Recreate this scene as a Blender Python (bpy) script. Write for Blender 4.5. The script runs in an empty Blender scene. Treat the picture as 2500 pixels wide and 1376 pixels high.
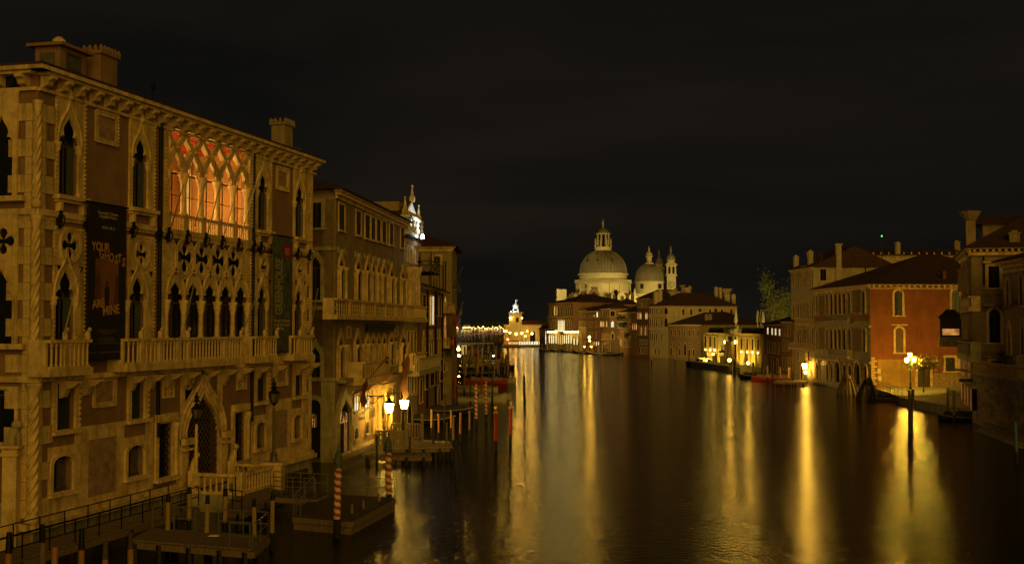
import bpy, math, random
from mathutils import Matrix, Vector
from mathutils.geometry import tessellate_polygon
R = random.Random(7)
PI = math.pi
SC = bpy.context.scene
COL = SC.collection

# ------------------------------------------------------------------ camera, sky, light, exposure
FPX, EYE, PITCH = 2900.0, 10.0, math.atan(108 / 2900)
cd = bpy.data.cameras.new('camera'); cam = bpy.data.objects.new('camera', cd); COL.objects.link(cam)
cam.location = (0, 0, EYE); cam.rotation_euler = (PI / 2 + PITCH, 0, 0)
cd.sensor_width = 36; cd.lens = 36 * FPX / 2500; cd.clip_end = 9000; cd.clip_start = 0.5
SC.camera = cam

w = bpy.data.worlds.new('World'); SC.world = w; w.use_nodes = True
nt = w.node_tree; nt.nodes.clear()
def wn(t, **k):
    n = nt.nodes.new(t)
    for a, b in k.items(): setattr(n, a, b)
    return n
tc = wn('ShaderNodeTexCoord'); mp = wn('ShaderNodeMapping'); mp.inputs['Scale'].default_value = (1.2, 1.2, 5.5); mp.inputs['Rotation'].default_value = (0.0, 0.16, 0.3)
n1 = wn('ShaderNodeTexNoise'); n1.inputs['Scale'].default_value = 1.7; n1.inputs['Detail'].default_value = 5; n1.inputs['Roughness'].default_value = 0.5; n1.inputs['Distortion'].default_value = 0.3
rp = wn('ShaderNodeValToRGB')
rp.color_ramp.elements[0].position = 0.38; rp.color_ramp.elements[0].color = (0.0044, 0.0042, 0.0035, 1)
rp.color_ramp.elements[1].position = 0.68; rp.color_ramp.elements[1].color = (0.0105, 0.0082, 0.0056, 1)
bg = wn('ShaderNodeBackground'); bg.inputs['Strength'].default_value = 1.0
ow = wn('ShaderNodeOutputWorld')
L = nt.links.new
L(tc.outputs['Generated'], mp.inputs['Vector']); L(mp.outputs[0], n1.inputs['Vector']); L(n1.outputs['Fac'], rp.inputs[0]); L(rp.outputs[0], bg.inputs[0]); L(bg.outputs[0], ow.inputs[0])

sd = bpy.data.lights.new('town_glow', 'SUN'); sun = bpy.data.objects.new('town_glow', sd); COL.objects.link(sun)
sd.energy = 1.15; sd.color = (1.0, 0.59, 0.075); sd.angle = math.radians(64)
sun.rotation_euler = Vector((-0.27, 0.93, -0.20)).to_track_quat('-Z', 'Y').to_euler()
sun.location = (0, -60, 40)

SC.view_settings.view_transform = 'Standard'; SC.view_settings.look = 'None'
SC.view_settings.exposure = 0.0; SC.view_settings.gamma = 1.0; SC.view_settings.use_curve_mapping = False
SC.cycles.use_denoising = True
try: SC.cycles.denoiser = 'OPENIMAGEDENOISE'
except Exception: pass
SC.cycles.max_bounces = 5; SC.cycles.diffuse_bounces = 2; SC.cycles.glossy_bounces = 3; SC.cycles.transmission_bounces = 2
SC.cycles.caustics_reflective = False; SC.cycles.caustics_refractive = False
SC.cycles.sample_clamp_indirect = 3.0; SC.cycles.sample_clamp_direct = 0
SC.cycles.use_light_tree = True

# ------------------------------------------------------------------ materials
MATS = {}
def srgb(c): return tuple(((x / 255) / 12.92 if x / 255 < .04 else ((x / 255 + .055) / 1.055) ** 2.4) for x in c)
def mat(name, col, rough=.8, var=.25, scale=1.2, bump=.3, bscale=8.0, metal=0, spec=.3, stain=0.0, stain_col=(.05, .045, .03), tex=None, tex_scale=1.0):
    """procedural surface: base colour broken up by two noises, streaky stains, fine relief"""
    if name in MATS: return MATS[name]
    m = bpy.data.materials.new(name); m.use_nodes = True; t = m.node_tree; b = t.nodes['Principled BSDF']
    N = t.nodes.new; l = t.links.new
    b.inputs['Roughness'].default_value = rough; b.inputs['Metallic'].default_value = metal
    b.inputs['Specular IOR Level'].default_value = spec
    tcn = N('ShaderNodeTexCoord'); src = tcn.outputs['Object']
    n = N('ShaderNodeTexNoise'); n.inputs['Scale'].default_value = scale; n.inputs['Detail'].default_value = 6; n.inputs['Roughness'].default_value = .65; l(src, n.inputs['Vector'])
    r = N('ShaderNodeMapRange'); r.inputs[1].default_value = .3; r.inputs[2].default_value = .7; r.inputs[3].default_value = 1 - var; r.inputs[4].default_value = 1 + var; l(n.outputs['Fac'], r.inputs[0])
    mx = N('ShaderNodeMix'); mx.data_type = 'RGBA'; mx.blend_type = 'MULTIPLY'; mx.inputs[0].default_value = 1; mx.inputs[6].default_value = (*col, 1); l(r.outputs[0], mx.inputs[7])
    out = mx.outputs[2]
    hgt = None
    if tex == 'brick':
        mpn = N('ShaderNodeMapping'); mpn.inputs['Rotation'].default_value = (PI / 2, 0, 0); l(src, mpn.inputs[0])
        bk = N('ShaderNodeTexBrick'); bk.inputs['Scale'].default_value = tex_scale; bk.inputs['Mortar Size'].default_value = .02; bk.inputs['Brick Width'].default_value = .5; bk.inputs['Row Height'].default_value = .18
        bk.inputs['Color1'].default_value = (*col, 1); bk.inputs['Color2'].default_value = (*[c * .6 for c in col], 1); bk.inputs['Mortar'].default_value = (*[min(1, c * 1.5) for c in col], 1)
        l(mpn.outputs[0], bk.inputs['Vector']); l(bk.outputs['Color'], mx.inputs[6]); hgt = bk.outputs['Fac']
    if tex == 'tiles':
        wv = N('ShaderNodeTexWave'); wv.wave_type = 'BANDS'; wv.bands_direction = 'X'; wv.inputs['Scale'].default_value = tex_scale; wv.inputs['Distortion'].default_value = .6; l(src, wv.inputs['Vector']); hgt = wv.outputs['Fac']
    if tex == 'wood':
        mpn = N('ShaderNodeMapping'); mpn.inputs['Scale'].default_value = (6, 6, .6); l(src, mpn.inputs[0]); l(mpn.outputs[0], n.inputs['Vector'])
    if stain > 0:
        mpn2 = N('ShaderNodeMapping'); mpn2.inputs['Scale'].default_value = (2.2, 2.2, .35); l(src, mpn2.inputs[0])
        n2 = N('ShaderNodeTexNoise'); n2.inputs['Scale'].default_value = .8; n2.inputs['Detail'].default_value = 8; n2.inputs['Roughness'].default_value = .7; l(mpn2.outputs[0], n2.inputs['Vector'])
        r2 = N('ShaderNodeMapRange'); r2.inputs[1].default_value = .48; r2.inputs[2].default_value = .72; r2.inputs[3].default_value = 0; r2.inputs[4].default_value = stain; l(n2.outputs['Fac'], r2.inputs[0])
        m2 = N('ShaderNodeMix'); m2.data_type = 'RGBA'; l(r2.outputs[0], m2.inputs[0]); l(out, m2.inputs[6]); m2.inputs[7].default_value = (*stain_col, 1); out = m2.outputs[2]
    l(out, b.inputs['Base Color'])
    bn = N('ShaderNodeTexNoise'); bn.inputs['Scale'].default_value = bscale; bn.inputs['Detail'].default_value = 5; l(src, bn.inputs['Vector'])
    bu = N('ShaderNodeBump'); bu.inputs['Strength'].default_value = bump; bu.inputs['Distance'].default_value = .04; l(bn.outputs['Fac'], bu.inputs['Height'])
    nrm = bu.outputs[0]
    if hgt is not None:
        b2 = N('ShaderNodeBump'); b2.inputs['Strength'].default_value = .8; b2.inputs['Distance'].default_value = .06 if tex == 'tiles' else .015
        if tex == 'brick': b2.invert = True
        l(hgt, b2.inputs['Height']); l(nrm, b2.inputs['Normal']); nrm = b2.outputs[0]
    l(nrm, b.inputs['Normal'])
    MATS[name] = m; return m
def emit(name, col, strength, var=0.0, scale=2.0):
    if name in MATS: return MATS[name]
    m = bpy.data.materials.new(name); m.use_nodes = True; t = m.node_tree; t.nodes.clear()
    e = t.nodes.new('ShaderNodeEmission'); e.inputs[0].default_value = (*col, 1); e.inputs[1].default_value = strength
    o = t.nodes.new('ShaderNodeOutputMaterial'); t.links.new(e.outputs[0], o.inputs[0])
    if var:
        c = t.nodes.new('ShaderNodeTexCoord'); n = t.nodes.new('ShaderNodeTexNoise'); n.inputs['Scale'].default_value = scale
        r = t.nodes.new('ShaderNodeMapRange'); r.inputs[1].default_value = .35; r.inputs[2].default_value = .65; r.inputs[3].default_value = strength * (1 - var); r.inputs[4].default_value = strength * (1 + var)
        t.links.new(c.outputs['Object'], n.inputs['Vector']); t.links.new(n.outputs['Fac'], r.inputs[0]); t.links.new(r.outputs[0], e.inputs[1])
    if strength < 1.2: m.cycles.emission_sampling = 'NONE'
    MATS[name] = m; return m
def glass(name='window_glass', col=(.012, .014, .013), rough=.08):
    return mat(name, col, rough=rough, var=.4, scale=.7, bump=.05, bscale=1.5, spec=.5)

STONE = mat('istrian_stone', (.70, .50, .25), .78, .34, 1.6, .6, 9, stain=.7, stain_col=(.16, .11, .05))
STONED = mat('old_stone', (.38, .32, .20), .8, .3, 1.5, .6, 8, stain=.7, stain_col=(.06, .05, .03))
PLAST = mat('rust_plaster', (.27, .155, .10), .88, .22, .8, .35, 12, stain=.5, stain_col=(.13, .085, .05))
PLASTO = mat('ochre_plaster', (.30, .22, .12), .88, .25, .7, .35, 10, stain=.55, stain_col=(.12, .09, .05))
PLASTR = mat('red_plaster', (.23, .078, .036), .9, .24, .5, .3, 10, stain=.5, stain_col=(.10, .045, .025))
PLASTP = mat('peeling_plaster', (.32, .22, .13), .9, .5, 2.6, .8, 7, stain=.75, stain_col=(.17, .085, .045))
PLASTT = mat('terracotta_plaster', (.27, .15, .09), .88, .2, .8, .3, 10, stain=.4, stain_col=(.10, .06, .04))
CREAM = mat('cream_render', (.46, .38, .24), .85, .2, .9, .4, 8, stain=.5, stain_col=(.16, .13, .07))
BRICK = mat('brown_brick', (.17, .10, .065), .9, .3, 1.1, .5, 12, tex='brick', tex_scale=2.6)
BRICKL = mat('pale_brick', (.24, .17, .11), .9, .3, 1.1, .5, 12, tex='brick', tex_scale=2.6)
ROOF = mat('clay_roof_tiles', (.062, .030, .022), .9, .35, 3.0, .4, 10, tex='tiles', tex_scale=1.6)
LEAD = mat('lead_sheet', (.19, .17, .14), .6, .22, .35, .3, 3, spec=.4, stain=.35, stain_col=(.15, .13, .10))
IRON = mat('black_iron', (.018, .018, .016), .5, .3, 6, .4, 30, metal=.6)
STEEL = mat('galvanised_rail', (.30, .29, .26), .45, .2, 6, .2, 30, metal=.7)
GREENM = mat('green_painted_iron', (.03, .10, .05), .4, .2, 6, .2, 20, metal=.2, spec=.5)
COPPER = mat('verdigris_cap', (.085, .115, .11), .55, .35, 6, .4, 14, metal=.2)
WOODD = mat('dark_timber', (.075, .055, .038), .85, .45, 3, .8, 9, tex='wood')
WOODP = mat('weathered_pile', (.20, .14, .085), .85, .4, 3, .8, 9, tex='wood')
WOODY = mat('ochre_painted_pile', (.34, .23, .10), .8, .25, 3, .5, 9, tex='wood')
WOODL = mat('pale_timber', (.33, .25, .16), .8, .3, 3, .6, 9, tex='wood')
ORANGEP = mat('rust_painted_pile', (.38, .17, .06), .8, .25, 3, .5, 9, tex='wood')
WETW = mat('wet_black_timber', (.014, .012, .009), .5, .4, 4, .8, 9, tex='wood')
REDP = mat('red_paint', (.40, .035, .02), .55, .2, 3, .3, 12)
WHITEP = mat('worn_white_paint', (.62, .57, .45), .65, .2, 3, .3, 12)
BLUEP = mat('blue_grey_paint', (.07, .13, .19), .6, .25, 3, .3, 12)
GOLD = mat('gilt', (.75, .52, .18), .35, .2, 5, .2, 12, metal=.8)
BLACKB = mat('black_hull_paint', (.012, .012, .012), .25, .2, 3, .1, 9, spec=.6)
WHITEB = mat('cream_hull_paint', (.52, .46, .32), .4, .12, 2, .1, 9, spec=.5)
TARPG = mat('boat_cover_canvas', (.26, .20, .12), .9, .2, 2, .6, 5)
TARPB = mat('dark_boat_cover', (.06, .055, .05), .9, .2, 2, .6, 5)
SHUT = mat('green_grey_shutters', (.03, .032, .022), .75, .2, 2, .3, 20)
SHUTB = mat('blue_grey_shutters', (.075, .085, .085), .75, .2, 2, .3, 20)
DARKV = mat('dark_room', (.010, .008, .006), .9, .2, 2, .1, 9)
GLASS = glass()
CURT = mat('curtain_behind_glass', (.10, .09, .065), .5, .4, 3, .3, 3)
LEAF = mat('leaves', (.075, .10, .025), .7, .4, 2, .2, 9)
HEDGE = mat('hedge_leaves', (.035, .05, .015), .8, .4, 2, .2, 9)
BARK = mat('bark', (.12, .09, .06), .9, .3, 5, .8, 12)
MARBR = mat('pink_marble', (.34, .21, .15), .6, .45, 2.2, .1, 9, spec=.4)
PAVE = mat('paving_stone', (.26, .24, .19), .8, .22, 1.5, .3, 9, stain=.3)
LAMP = emit('lamp_flame_glow', (1.0, .53, .06), 65)
LAMPF = emit('far_lamp_glow', (1.0, .6, .15), 26)
LAMPB = emit('big_lamp_glow', (1.0, .53, .06), 95)
LAMPC = emit('square_lamp_glow', (1.0, .56, .045), 950)
LAMPW = emit('white_lamp_glow', (.85, .95, 1.0), 40)
LAMPR = emit('red_beacon_glow', (1.0, .05, .02), 60)
LAMPG = emit('green_beacon_glow', (.05, 1.0, .2), 4)
WINY = emit('lit_room_yellow', (1.0, .60, .17), .75, .35, 1.3)
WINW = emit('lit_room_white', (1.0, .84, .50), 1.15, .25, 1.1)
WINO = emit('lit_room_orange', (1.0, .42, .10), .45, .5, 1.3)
WINB = emit('lit_room_bluish', (.78, .92, .85), 1.1, .25, 1.1)

# ------------------------------------------------------------------ mesh helpers
class MB:
    def __init__(s): s.v = []; s.f = []; s.m = None
    def pts(s, P): b = len(s.v); s.v += [tuple(p) for p in P]; return b
    def box(s, x0, x1, y0, y1, z0, z1):
        b = s.pts([(x0, y0, z0), (x1, y0, z0), (x1, y1, z0), (x0, y1, z0), (x0, y0, z1), (x1, y0, z1), (x1, y1, z1), (x0, y1, z1)])
        s.f += [tuple(b + i for i in q) for q in ((0, 1, 5, 4), (1, 2, 6, 5), (2, 3, 7, 6), (3, 0, 4, 7), (4, 5, 6, 7), (3, 2, 1, 0))]; return s
    def cbox(s, c, sx, sy, sz, top=None):
        """box of size sx,sy,sz standing on c; top scales the upper face"""
        t = top or 1; x, y, z = c
        P = []
        for k, zz in ((1, z), (t, z + sz)):
            P += [(x - sx / 2 * k, y - sy / 2 * k, zz), (x + sx / 2 * k, y - sy / 2 * k, zz), (x + sx / 2 * k, y + sy / 2 * k, zz), (x - sx / 2 * k, y + sy / 2 * k, zz)]
        b = s.pts(P)
        s.f += [tuple(b + i for i in q) for q in ((0, 1, 5, 4), (1, 2, 6, 5), (2, 3, 7, 6), (3, 0, 4, 7), (4, 5, 6, 7), (3, 2, 1, 0))]; return s
    def bar(s, p, q, w, h=None):
        """square bar between two points"""
        h = h or w; p, q = Vector(p), Vector(q); d = (q - p)
        if d.length < 1e-6: return s
        d.normalize(); a = d.cross(Vector((0, 0, 1)))
        if a.length < 1e-3: a = Vector((1, 0, 0))
        a.normalize(); b2 = a.cross(d)
        P = [e + a * (i * w / 2) + b2 * (j * h / 2) for e in (p, q) for i, j in ((-1, -1), (1, -1), (1, 1), (-1, 1))]
        b = s.pts(P); s.f += [tuple(b + i for i in k) for k in ((0, 1, 2, 3), (7, 6, 5, 4), (0, 4, 5, 1), (1, 5, 6, 2), (2, 6, 7, 3), (3, 7, 4, 0))]; return s
    def tube(s, P, r, n=6, cap=True):
        P = [Vector(p) for p in P]; rs = r if isinstance(r, (list, tuple)) else [r] * len(P)
        base = len(s.v); prev = None
        for i, p in enumerate(P):
            d = (P[min(i + 1, len(P) - 1)] - P[max(i - 1, 0)])
            if d.length < 1e-9: d = Vector((0, 0, 1))
            d.normalize()
            if prev is None:
                a = d.cross(Vector((0, 0, 1)));
                if a.length < 1e-3: a = Vector((1, 0, 0))
            else: a = prev - d * prev.dot(d)
            a.normalize(); prev = a; b2 = d.cross(a)
            for k in range(n):
                t = 2 * PI * k / n; s.v.append(tuple(p + (a * math.cos(t) + b2 * math.sin(t)) * rs[i]))
        for i in range(len(P) - 1):
            for k in range(n):
                k2 = (k + 1) % n; s.f.append((base + i * n + k, base + i * n + k2, base + (i + 1) * n + k2, base + (i + 1) * n + k))
        if cap: s.f.append(tuple(base + k for k in range(n))[::-1]); s.f.append(tuple(base + (len(P) - 1) * n + k for k in range(n)))
        return s
    def lathe(s, c, prof, n=12, a0=0, a1=2 * PI, cap=True):
        """profile [(r,z)] turned about the vertical through c"""
        x, y, z = c; base = len(s.v); full = abs(a1 - a0 - 2 * PI) < 1e-6; m = n if full else n + 1
        for r, h in prof:
            for k in range(m):
                t = a0 + (a1 - a0) * k / n; s.v.append((x + r * math.cos(t), y + r * math.sin(t), z + h))
        for i in range(len(prof) - 1):
            for k in range(n):
                k2 = (k + 1) % m; s.f.append((base + i * m + k, base + i * m + k2, base + (i + 1) * m + k2, base + (i + 1) * m + k))
        if cap and full:
            s.f.append(tuple(base + k for k in range(n))[::-1]); s.f.append(tuple(base + (len(prof) - 1) * n + k for k in range(n)))
        return s
    def plate(s, outer, holes, y0, y1):
        """flat plate in the xz plane, with holes, between y0 (front) and y1 (back)"""
        loops = [outer] + holes
        tri = tessellate_polygon([[Vector((p[0], p[1], 0)) for p in lp] for lp in loops])
        allp = [p for lp in loops for p in lp]; n = len(allp)
        b = s.pts([(p[0], y0, p[1]) for p in allp] + [(p[0], y1, p[1]) for p in allp])
        for t in tri:
            a = [allp[i] for i in t]
            ar = (a[1][0] - a[0][0]) * (a[2][1] - a[0][1]) - (a[2][0] - a[0][0]) * (a[1][1] - a[0][1])
            t = tuple(t) if ar > 0 else tuple(t)[::-1]
            s.f.append(tuple(b + i for i in t)); s.f.append(tuple(b + n + i for i in t[::-1]))
        o = 0
        for lp in loops:
            m = len(lp)
            for i in range(m): s.f.append((b + o + i, b + o + (i + 1) % m, b + n + o + (i + 1) % m, b + n + o + i))
            o += m
        return s
    def ribbon(s, P, w, y0, y1):
        """band of width w along a path in the xz plane"""
        L_, R_ = [], []
        for i, p in enumerate(P):
            a = P[max(i - 1, 0)]; c = P[min(i + 1, len(P) - 1)]; dx, dz = c[0] - a[0], c[1] - a[1]; k = math.hypot(dx, dz) or 1
            L_.append((p[0] - dz / k * w / 2, p[1] + dx / k * w / 2)); R_.append((p[0] + dz / k * w / 2, p[1] - dx / k * w / 2))
        for i in range(len(P) - 1):
            q = [R_[i], R_[i + 1], L_[i + 1], L_[i]]
            b = s.pts([(a[0], y0, a[1]) for a in q] + [(a[0], y1, a[1]) for a in q])
            s.f += [(b, b + 1, b + 2, b + 3), (b + 7, b + 6, b + 5, b + 4), (b, b + 4, b + 5, b + 1), (b + 2, b + 6, b + 7, b + 3)]
        return s
    def quad(s, a, b_, c, d): b = s.pts([a, b_, c, d]); s.f.append((b, b + 1, b + 2, b + 3)); return s
    def tri(s, a, b_, c): b = s.pts([a, b_, c]); s.f.append((b, b + 1, b + 2)); return s
    def xf(s, M): s.v = [tuple(M @ Vector(p)) for p in s.v]; return s
    def mesh(s, name, m=None, smooth=False):
        me = bpy.data.meshes.new(name); me.from_pydata(s.v, [], s.f); me.update()
        if m: me.materials.append(m)
        if smooth: me.shade_smooth() if hasattr(me, 'shade_smooth') else None
        return me
def put(name, data, parent=None, M=None, kind=None, label=None):
    if isinstance(data, tuple): data = data[0].mesh(name, data[1], len(data) > 2)
    o = bpy.data.objects.new(name, data); COL.objects.link(o)
    if parent: o.parent = parent
    if M is not None: o.matrix_basis = M
    if kind: o['kind'] = kind
    if label: o['label'] = label
    return o
LABELS = {}
def tag(o, label, cat, group=None, kind=None):
    o['label'] = label; o['category'] = cat
    if group: o['group'] = group
    if kind: o['kind'] = kind
    LABELS.setdefault(label, []).append(o.name)
    return o
def thing(name, label, cat, loc=(0, 0, 0), rz=0, group=None):
    o = bpy.data.objects.new(name, None); COL.objects.link(o); o.location = loc; o.rotation_euler = (0, 0, rz)
    o.empty_display_size = .5
    return tag(o, label, cat, group)
def dup(root, loc, rz=0, label=None, group=None, scale=None):
    r = root.copy(); COL.objects.link(r); r.location = loc; r.rotation_euler = (0, 0, rz)
    if scale: r.scale = scale
    if label: r['label'] = label
    if group: r['group'] = group
    for ch in list(root.children):
        c = ch.copy(); COL.objects.link(c); c.parent = r
        for g in ch.children:
            d = g.copy(); COL.objects.link(d); d.parent = c
    return r
def struct(name, mb, m, smooth=False):
    o = put(name, mb.mesh(name, m, smooth)); o['kind'] = 'structure'; return o

# ------------------------------------------------------------------ reading the photograph (2500 x 1376 grid) onto planes of the place
CT, ST = math.cos(PITCH), math.sin(PITCH)
def ray(px, py):
    x = (px - 1250) / FPX; y = (688 - py) / FPX
    return Vector((x, CT - y * ST, ST + y * CT))
def atz(px, py, z=0.0):
    r = ray(px, py); t = (z - EYE) / r.z; return Vector((r.x * t, r.y * t, z))
def atY(px, py, Y):
    r = ray(px, py); t = Y / r.y; return Vector((r.x * t, Y, EYE + r.z * t))
def hatY(py, Y): return atY(1250, py, Y).z

class Frame:
    """a wall plane: x runs left to right along the wall as seen from the canal, -y points out of it, z up"""
    def __init__(s, p0, p1, root=None):
        s.p0 = Vector((p0[0], p0[1], 0)); s.p1 = Vector((p1[0], p1[1], 0)); d = s.p1 - s.p0; s.len = d.length; s.d = d.normalized()
        s.n = Vector((s.d.y, -s.d.x, 0)); s.rz = math.atan2(s.d.y, s.d.x)
        s.root = root; s.W = Matrix.Translation(s.p0) @ Matrix.Rotation(s.rz, 4, 'Z'); s.M = s.W.copy()
        if root is not None: s.M = root.matrix_basis.inverted() @ s.W
    def uz(s, px, py, y=0.0):
        r = ray(px, py); o = s.p0 - s.n * y
        t = (o - Vector((0, 0, EYE))).dot(s.n) / r.dot(s.n)
        P = Vector((0, 0, EYE)) + r * t
        return (P - o).dot(s.d), P.z
    def r(s, x0, x1, yt, yb, y=0.0):
        xc = (x0 + x1) / 2; ym = (yt + yb) / 2
        return s.uz(x0, ym, y)[0], s.uz(x1, ym, y)[0], s.uz(xc, yb, y)[1], s.uz(xc, yt, y)[1]
    def add(s, name, mb, m, parent=None, kind=None, label=None, smooth=False):
        me = mb.mesh(name, m, smooth) if isinstance(mb, MB) else mb
        if parent is None: return put(name, me, s.root, s.M, kind, label)
        return put(name, me, parent, None, kind, label)
    def addat(s, name, me, u, y, z, rz=0, sc=None, m=None):
        """a shared mesh placed at (u,y,z) on this wall"""
        if isinstance(me, MB): me = me.mesh(name, m)
        M = s.M @ Matrix.Translation((u, y, z)) @ Matrix.Rotation(rz, 4, 'Z')
        if sc: M = M @ Matrix.Diagonal((*sc, 1))
        return put(name, me, s.root, M)
    def world(s, u, y, z): return s.W @ Vector((u, y, z))

def root_at(name, label, cat, p0, p1, group=None):
    t = thing(name, label, cat, (p0[0], p0[1], 0), math.atan2(p1[1] - p0[1], p1[0] - p0[0]), group)
    t.matrix_basis = Matrix.Translation((p0[0], p0[1], 0)) @ Matrix.Rotation(t.rotation_euler.z, 4, 'Z')
    return t

# ------------------------------------------------------------------ outlines
def arch_round(uc, a, z0, zs, n=10):
    return [(uc - a, z0), (uc + a, z0)] + [(uc + a * math.cos(t * PI / n), zs + a * math.sin(t * PI / n)) for t in range(n + 1)]
def arch_seg(uc, a, z0, zs, rise, n=6):
    return [(uc - a, z0), (uc + a, z0)] + [(uc + a * math.cos(t * PI / n), zs + rise * math.sin(t * PI / n)) for t in range(n + 1)]
def _mir(uc, a, z0, right):
    return [(uc - a, z0), (uc + a, z0)] + [(uc + x, z) for x, z in right] + [(uc - x, z) for x, z in right[::-1] if x > 1e-6]
def arch_trefoil(uc, a, z0, zs, za):
    h = (za - zs) / 2.25
    prof = [(1, 0), (1.02, .22), (.94, .45), (.76, .62), (.52, .66), (.60, .86), (.62, 1.08), (.54, 1.32), (.36, 1.58), (.16, 1.9), (0, 2.25)]
    return _mir(uc, a, z0, [(x * a, zs + y * h) for x, y in prof])
def arch_ogee(uc, a, z0, zs, za):
    h = za - zs
    prof = [(1, 0), (.98, .18), (.86, .38), (.66, .54), (.42, .68), (.22, .80), (.08, .92), (0, 1)]
    return _mir(uc, a, z0, [(x * a, zs + y * h) for x, y in prof])
def arch_lancet(uc, a, z0, zs, za):
    h = za - zs
    prof = [(1, 0), (.96, .3), (.82, .55), (.58, .78), (.3, .92), (0, 1)]
    return _mir(uc, a, z0, [(x * a, zs + y * h) for x, y in prof])
def quatre(uc, zc, r, n=32):
    P = []
    for i in range(n):
        t = 2 * PI * i / n; best = .1
        for k in range(4):
            cx, cz = .58 * math.cos(k * PI / 2), .58 * math.sin(k * PI / 2); q = .40
            b_ = math.cos(t) * cx + math.sin(t) * cz; disc = b_ * b_ - (cx * cx + cz * cz - q * q)
            if disc > 0: best = max(best, b_ + math.sqrt(disc))
        best = max(best, .22)
        P.append((uc + r * best * math.cos(t), zc + r * best * math.sin(t)))
    return P
def circ(uc, zc, r, n=20, a0=0, a1=2 * PI): return [(uc + r * math.cos(a0 + (a1 - a0) * i / n), zc + r * math.sin(a0 + (a1 - a0) * i / n)) for i in range(n + (0 if abs(a1 - a0 - 2 * PI) < 1e-6 else 1))]
def rect(u0, u1, z0, z1): return [(u0, z0), (u1, z0), (u1, z1), (u0, z1)]
def arch_pts(kind, uc, a, z0, zs, za):
    return {'round': lambda: arch_round(uc, a, z0, zs), 'rect': lambda: rect(uc - a, uc + a, z0, za), 'ogee': lambda: arch_ogee(uc, a, z0, zs, za),
            'trefoil': lambda: arch_trefoil(uc, a, z0, zs, za), 'lancet': lambda: arch_lancet(uc, a, z0, zs, za), 'seg': lambda: arch_seg(uc, a, z0, zs, za - zs)}[kind]()

def holed_wall(mb, u0, u1, z0, z1, holes, reveal=.45, y=0.0):
    """front face of a wall with rectangular openings and their reveals"""
    us = sorted({u0, u1, *[h[0] for h in holes], *[h[1] for h in holes]}); zs = sorted({z0, z1, *[h[2] for h in holes], *[h[3] for h in holes]})
    us = [u for u in us if u0 <= u <= u1]; zs = [z for z in zs if z0 <= z <= z1]
    for i in range(len(us) - 1):
        for j in range(len(zs) - 1):
            cu, cz = (us[i] + us[i + 1]) / 2, (zs[j] + zs[j + 1]) / 2
            if any(h[0] < cu < h[1] and h[2] < cz < h[3] for h in holes): continue
            mb.quad((us[i], y, zs[j]), (us[i + 1], y, zs[j]), (us[i + 1], y, zs[j + 1]), (us[i], y, zs[j + 1]))
    for a, b, c, d in holes:
        e = y + reveal
        mb.quad((a, y, c), (a, e, c), (b, e, c), (b, y, c)); mb.quad((a, y, d), (b, y, d), (b, e, d), (a, e, d))
        mb.quad((a, y, c), (a, y, d), (a, e, d), (a, e, c)); mb.quad((b, y, c), (b, e, c), (b, e, d), (b, y, d))

def shell(F, depth, h, z0=-1.5, front=True, m=None, holes=(), reveal=.45, name='wall'):
    """the four outer walls of a building whose front lies on frame F"""
    mb = MB(); W_ = F.len
    if front:
        if holes: holed_wall(mb, 0, W_, z0, h, list(holes), reveal)
        else: mb.quad((0, 0, z0), (W_, 0, z0), (W_, 0, h), (0, 0, h))
    mb.quad((W_, 0, z0), (W_, depth, z0), (W_, depth, h), (W_, 0, h)); mb.quad((W_, depth, z0), (0, depth, z0), (0, depth, h), (W_, depth, h))
    mb.quad((0, depth, z0), (0, 0, z0), (0, 0, h), (0, depth, h)); mb.quad((0, 0, h), (W_, 0, h), (W_, depth, h), (0, depth, h))
    return F.add(name, mb, m or PLASTO)
def roof(F, depth, h, rise, over=.5, kind='hip', m=None, u0=0, u1=None, y0=0, z=None):
    mb = MB(); W_ = (u1 if u1 is not None else F.len); a, b, c, d = u0 - over, W_ + over, y0 - over, depth + over
    w_, dd = b - a, d - c
    if kind == 'hip':
        k = min(w_, dd) / 2
        if w_ > dd: r0, r1 = (a + k, (c + d) / 2), (b - k, (c + d) / 2)
        else: r0, r1 = ((a + b) / 2, c + k), ((a + b) / 2, d - k)
    elif kind == 'gable_u': r0, r1 = (a, (c + d) / 2), (b, (c + d) / 2)
    else: r0, r1 = ((a + b) / 2, c), ((a + b) / 2, d)
    t = h + rise; P = [(a, c, h), (b, c, h), (b, d, h), (a, d, h), (r0[0], r0[1], t), (r1[0], r1[1], t)]
    q = mb.pts(P)
    fs = ((0, 1, 5, 4), (2, 3, 4, 5), (1, 2, 5), (3, 0, 4)) if (w_ > dd and kind == 'hip') or kind == 'gable_u' else ((0, 1, 4), (1, 2, 5, 4), (2, 3, 5), (3, 0, 4, 5))
    for f in fs: mb.f.append(tuple(q + i for i in f))
    mb.box(a, b, c, d, h - .12, h - .005)
    return F.add('roof', mb, m or ROOF)
def cornice(F, h, ht=.45, out=.35, m=None, u0=None, u1=None, dent=0, dm=None, dw=.18):
    """moulded band under the eaves with its brackets as parts"""
    a = -out * .8 if u0 is None else u0; b = F.len + out * .8 if u1 is None else u1
    mb = MB(); mb.box(a, b, -out, .0, h - ht * .35, h); mb.box(a + out * .3, b - out * .3, -out * .6, 0, h - ht * .62, h - ht * .352); mb.box(a + out * .55, b - out * .55, -out * .3, 0, h - ht, h - ht * .622)
    o = F.add('cornice', mb, m or STONE)
    if dent:
        bm_ = MB().box(-dw / 2, dw / 2, -out * .82, 0, -ht * .62, -ht * .354).mesh('corbel', dm or m or STONE)
        k = max(1, round((b - a) / dent))
        if k > 110: k = 110
        for i in range(k): put('corbel', bm_, F.root, F.M @ Matrix.Translation((a + (b - a) * (i + .5) / k, 0, h)))
    return o
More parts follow.
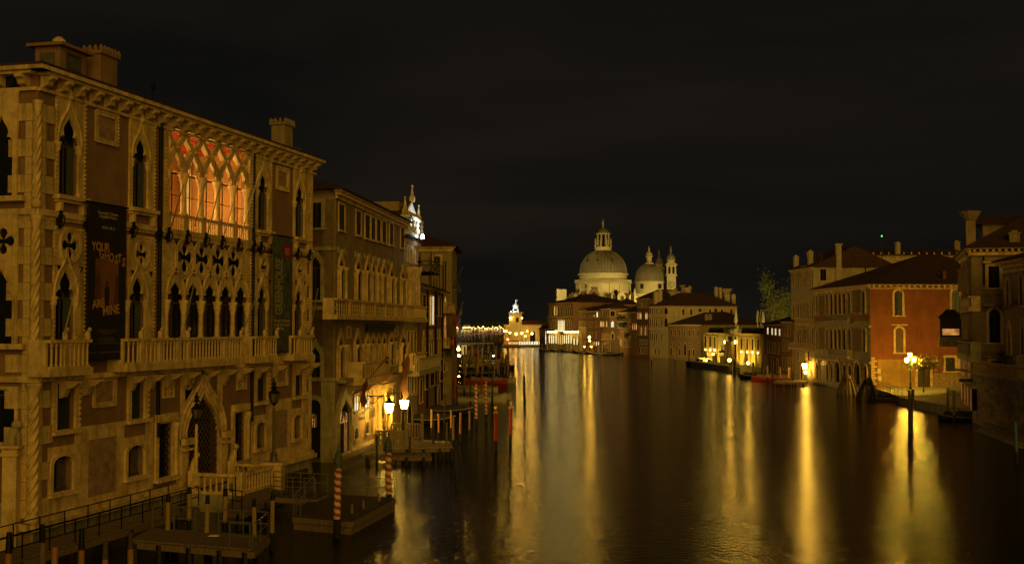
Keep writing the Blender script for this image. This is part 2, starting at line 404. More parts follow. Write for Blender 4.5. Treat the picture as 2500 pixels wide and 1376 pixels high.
def window(F, uc, w, z0, z1, kind='rect', zs=None, fm=None, pm=None, fw=.14, out=.10, rec=.0, sill=True, mull=1, head=False, lit=None, root_part='window', proud=.02):
    """one window: the stone surround is the part; pane, sill and bars are its sub-parts. z1 is the crown of the opening"""
    fm = fm or STONE; pm = lit or pm or GLASS; a = w / 2
    if zs is None: zs = z1 - (a if kind == 'round' else w * .9 if kind in ('ogee', 'lancet', 'trefoil') else .15 * w if kind == 'seg' else 0)
    hole = arch_pts(kind, uc, a, z0, zs, z1)
    if kind in ('rect', 'seg'): outer = rect(uc - a - fw, uc + a + fw, z0 - .004, z1 + fw)
    elif kind == 'round': outer = arch_round(uc, a + fw, z0 - .004, zs)
    else: outer = arch_pts('ogee' if kind == 'trefoil' else kind, uc, a + fw, z0 - .004, zs, z1 + fw * 2.2)
    mb = MB(); mb.plate(outer, [[(p[0], max(p[1], z0 + .004)) for p in hole]], -out, -.004)
    if head: mb.box(uc - a - fw * 1.8, uc + a + fw * 1.8, -out * 2.2, -.004, z1 + fw + .05, z1 + fw + .22)
    wo = F.add(root_part, mb, fm)
    pb = MB(); pb.plate(hole, [], -proud - .004, -proud + .01)
    F.add('pane', pb, pm, wo)
    if sill: F.add('sill', MB().box(uc - a - fw * 1.5, uc + a + fw * 1.5, -out * 2, -.006, z0 - .16, z0 - .008), fm, wo)
    if mull:
        m2 = MB()
        for i in range(mull): x = uc - a + w * (i + 1) / (mull + 1); m2.box(x - .03, x + .03, -proud - .05, -proud - .005, z0 + .01, zs)
        m2.box(uc - a + .01, uc + a - .01, -proud - .046, -proud - .006, zs - .04, zs + .03)
        F.add('glazing_bar', m2, WOODD, wo)
    return wo
def baluster_mesh(h, r, m, kind='turned'):
    if kind == 'turned': return MB().lathe((0, 0, 0), [(r * .9, 0), (r * .9, h * .1), (r * .5, h * .2), (r, h * .35), (r * .55, h * .5), (r, h * .66), (r * .5, h * .82), (r * .9, h * .9), (r * .9, h)], 8).mesh('baluster', m)
    return MB().lathe((0, 0, 0), [(r, 0), (r, h * .08), (r * .75, h * .12), (r * .62, h * .8), (r, h * .88), (r, h)], 6).mesh('baluster', m)
def balustrade(F, u0, u1, z0, h, out, m=None, n=8, r=.09, posts=(), returns=True, kind='plain', wallroot=None, slab=True, sh=.28):
    """balcony: slab, rail, posts and every baluster a part of its building"""
    m = m or STONE
    bal = F.add('balcony', MB().box(u0 - .12, u1 + .12, -out - .12, -.004, z0 - sh, z0), m) if slab else None
    mb = MB(); mb.box(u0 - .06, u1 + .06, -out - .1, -out + .14, z0 + h - .14, z0 + h); mb.box(u0, u1, -out - .05, -out + .09, z0 + .002, z0 + .1)
    if returns:
        for u in (u0, u1): mb.box(u - .08, u + .08, -out + .142, -.006, z0 + h - .138, z0 + h - .002); mb.box(u - .07, u + .07, -out + .142, -.006, z0 + .002, z0 + h - .14)
    F.add('balcony_rail', mb, m, bal)
    me = baluster_mesh(h - .24, r, m, kind)
    for i in range(n):
        u = u0 + (u1 - u0) * (i + .5) / n
        if any(abs(u - p) < (u1 - u0) / n * .5 for p in posts): continue
        if bal is not None: put('baluster', me, bal, Matrix.Translation((u, -out + .02, z0 + .1)))
        else: F.addat('baluster', me, u, -out + .02, z0 + .1)
    for p in posts: F.add('rail_post', MB().box(p - .13, p + .13, -out - .07, -out + .11, z0 + .002, z0 + h - .142), m, bal)
    return bal
def column_mesh(h, r, m, cap=.5, n=12):
    return MB().lathe((0, 0, 0), [(r * 1.5, 0), (r * 1.5, .12), (r * 1.15, .2), (r, .26), (r * .92, h - cap), (r * 1.05, h - cap + .03), (r * .95, h - cap + .08), (r * 1.5, h - cap * .45), (r * 1.25, h - cap * .4), (r * 1.8, h - .1), (r * 1.8, h)], n).mesh('column', m)
def chimney(F, u, y, z, w, d, h, m=None, style='box', label=None):
    mb = MB(); mb.box(u - w / 2, u + w / 2, y - d / 2, y + d / 2, z - 1.2, z + h)
    o = F.add('chimney', mb, m or PLASTO, label=label)
    c = MB()
    if style == 'bell': c.lathe((u, y, z + h), [(w * .5, 0), (w * .62, .1), (w * 1.15, h * .38), (w * 1.2, h * .42)], 10)
    elif style == 'crenel':
        c.box(u - w / 2 - .12, u + w / 2 + .12, y - d / 2 - .12, y + d / 2 + .12, z + h + .002, z + h + .16)
        for sx in (-1, 1):
            k = max(3, int(d / .28))
            for i in range(k + 1): c.lathe((u + sx * (w / 2 + .04), y - d / 2 - .04 + (d + .08) * i / k, z + h + .162), [(.09, 0), (.11, .12), (.04, .3)], 5)
        for sy in (-1, 1):
            k = max(3, int(w / .28))
            for i in range(1, k): c.lathe((u - w / 2 + w * i / k, y + sy * (d / 2 + .04), z + h + .162), [(.09, 0), (.11, .12), (.04, .3)], 5)
    else: c.box(u - w / 2 - .1, u + w / 2 + .1, y - d / 2 - .1, y + d / 2 + .1, z + h + .002, z + h + .14); c.box(u - w * .3, u + w * .3, y - d * .3, y + d * .3, z + h + .142, z + h + .4)
    F.add('chimney_cap', c, m or PLASTO, o)
    return o
# ------------------------------------------------------------------ water and beds
wm = bpy.data.materials.new('canal_water'); wm.use_nodes = True; t_ = wm.node_tree; b_ = t_.nodes['Principled BSDF']
b_.inputs['Base Color'].default_value = (.005, .009, .003, 1); b_.inputs['Roughness'].default_value = .06; b_.inputs['Specular IOR Level'].default_value = .15; b_.inputs['IOR'].default_value = 1.33
g_ = t_.nodes.new('ShaderNodeNewGeometry'); mp_ = t_.nodes.new('ShaderNodeMapping'); mp_.inputs['Scale'].default_value = (.8, 1.5, 1)
na = t_.nodes.new('ShaderNodeTexNoise'); na.inputs['Scale'].default_value = 2.4; na.inputs['Detail'].default_value = 5; na.inputs['Roughness'].default_value = .6
nb = t_.nodes.new('ShaderNodeTexNoise'); nb.inputs['Scale'].default_value = .12; nb.inputs['Detail'].default_value = 3
sm_ = t_.nodes.new('ShaderNodeMath'); sm_.operation = 'ADD'
bu_ = t_.nodes.new('ShaderNodeBump'); bu_.inputs['Strength'].default_value = 1; bu_.inputs['Distance'].default_value = .066
for a, c in ((g_.outputs['Position'], mp_.inputs[0]), (mp_.outputs[0], na.inputs['Vector']), (mp_.outputs[0], nb.inputs['Vector']), (nb.outputs['Fac'], sm_.inputs[1]), (na.outputs['Fac'], sm_.inputs[0]), (sm_.outputs[0], bu_.inputs['Height']), (bu_.outputs[0], b_.inputs['Normal'])): t_.links.new(a, c)
struct('water', MB().quad((-4000, -120, 0), (4000, -120, 0), (4000, 7000, 0), (-4000, 7000, 0)), wm)
struct('lagoon_bed', MB().quad((-4000, -120, -3), (4000, -120, -3), (4000, 7000, -3), (-4000, 7000, -3)), WETW)

# ------------------------------------------------------------------ the great gothic palace at the left
A = (-21.15, 52.65); B = (-13.886, 81.946)
FR = root_at('gothic_palace', 'large gothic palace of rust plaster and pale stone with a glowing top floor loggia', 'palace', A, B)
F = Frame(A, B, FR); ZE = 21.35
inw = -F.n                                             # into the building
S0 = F.p0 + inw * 16
FS = Frame((S0.x, S0.y), A, FR)                        # the side wall that faces the bridge
EW = F.len
def PX(x0, x1, yt, yb, y=0.0): return F.r(x0, x1, yt, yb, y)

holes = []; jobs = []
def ogwin(px, open_, apex, bot, panel=None, quat=None, top=None):
    """gothic window in its stone panel, read from the photograph: opening columns, apex row, sill row"""
    xc = (open_[0] + open_[1]) / 2
    u0, u1, z0, _ = PX(open_[0], open_[1], apex, bot); za = F.uz(xc, apex)[1]
    U0, U1 = F.uz(panel[0], (apex + bot) / 2)[0], F.uz(panel[1], (apex + bot) / 2)[0]
    zt = F.uz(panel[0], top)[1]
    jobs.append((u0, u1, z0, za, U0, U1, zt, quat)); holes.append((u0 - .12, u1 + .12, z0, zt - .15 if quat is None else za + .02))
    if quat: holes.append((U0 + .08, U1 - .08, za + .03, zt - .1))
ogwin('a', (142, 187), 281, 479, (133, 203), None, 218)
ogwin('b', (322, 357), 331, 509, (313, 374), None, 276)
ogwin('c', (628, 651), 418, 563, (623, 659), None, 373)
ogwin('d', (719, 740), 446, 580, (715, 750), None, 403)
ogwin('e', (133, 178), 653, 832, (127, 202), (157, 598, 25), 552)
ogwin('f', (313, 350), 668, 830, (309, 372), (333, 620, 20), 573)
ogwin('g', (626, 648), 692, 827, (621, 660), (635, 652, 14), 617)
ogwin('h', (717, 736), 700, 826, (714, 744), (725, 661, 12), 629)
# loggias
tu0, tu1 = F.uz(400, 420)[0], F.uz(611, 430)[0]; tz0 = F.uz(505, 538)[1]; tzt = F.uz(400, 291)[1]; bz = F.uz(505, 578)[1]
mu0, mu1 = F.uz(395, 700)[0], F.uz(608, 720)[0]; mz0 = F.uz(500, 828)[1]; mzt = F.uz(395, 585)[1]
holes += [(tu0 + .25, tu1 - .25, bz + .1, tzt - .25), (mu0 + .2, mu1 - .2, mz0, mzt - .2)]
# ground and mezzanine openings: (x0,x1,top,bottom)
gr = [(135, 180, 934, 1047), (317, 350, 922, 1021), (625, 650, 899, 978), (718, 738, 892, 965)]
sg = [(124, 173, 1112, 1197), (307, 348, 1086, 1160), (622, 645, 1030, 1092), (714, 732, 1012, 1068)]
la = [(383, 417, 1032, 1163), (569, 595, 1006, 1124)]
rects_ = {}
for k, L_ in (('g', gr), ('s', sg), ('l', la)):
    rects_[k] = [PX(*q) for q in L_]
    holes += rects_[k]
pu0, pu1, pz0, pzt = PX(451, 527, 952, 1200); holes.append((pu0 - .12, pu1 + .12, 1.35, pzt + .1))
wb = MB(); holed_wall(wb, 0, EW, -1.5, ZE, holes, .5)
SD = 16
side_holes = []
wb.quad((EW, 0, -1.5), (EW, SD, -1.5), (EW, SD, ZE), (EW, 0, ZE)); wb.quad((EW, SD, -1.5), (0, SD, -1.5), (0, SD, ZE), (EW, SD, ZE)); wb.quad((0, SD, -1.5), (0, 0, -1.5), (0, 0, ZE), (0, SD, ZE))
F.add('wall', wb, PLAST)
F.add('wall_core', MB().box(.52, EW - .1, 7.0, 7.2, -1, ZE - .1).box(.1, EW - .1, .49, .53, -1, 1.3), DARKV)

def tracery_window(u0, u1, z0, za, U0, U1, zt, quat):
    uc = (u0 + u1) / 2; a = (u1 - u0) / 2 * 1.06; zs = za - a * 1.9
    hs = [arch_trefoil(uc, a, z0 + .004, zs, za)]
    if quat: uq, zq = F.uz(quat[0], quat[1]); rq = quat[2] / FPX * F.world(uq, 0, 0).y * 1.35; rq = min(rq, (U1 - U0) / 2 * .86); uq = (U0 + U1) / 2; hs.append(quatre(uq, zq, rq))
    w_ = F.add('window', MB().plate(rect(U0, U1, z0, zt), hs, -.10, .02), STONE)
    m2 = MB()
    # dentilled edge of the panel, arch moulding, capitals
    k = int((zt - z0) / .2)
    for i in range(k):
        for u in (U0, U1): m2.box(u - .05, u + .05, -.15, -.102, z0 + (zt - z0) * (i + .15) / k, z0 + (zt - z0) * (i + .75) / k)
    k = int((U1 - U0) / .2)
    for i in range(k): m2.box(U0 + (U1 - U0) * (i + .15) / k, U0 + (U1 - U0) * (i + .75) / k, -.15, -.102, zt - .08, zt + .03)
    F.add('dentil_edge', m2, STONE, w_, kind='stuff')
    h = za - zs
    og = [(uc + x * (a + .16), zs + .25 * a + y * h * 1.12) for x, y in [(1, -.1), (1, .1), (.93, .32), (.76, .52), (.52, .70), (.28, .86), (.1, 1.05), (0, 1.28)]]
    mo = MB(); mo.tube([(p[0], -.12, p[1]) for p in og], .07, 6); mo.tube([(2 * uc - p[0], -.12, p[1]) for p in og], .07, 6)
    if not quat: mo.lathe((uc, -.12, zs + h * 1.3 + .25 * a), [(.05, 0), (.16, .12), (.2, .22), (.1, .3), (.14, .42), (.02, .62)], 7)
    F.add('arch_moulding', mo, STONE, w_, smooth=True)
    for s in (-1, 1):
        x = uc + s * (a + .1)
        F.add('jamb_column', MB().lathe((x, -.02, z0 + .01), [(.13, 0), (.13, .15), (.09, .2), (.075, zs - z0 - .55), (.12, zs - z0 - .5), (.11, zs - z0 - .42), (.2, zs - z0 - .22), (.17, zs - z0 - .15), (.23, zs - z0 - .02), (.23, zs - z0 + .05)], 8), STONE, w_, smooth=True)
    if quat:
        q2 = MB()
        for rr_, tt in ((rq * 1.28, .05), (rq * 1.12, .035)): q2.tube([(p[0], -.12, p[1]) for p in circ(uq, zq, rr_, 28)] + [(uq + rr_, -.12, zq)], tt, 5, False)
        F.add('roundel_moulding', q2, STONE, w_, smooth=True)
        for s in (-1, 1):
            c = uq + s * (U1 - U0) * .36; zz = zq - rq * 1.5
            F.add('spandrel_inset', MB().plate([(c - .16 * 1.0, zz), (c + .16, zz), (c, zz - .3)], [], -.115, -.102), DARKV, w_)
    g = MB().box(u0 - .15, u1 + .15, .26, .28, z0, zt - .12).box(U0, U1, .2, .22, za + .05, zt - .12)
    F.add('pane', g, GLASS, w_)
    b2 = MB(); b2.box(uc - .04, uc + .04, .2, .255, z0 + .02, zs); b2.box(u0, u1, .205, .25, zs - .05, zs + .05); b2.box(uc - a * .55, uc - a * .5, .21, .25, z0 + .02, zs - .1)
    for s in (-1, 1): b2.box(uc + s * a * .93 - .05, uc + s * a * .93 + .05, .2, .255, z0 + .02, zs)
    F.add('glazing_bar', b2, WOODD, w_)
    sh = MB().box(uc + a * .25, uc + a * .95, .16, .19, z0 + .03, zs - .06)
    F.add('shutter', sh, SHUTB, w_)
    if quat is None:
        F.add('sill', MB().box(U0 - .1, U1 + .1, -.38, -.006, z0 - .2, z0 - .01).box(U0, U1, -.26, -.006, z0 - .34, z0 - .204), STONE, w_)
        for s in (U0 + .12, U1 - .3): F.add('sill_bracket', MB().box(s, s + .2, -.28, -.006, z0 - .8, z0 - .344), STONE, w_)
    return w_
for j in jobs: tracery_window(*j)

# top floor loggia: interlaced bands over five lights, a lit room behind
N5 = 5; st = (tu1 - tu0 - .5) / N5; zcap = F.uz(500, 432)[1] - .1; ztop = tzt - .3
lg = F.add('loggia', MB().plate(rect(tu0, tu1, bz - .3, tzt), [rect(tu0 + .25, tu1 - .25, bz + .02, ztop)], -.13, .25), STONE)
cm_ = column_mesh(zcap - tz0, .17, STONE, .62)
cm_.shade_smooth()
for i in range(N5 + 1):
    u = tu0 + .25 + st * i
    put('column', cm_, lg, Matrix.Translation((u + (.12 if i == 0 else -.12 if i == N5 else 0), .05, tz0 + .004)))
tr = MB(); hgt = ztop - zcap
for i in range(-1, N5 + 1):
    for s in (-1, 1):
        P = []
        for k in range(15):
            f = k / 14; x = .5 - .5 * math.cos(f * PI)
            u = tu0 + .25 + st * (i + .5) + s * st * (x - .5); z = zcap + hgt * (f ** .85)
            P.append((u, z))
        P = [p for p in P if tu0 + .2 <= p[0] <= tu1 - .2]
        if len(P) > 2: tr.ribbon(P, .30, -.08 + (.004 if s > 0 else 0), .2)
for i in range(N5):
    uc = tu0 + .25 + st * (i + .5); a = st * .5 - .02
    outer = arch_lancet(uc, a, zcap, zcap + .02, zcap + hgt * .56); inner = arch_trefoil(uc, a * .72, zcap + .002, zcap + .04, zcap + hgt * .46)
    tr.plate(outer, [[(p[0], max(p[1], zcap + .003)) for p in inner]], -.04, .14)
    tr.lathe((uc, -.14, zcap + hgt * .50), [(.04, 0), (.13, .1), (.05, .24)], 6)
F.add('tracery', tr, STONE, lg)
sr = MB(); k = int((tzt - tz0) / .2)
for i in range(k):
    for u in (tu0, tu1): sr.box(u - .05, u + .05, -.2, -.142, tz0 + (tzt - tz0) * (i + .15) / k, tz0 + (tzt - tz0) * (i + .75) / k)
k = int((tu1 - tu0) / .2)
for i in range(k): sr.box(tu0 + (tu1 - tu0) * (i + .15) / k, tu0 + (tu1 - tu0) * (i + .75) / k, -.2, -.142, tzt - .1, tzt + .02)
F.add('dentil_edge', sr, STONE, lg, kind='stuff')
# room behind
RMW = mat('salon_wall', (.52, .26, .10), .8, .3, 1.2, .2, 4); RMC = mat('red_beamed_ceiling', (.42, .07, .03), .7, .3, 2, .3, 5)
rm = F.add('salon', MB().quad((tu0 - 1, 6.5, bz), (tu1 + 1, 6.5, bz), (tu1 + 1, 6.5, tzt), (tu0 - 1, 6.5, tzt)).quad((tu0 - 1, .5, bz), (tu0 - 1, 6.5, bz), (tu0 - 1, 6.5, tzt), (tu0 - 1, .5, tzt)).quad((tu1 + 1, .5, bz), (tu1 + 1, 6.5, bz), (tu1 + 1, 6.5, tzt), (tu1 + 1, .5, tzt)).quad((tu0 - 1, .5, bz), (tu1 + 1, .5, bz), (tu1 + 1, 6.5, bz), (tu0 - 1, 6.5, bz)), RMW)
F.add('painted_frieze', MB().box(tu0 - 1, tu1 + 1, 6.4, 6.49, bz + (tzt - bz) * .60, tzt - .05), RMC, rm)
for i in range(9): F.add('wall_panel', MB().box(tu0 + (tu1 - tu0) * i / 9 + .1, tu0 + (tu1 - tu0) * (i + .55) / 9, 6.42, 6.48, bz + .3, bz + (tzt - bz) * (.35 + .12 * (i % 3))), (RMC, CURT, WHITEP)[i % 3], rm)
F.add('ceiling', MB().box(tu0 - 1, tu1 + 1, .3, 6.5, tzt - .04, tzt + .1), RMC, rm)
bme = MB().box(-.09, .09, .5, 6.45, -.3, -.042).mesh('ceiling_beam', RMC)
k = 22
for i in range(k): put('ceiling_beam', bme, rm, Matrix.Translation((tu0 - .9 + (tu1 - tu0 + 1.8) * i / (k - 1), 0, tzt)))
for i in range(4):
    u = tu0 + 1 + (tu1 - tu0 - 2) * i / 3
    F.add('inner_doorway', MB().plate(arch_round(u, .95, tz0 + .01, tz0 + 3.0), [arch_round(u, .7, tz0 + .02, tz0 + 3.0)], 6.3, 6.49), WHITEP, rm)
    F.add('inner_pillar', MB().lathe((u + 1.2, 4.4, tz0), [(.3, 0), (.24, .3), (.22, tzt - tz0 - 1), (.38, tzt - tz0 - .5), (.4, tzt - tz0 - .32)], 10), WHITEP, rm)
for f in (.2, .5, .8):
    u = tu0 + (tu1 - tu0) * f
    ld = bpy.data.lights.new('chandelier_light', 'POINT'); ld.energy = 270; ld.color = (1, .60, .15); ld.shadow_soft_size = .35
    lo = bpy.data.objects.new('chandelier_light', ld); COL.objects.link(lo); lo.parent = FR; lo.matrix_basis = F.M @ Matrix.Translation((u, 2.2, bz + 1.9))
F.add('window_frame', MB().box(tu0, tu1, .42, .48, zcap - .06, zcap + .04).box(tu0, tu1, .36, .38, tz0 + 1.12, tz0 + 1.16), WOODD, lg)
for i in range(N5):
    for q in (.3, .7): F.add('glazing_bar', MB().box(tu0 + .25 + st * (i + q) - .035, tu0 + .25 + st * (i + q) + .035, .42, .47, tz0, zcap - .07), WOODD, lg)
# its balustrade: plain pierced parapet between the columns
me_b = MB().lathe((0, 0, 0), [(.08, 0), (.08, .1), (.06, .15), (.055, .9), (.09, .98), (.09, 1.02)], 6).mesh('baluster', STONE)
bh = tz0 + .05 - bz
pr = F.add('loggia_parapet', MB().box(tu0 + .1, tu1 - .1, -.16, .1, bz + bh - .12, bz + bh).box(tu0 + .1, tu1 - .1, -.16, .1, bz - .35, bz + .1), STONE)
me_b2 = baluster_mesh(bh - .22, .055, STONE, 'plain')
for i in range(N5 + 1):
    u = tu0 + .25 + st * i; F.add('parapet_pier', MB().box(u - .26, u + .26, -.15, .09, bz + .1, bz + bh - .121), STONE, pr)
for i in range(N5):
    for j in range(5): put('baluster', me_b2, pr, Matrix.Translation((tu0 + .25 + st * i + .46 + (st - .92) * j / 4, -.03, bz + .1)))

# first floor loggia: plate pierced by five lights and four roundels
N5 = 5; mst = (mu1 - mu0 - .6) / 5; mzs = F.uz(500, 748)[1] + .35; mza = F.uz(500, 690)[1]; mzq = F.uz(500, 634)[1]
hs = []; a = mst * .5 - .10; rq = mst * .44
for i in range(5): hs.append(arch_trefoil(mu0 + .3 + mst * (i + .5), a, mz0 + .01, mzs, mza))
for i in range(1, 5): hs.append(quatre(mu0 + .3 + mst * i, mzq, rq))
ml = F.add('loggia', MB().plate(rect(mu0, mu1, mz0, mzt), hs, -.1, .0), STONE)
mo = MB()
for i in range(0, 6):
    uc = mu0 + .3 + mst * i
    for rr_, tt in ((rq * 1.25, .055), (rq * 1.12, .035)):
        if i in (0, 5): P = circ(uc, mzq, rr_, 14, -PI / 2 if i == 0 else PI / 2, PI / 2 if i == 0 else 3 * PI / 2)
        else: P = circ(uc, mzq, rr_, 28) + [(uc + rr_, mzq)]
        mo.tube([(p[0], -.12, p[1]) for p in P], tt, 5, False)
for i in range(5):
    uc = mu0 + .3 + mst * (i + .5)
    for s in (-1, 1):
        P = [(uc - s * (mst * .5), -.12, mzs - .1)] + [(uc - s * mst * .5 * math.cos(f * PI * .5) * 1.0 + 0, -.12, mzs + (mzq - rq - mzs) * 1.02 * math.sin(f * PI * .5) ** .9) for f in (.15, .3, .45, .6, .75, .9, 1)]
        mo.tube(P, .075, 6)
F.add('arch_moulding', mo, STONE, ml, smooth=True)
for i in range(5):
    uc = mu0 + .3 + mst * (i + .5)
    F.add('spandrel_inset', MB().plate([(uc - .26, mzq - rq * .55), (uc + .26, mzq - rq * .55), (uc, mzq - rq * 1.25)][::-1], [], -.115, -.102), DARKV, ml)
    F.add('spandrel_inset', MB().plate([(uc - .18, mzq + rq * 1.0), (uc + .18, mzq + rq * 1.0), (uc, mzq + rq * .62)][::-1], [], -.115, -.102), DARKV, ml)
for i in range(1, 5):
    uc = mu0 + .3 + mst * i
    F.add('spandrel_inset', MB().plate([(uc - .14, mzq - rq * 1.42), (uc + .14, mzq - rq * 1.42), (uc, mzq - rq * 1.42 - .38)][::-1], [], -.115, -.102), DARKV, ml)
cm2 = column_mesh(mzs - mz0 - .05, .155, STONE, .75); cm2.shade_smooth()
for i in range(6):
    u = mu0 + .3 + mst * i; put('column', cm2, ml, Matrix.Translation((u + (.06 if i == 0 else -.06 if i == 5 else 0), -.04, mz0 + .004)))
F.add('pane', MB().box(mu0, mu1, .30, .32, mz0, mzt - .1), GLASS, ml)
for i in range(5):
    uc = mu0 + .3 + mst * (i + .5); F.add('glazing_bar', MB().box(uc - .04, uc + .04, .24, .295, mz0, mzs + .2).box(uc - a, uc + a, .245, .29, mzs - .25, mzs - .15).box(uc - a * .85, uc - a * .75, .245, .29, mz0, mzs - .2), WOODD, ml)
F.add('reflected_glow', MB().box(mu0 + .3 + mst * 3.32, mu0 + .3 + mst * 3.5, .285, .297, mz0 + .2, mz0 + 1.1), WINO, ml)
k = int((mzt - mz0) / .2); sr = MB()
for i in range(k):
    for u in (mu0, mu1): sr.box(u - .05, u + .05, -.16, -.102, mz0 + (mzt - mz0) * (i + .15) / k, mz0 + (mzt - mz0) * (i + .75) / k)
F.add('dentil_edge', sr, STONE, ml, kind='stuff')

# balconies of the first floor
zb = 8.95; ZB = 8.12
def balc(x0, x1, n, posts):
    u0, u1 = F.uz(x0, 860, -1.0)[0], F.uz(x1, 855, -1.0)[0]
    return balustrade(F, u0, u1, ZB, 1.28, 1.0, STONE, n, .075, [F.uz(p, 860, -1.0)[0] for p in posts], sh=.34)
balc(121, 219, 9, (160,)); balc(309, 394, 8, (345, 390)); balc(396, 591, 26, (434, 460, 548)); balc(621, 677, 9, (646,)); balc(716, 764, 8, (730,))
F.add('string_course', MB().box(-.1, EW + .1, -.28, -.004, ZB - .60, ZB - .345), STONE)
rope = MB()
for i in range(150):
    u = EW * (i + .5) / 150; rope.bar((u - .08, -.30, ZB - .57), (u + .08, -.30, ZB - .40), .05)
F.add('rope_moulding', rope, STONE, kind='stuff')
bk = MB().plate([(0, 0), (-.95, 0), (-.95, -.12), (-.7, -.3), (-.4, -.38), (-.22, -.75), (0, -.8)], [], -.16, .16).xf(Matrix.Rotation(PI / 2, 4, 'Z')).mesh('balcony_bracket', STONE)
for x in (150, 205, 315, 362, 405, 450, 500, 545, 583, 625, 668, 725, 752):
    u = F.uz(x, 885)[0]; put('balcony_bracket', bk, FR, F.M @ Matrix.Translation((u, -.005, ZB - .61)) @ Matrix.Rotation(0, 4, 'Z'))
lion = MB().lathe((0, 0, 0), [(.12, 0), (.14, .12), (.12, .3), (.06, .38)], 7).lathe((0, -.1, .33), [(.03, 0), (.1, .07), (.09, .17), (.02, .22)], 7).mesh('seated_lion_finial', STONE)
for x in (160, 215, 345, 392, 459, 590, 647, 676, 733, 762):
    u = F.uz(x, 830, -1.0)[0]; o = F.addat('seated_lion_finial', lion, u, -.98, ZB + 1.285)
# string course between the upper floors and the iron flagpole brackets on it
zsc = F.uz(250, 548)[1]
zsc = F.uz(170, 521)[1]
F.add('string_course', MB().box(-.1, EW + .1, -.2, -.004, zsc - .28, zsc).box(-.05, EW + .05, -.1, -.004, zsc - .42, zsc - .284), STONE)
ib = MB(); ib.box(-.08, .08, -.22, -.01, -.16, .04).lathe((0, -.2, .042), [(.1, 0), (.13, .1), (.07, .2), (.11, .3), (.03, .36)], 7).box(-.05, .05, -.2, -.08, -.42, -.162)
ib.tube([(0, -.2, .2), (-.05, -.42, .12), (0, -.4, -.2), (.04, -.2, -.4)], .035, 5)
ibm = ib.mesh('iron_bracket', IRON)
for x in (134, 201, 314, 376, 401, 447, 492, 533, 573, 611, 628, 661, 719, 748): F.addat('iron_bracket', ibm, F.uz(x, 560)[0], -.1, zsc - .35)
# flag poles leaning off the fronts (each a thing held by the palace)
def fpole(label, x0, y0, o0, x1, y1, o1, r=.032, m=WHITEP, ball=True):
    a_ = F.world(*(lambda q: (q[0], -o0, q[1]))(F.uz(x0, y0, -o0))); b2 = F.world(*(lambda q: (q[0], -o1, q[1]))(F.uz(x1, y1, -o1)))
    o = put('flag_pole', (MB().tube([a_, b2], [r * 1.1, r * .8], 7), m)); tag(o, label, 'flag pole', 'empty flag poles leaning off the gothic palace'); return o
tp = [(418, 562, 448, 460), (475, 560, 505, 445), (508, 575, 545, 430), (548, 580, 590, 425), (588, 585, 634, 428)]
wd = ['leftmost', 'second from the left', 'middle', 'fourth from the left', 'rightmost']
for i, (x0, y0, x1, y1) in enumerate(tp): fpole('pale flag pole leaning across the glowing top loggia, %s of the five' % wd[i], x0, y0 - 8, .25, x1, y1 - 10, 3.0)
fpole('long pale flag pole rising from the balcony left of the black banner', 156, 818, 1.0, 196, 655, 3.2)
fpole('long pale flag pole crossing the middle balcony in front of the five dark windows', 434, 868, 1.2, 474, 692, 4.0)
fpole('pale flag pole beside the downpipe, rising from the end of the middle balcony', 590, 820, 1.0, 632, 705, 3.5)
fpole('pale flag pole at the far corner of the gothic palace, pointing past its wall', 756, 818, 1.0, 776, 705, 3.5)

# relief squares, plaques, marble panels
def relief(x0, x1, yt, yb, name='relief_panel', m=MARBR, fw=.22):
    u0, u1, z0, z1 = PX(x0, x1, yt, yb)
    o = F.add(name, MB().plate(rect(u0, u1, z0, z1), [rect(u0 + fw, u1 - fw, z0 + fw, z1 - fw)], -.09, -.004), STONE)
    F.add('marble_inset', MB().box(u0 + fw - .01, u1 - fw + .01, -.035, -.003, z0 + fw - .01, z1 - fw + .01), m, o)
    k = max(4, int((u1 - u0) / .2)); d = MB()
    for i in range(k):
        for z in (z0, z1): d.box(u0 + (u1 - u0) * (i + .2) / k, u0 + (u1 - u0) * (i + .8) / k, -.13, -.092, z - .04, z + .04)
        for u in (u0, u1): d.box(u - .04, u + .04, -.13, -.092, z0 + (z1 - z0) * (i + .2) / k, z0 + (z1 - z0) * (i + .8) / k)
    F.add('dentil_edge', d, STONE, o, kind='stuff')
relief(231, 286, 276, 352); relief(673, 703, 409, 465, fw=.28); relief(225, 280, 920, 991); relief(671, 700, 889, 940, fw=.25)
def slab(x0, x1, yt, yb, m, name='stone_slab', out=.05, y=0):
    u0, u1, z0, z1 = PX(x0, x1, yt, yb); return F.add(name, MB().box(u0, u1, -out, -.004, z0, z1), m)
# dado: stone field with its rusty squares left clear
zd = F.uz(250, 1034)[1]; zm = 1.315
def dado(x0, x1):
    u0, u1 = F.uz(x0, 1100)[0], F.uz(x1, 1100)[0]
    hs_ = []
    for q in sg: 
        a, b, c, d = PX(*q)
        if a > u0 and b < u1: hs_ += [(a, b, c, d), (a - .25, b + .25, d + .45, zd - .22)]
    mb = MB()
    us = sorted({u0, u1, *[h[0] for h in hs_], *[h[1] for h in hs_]}); zs_ = sorted({zm, zd, *[h[2] for h in hs_], *[h[3] for h in hs_]})
    for i in range(len(us) - 1):
        for j in range(len(zs_) - 1):
            cu, cz = (us[i] + us[i + 1]) / 2, (zs_[j] + zs_[j + 1]) / 2
            if any(h[0] < cu < h[1] and h[2] < cz < h[3] for h in hs_): continue
            mb.box(us[i], us[i + 1], -.05, -.004, zs_[j], zs_[j + 1])
    return F.add('stone_dado', mb, STONE)
dado(117, 372); dado(612, 748)
slab(213, 281, 1068, 1205, MARBR, 'marble_panel', .062); slab(667, 699, 1000, 1092, MARBR, 'marble_panel', .062)
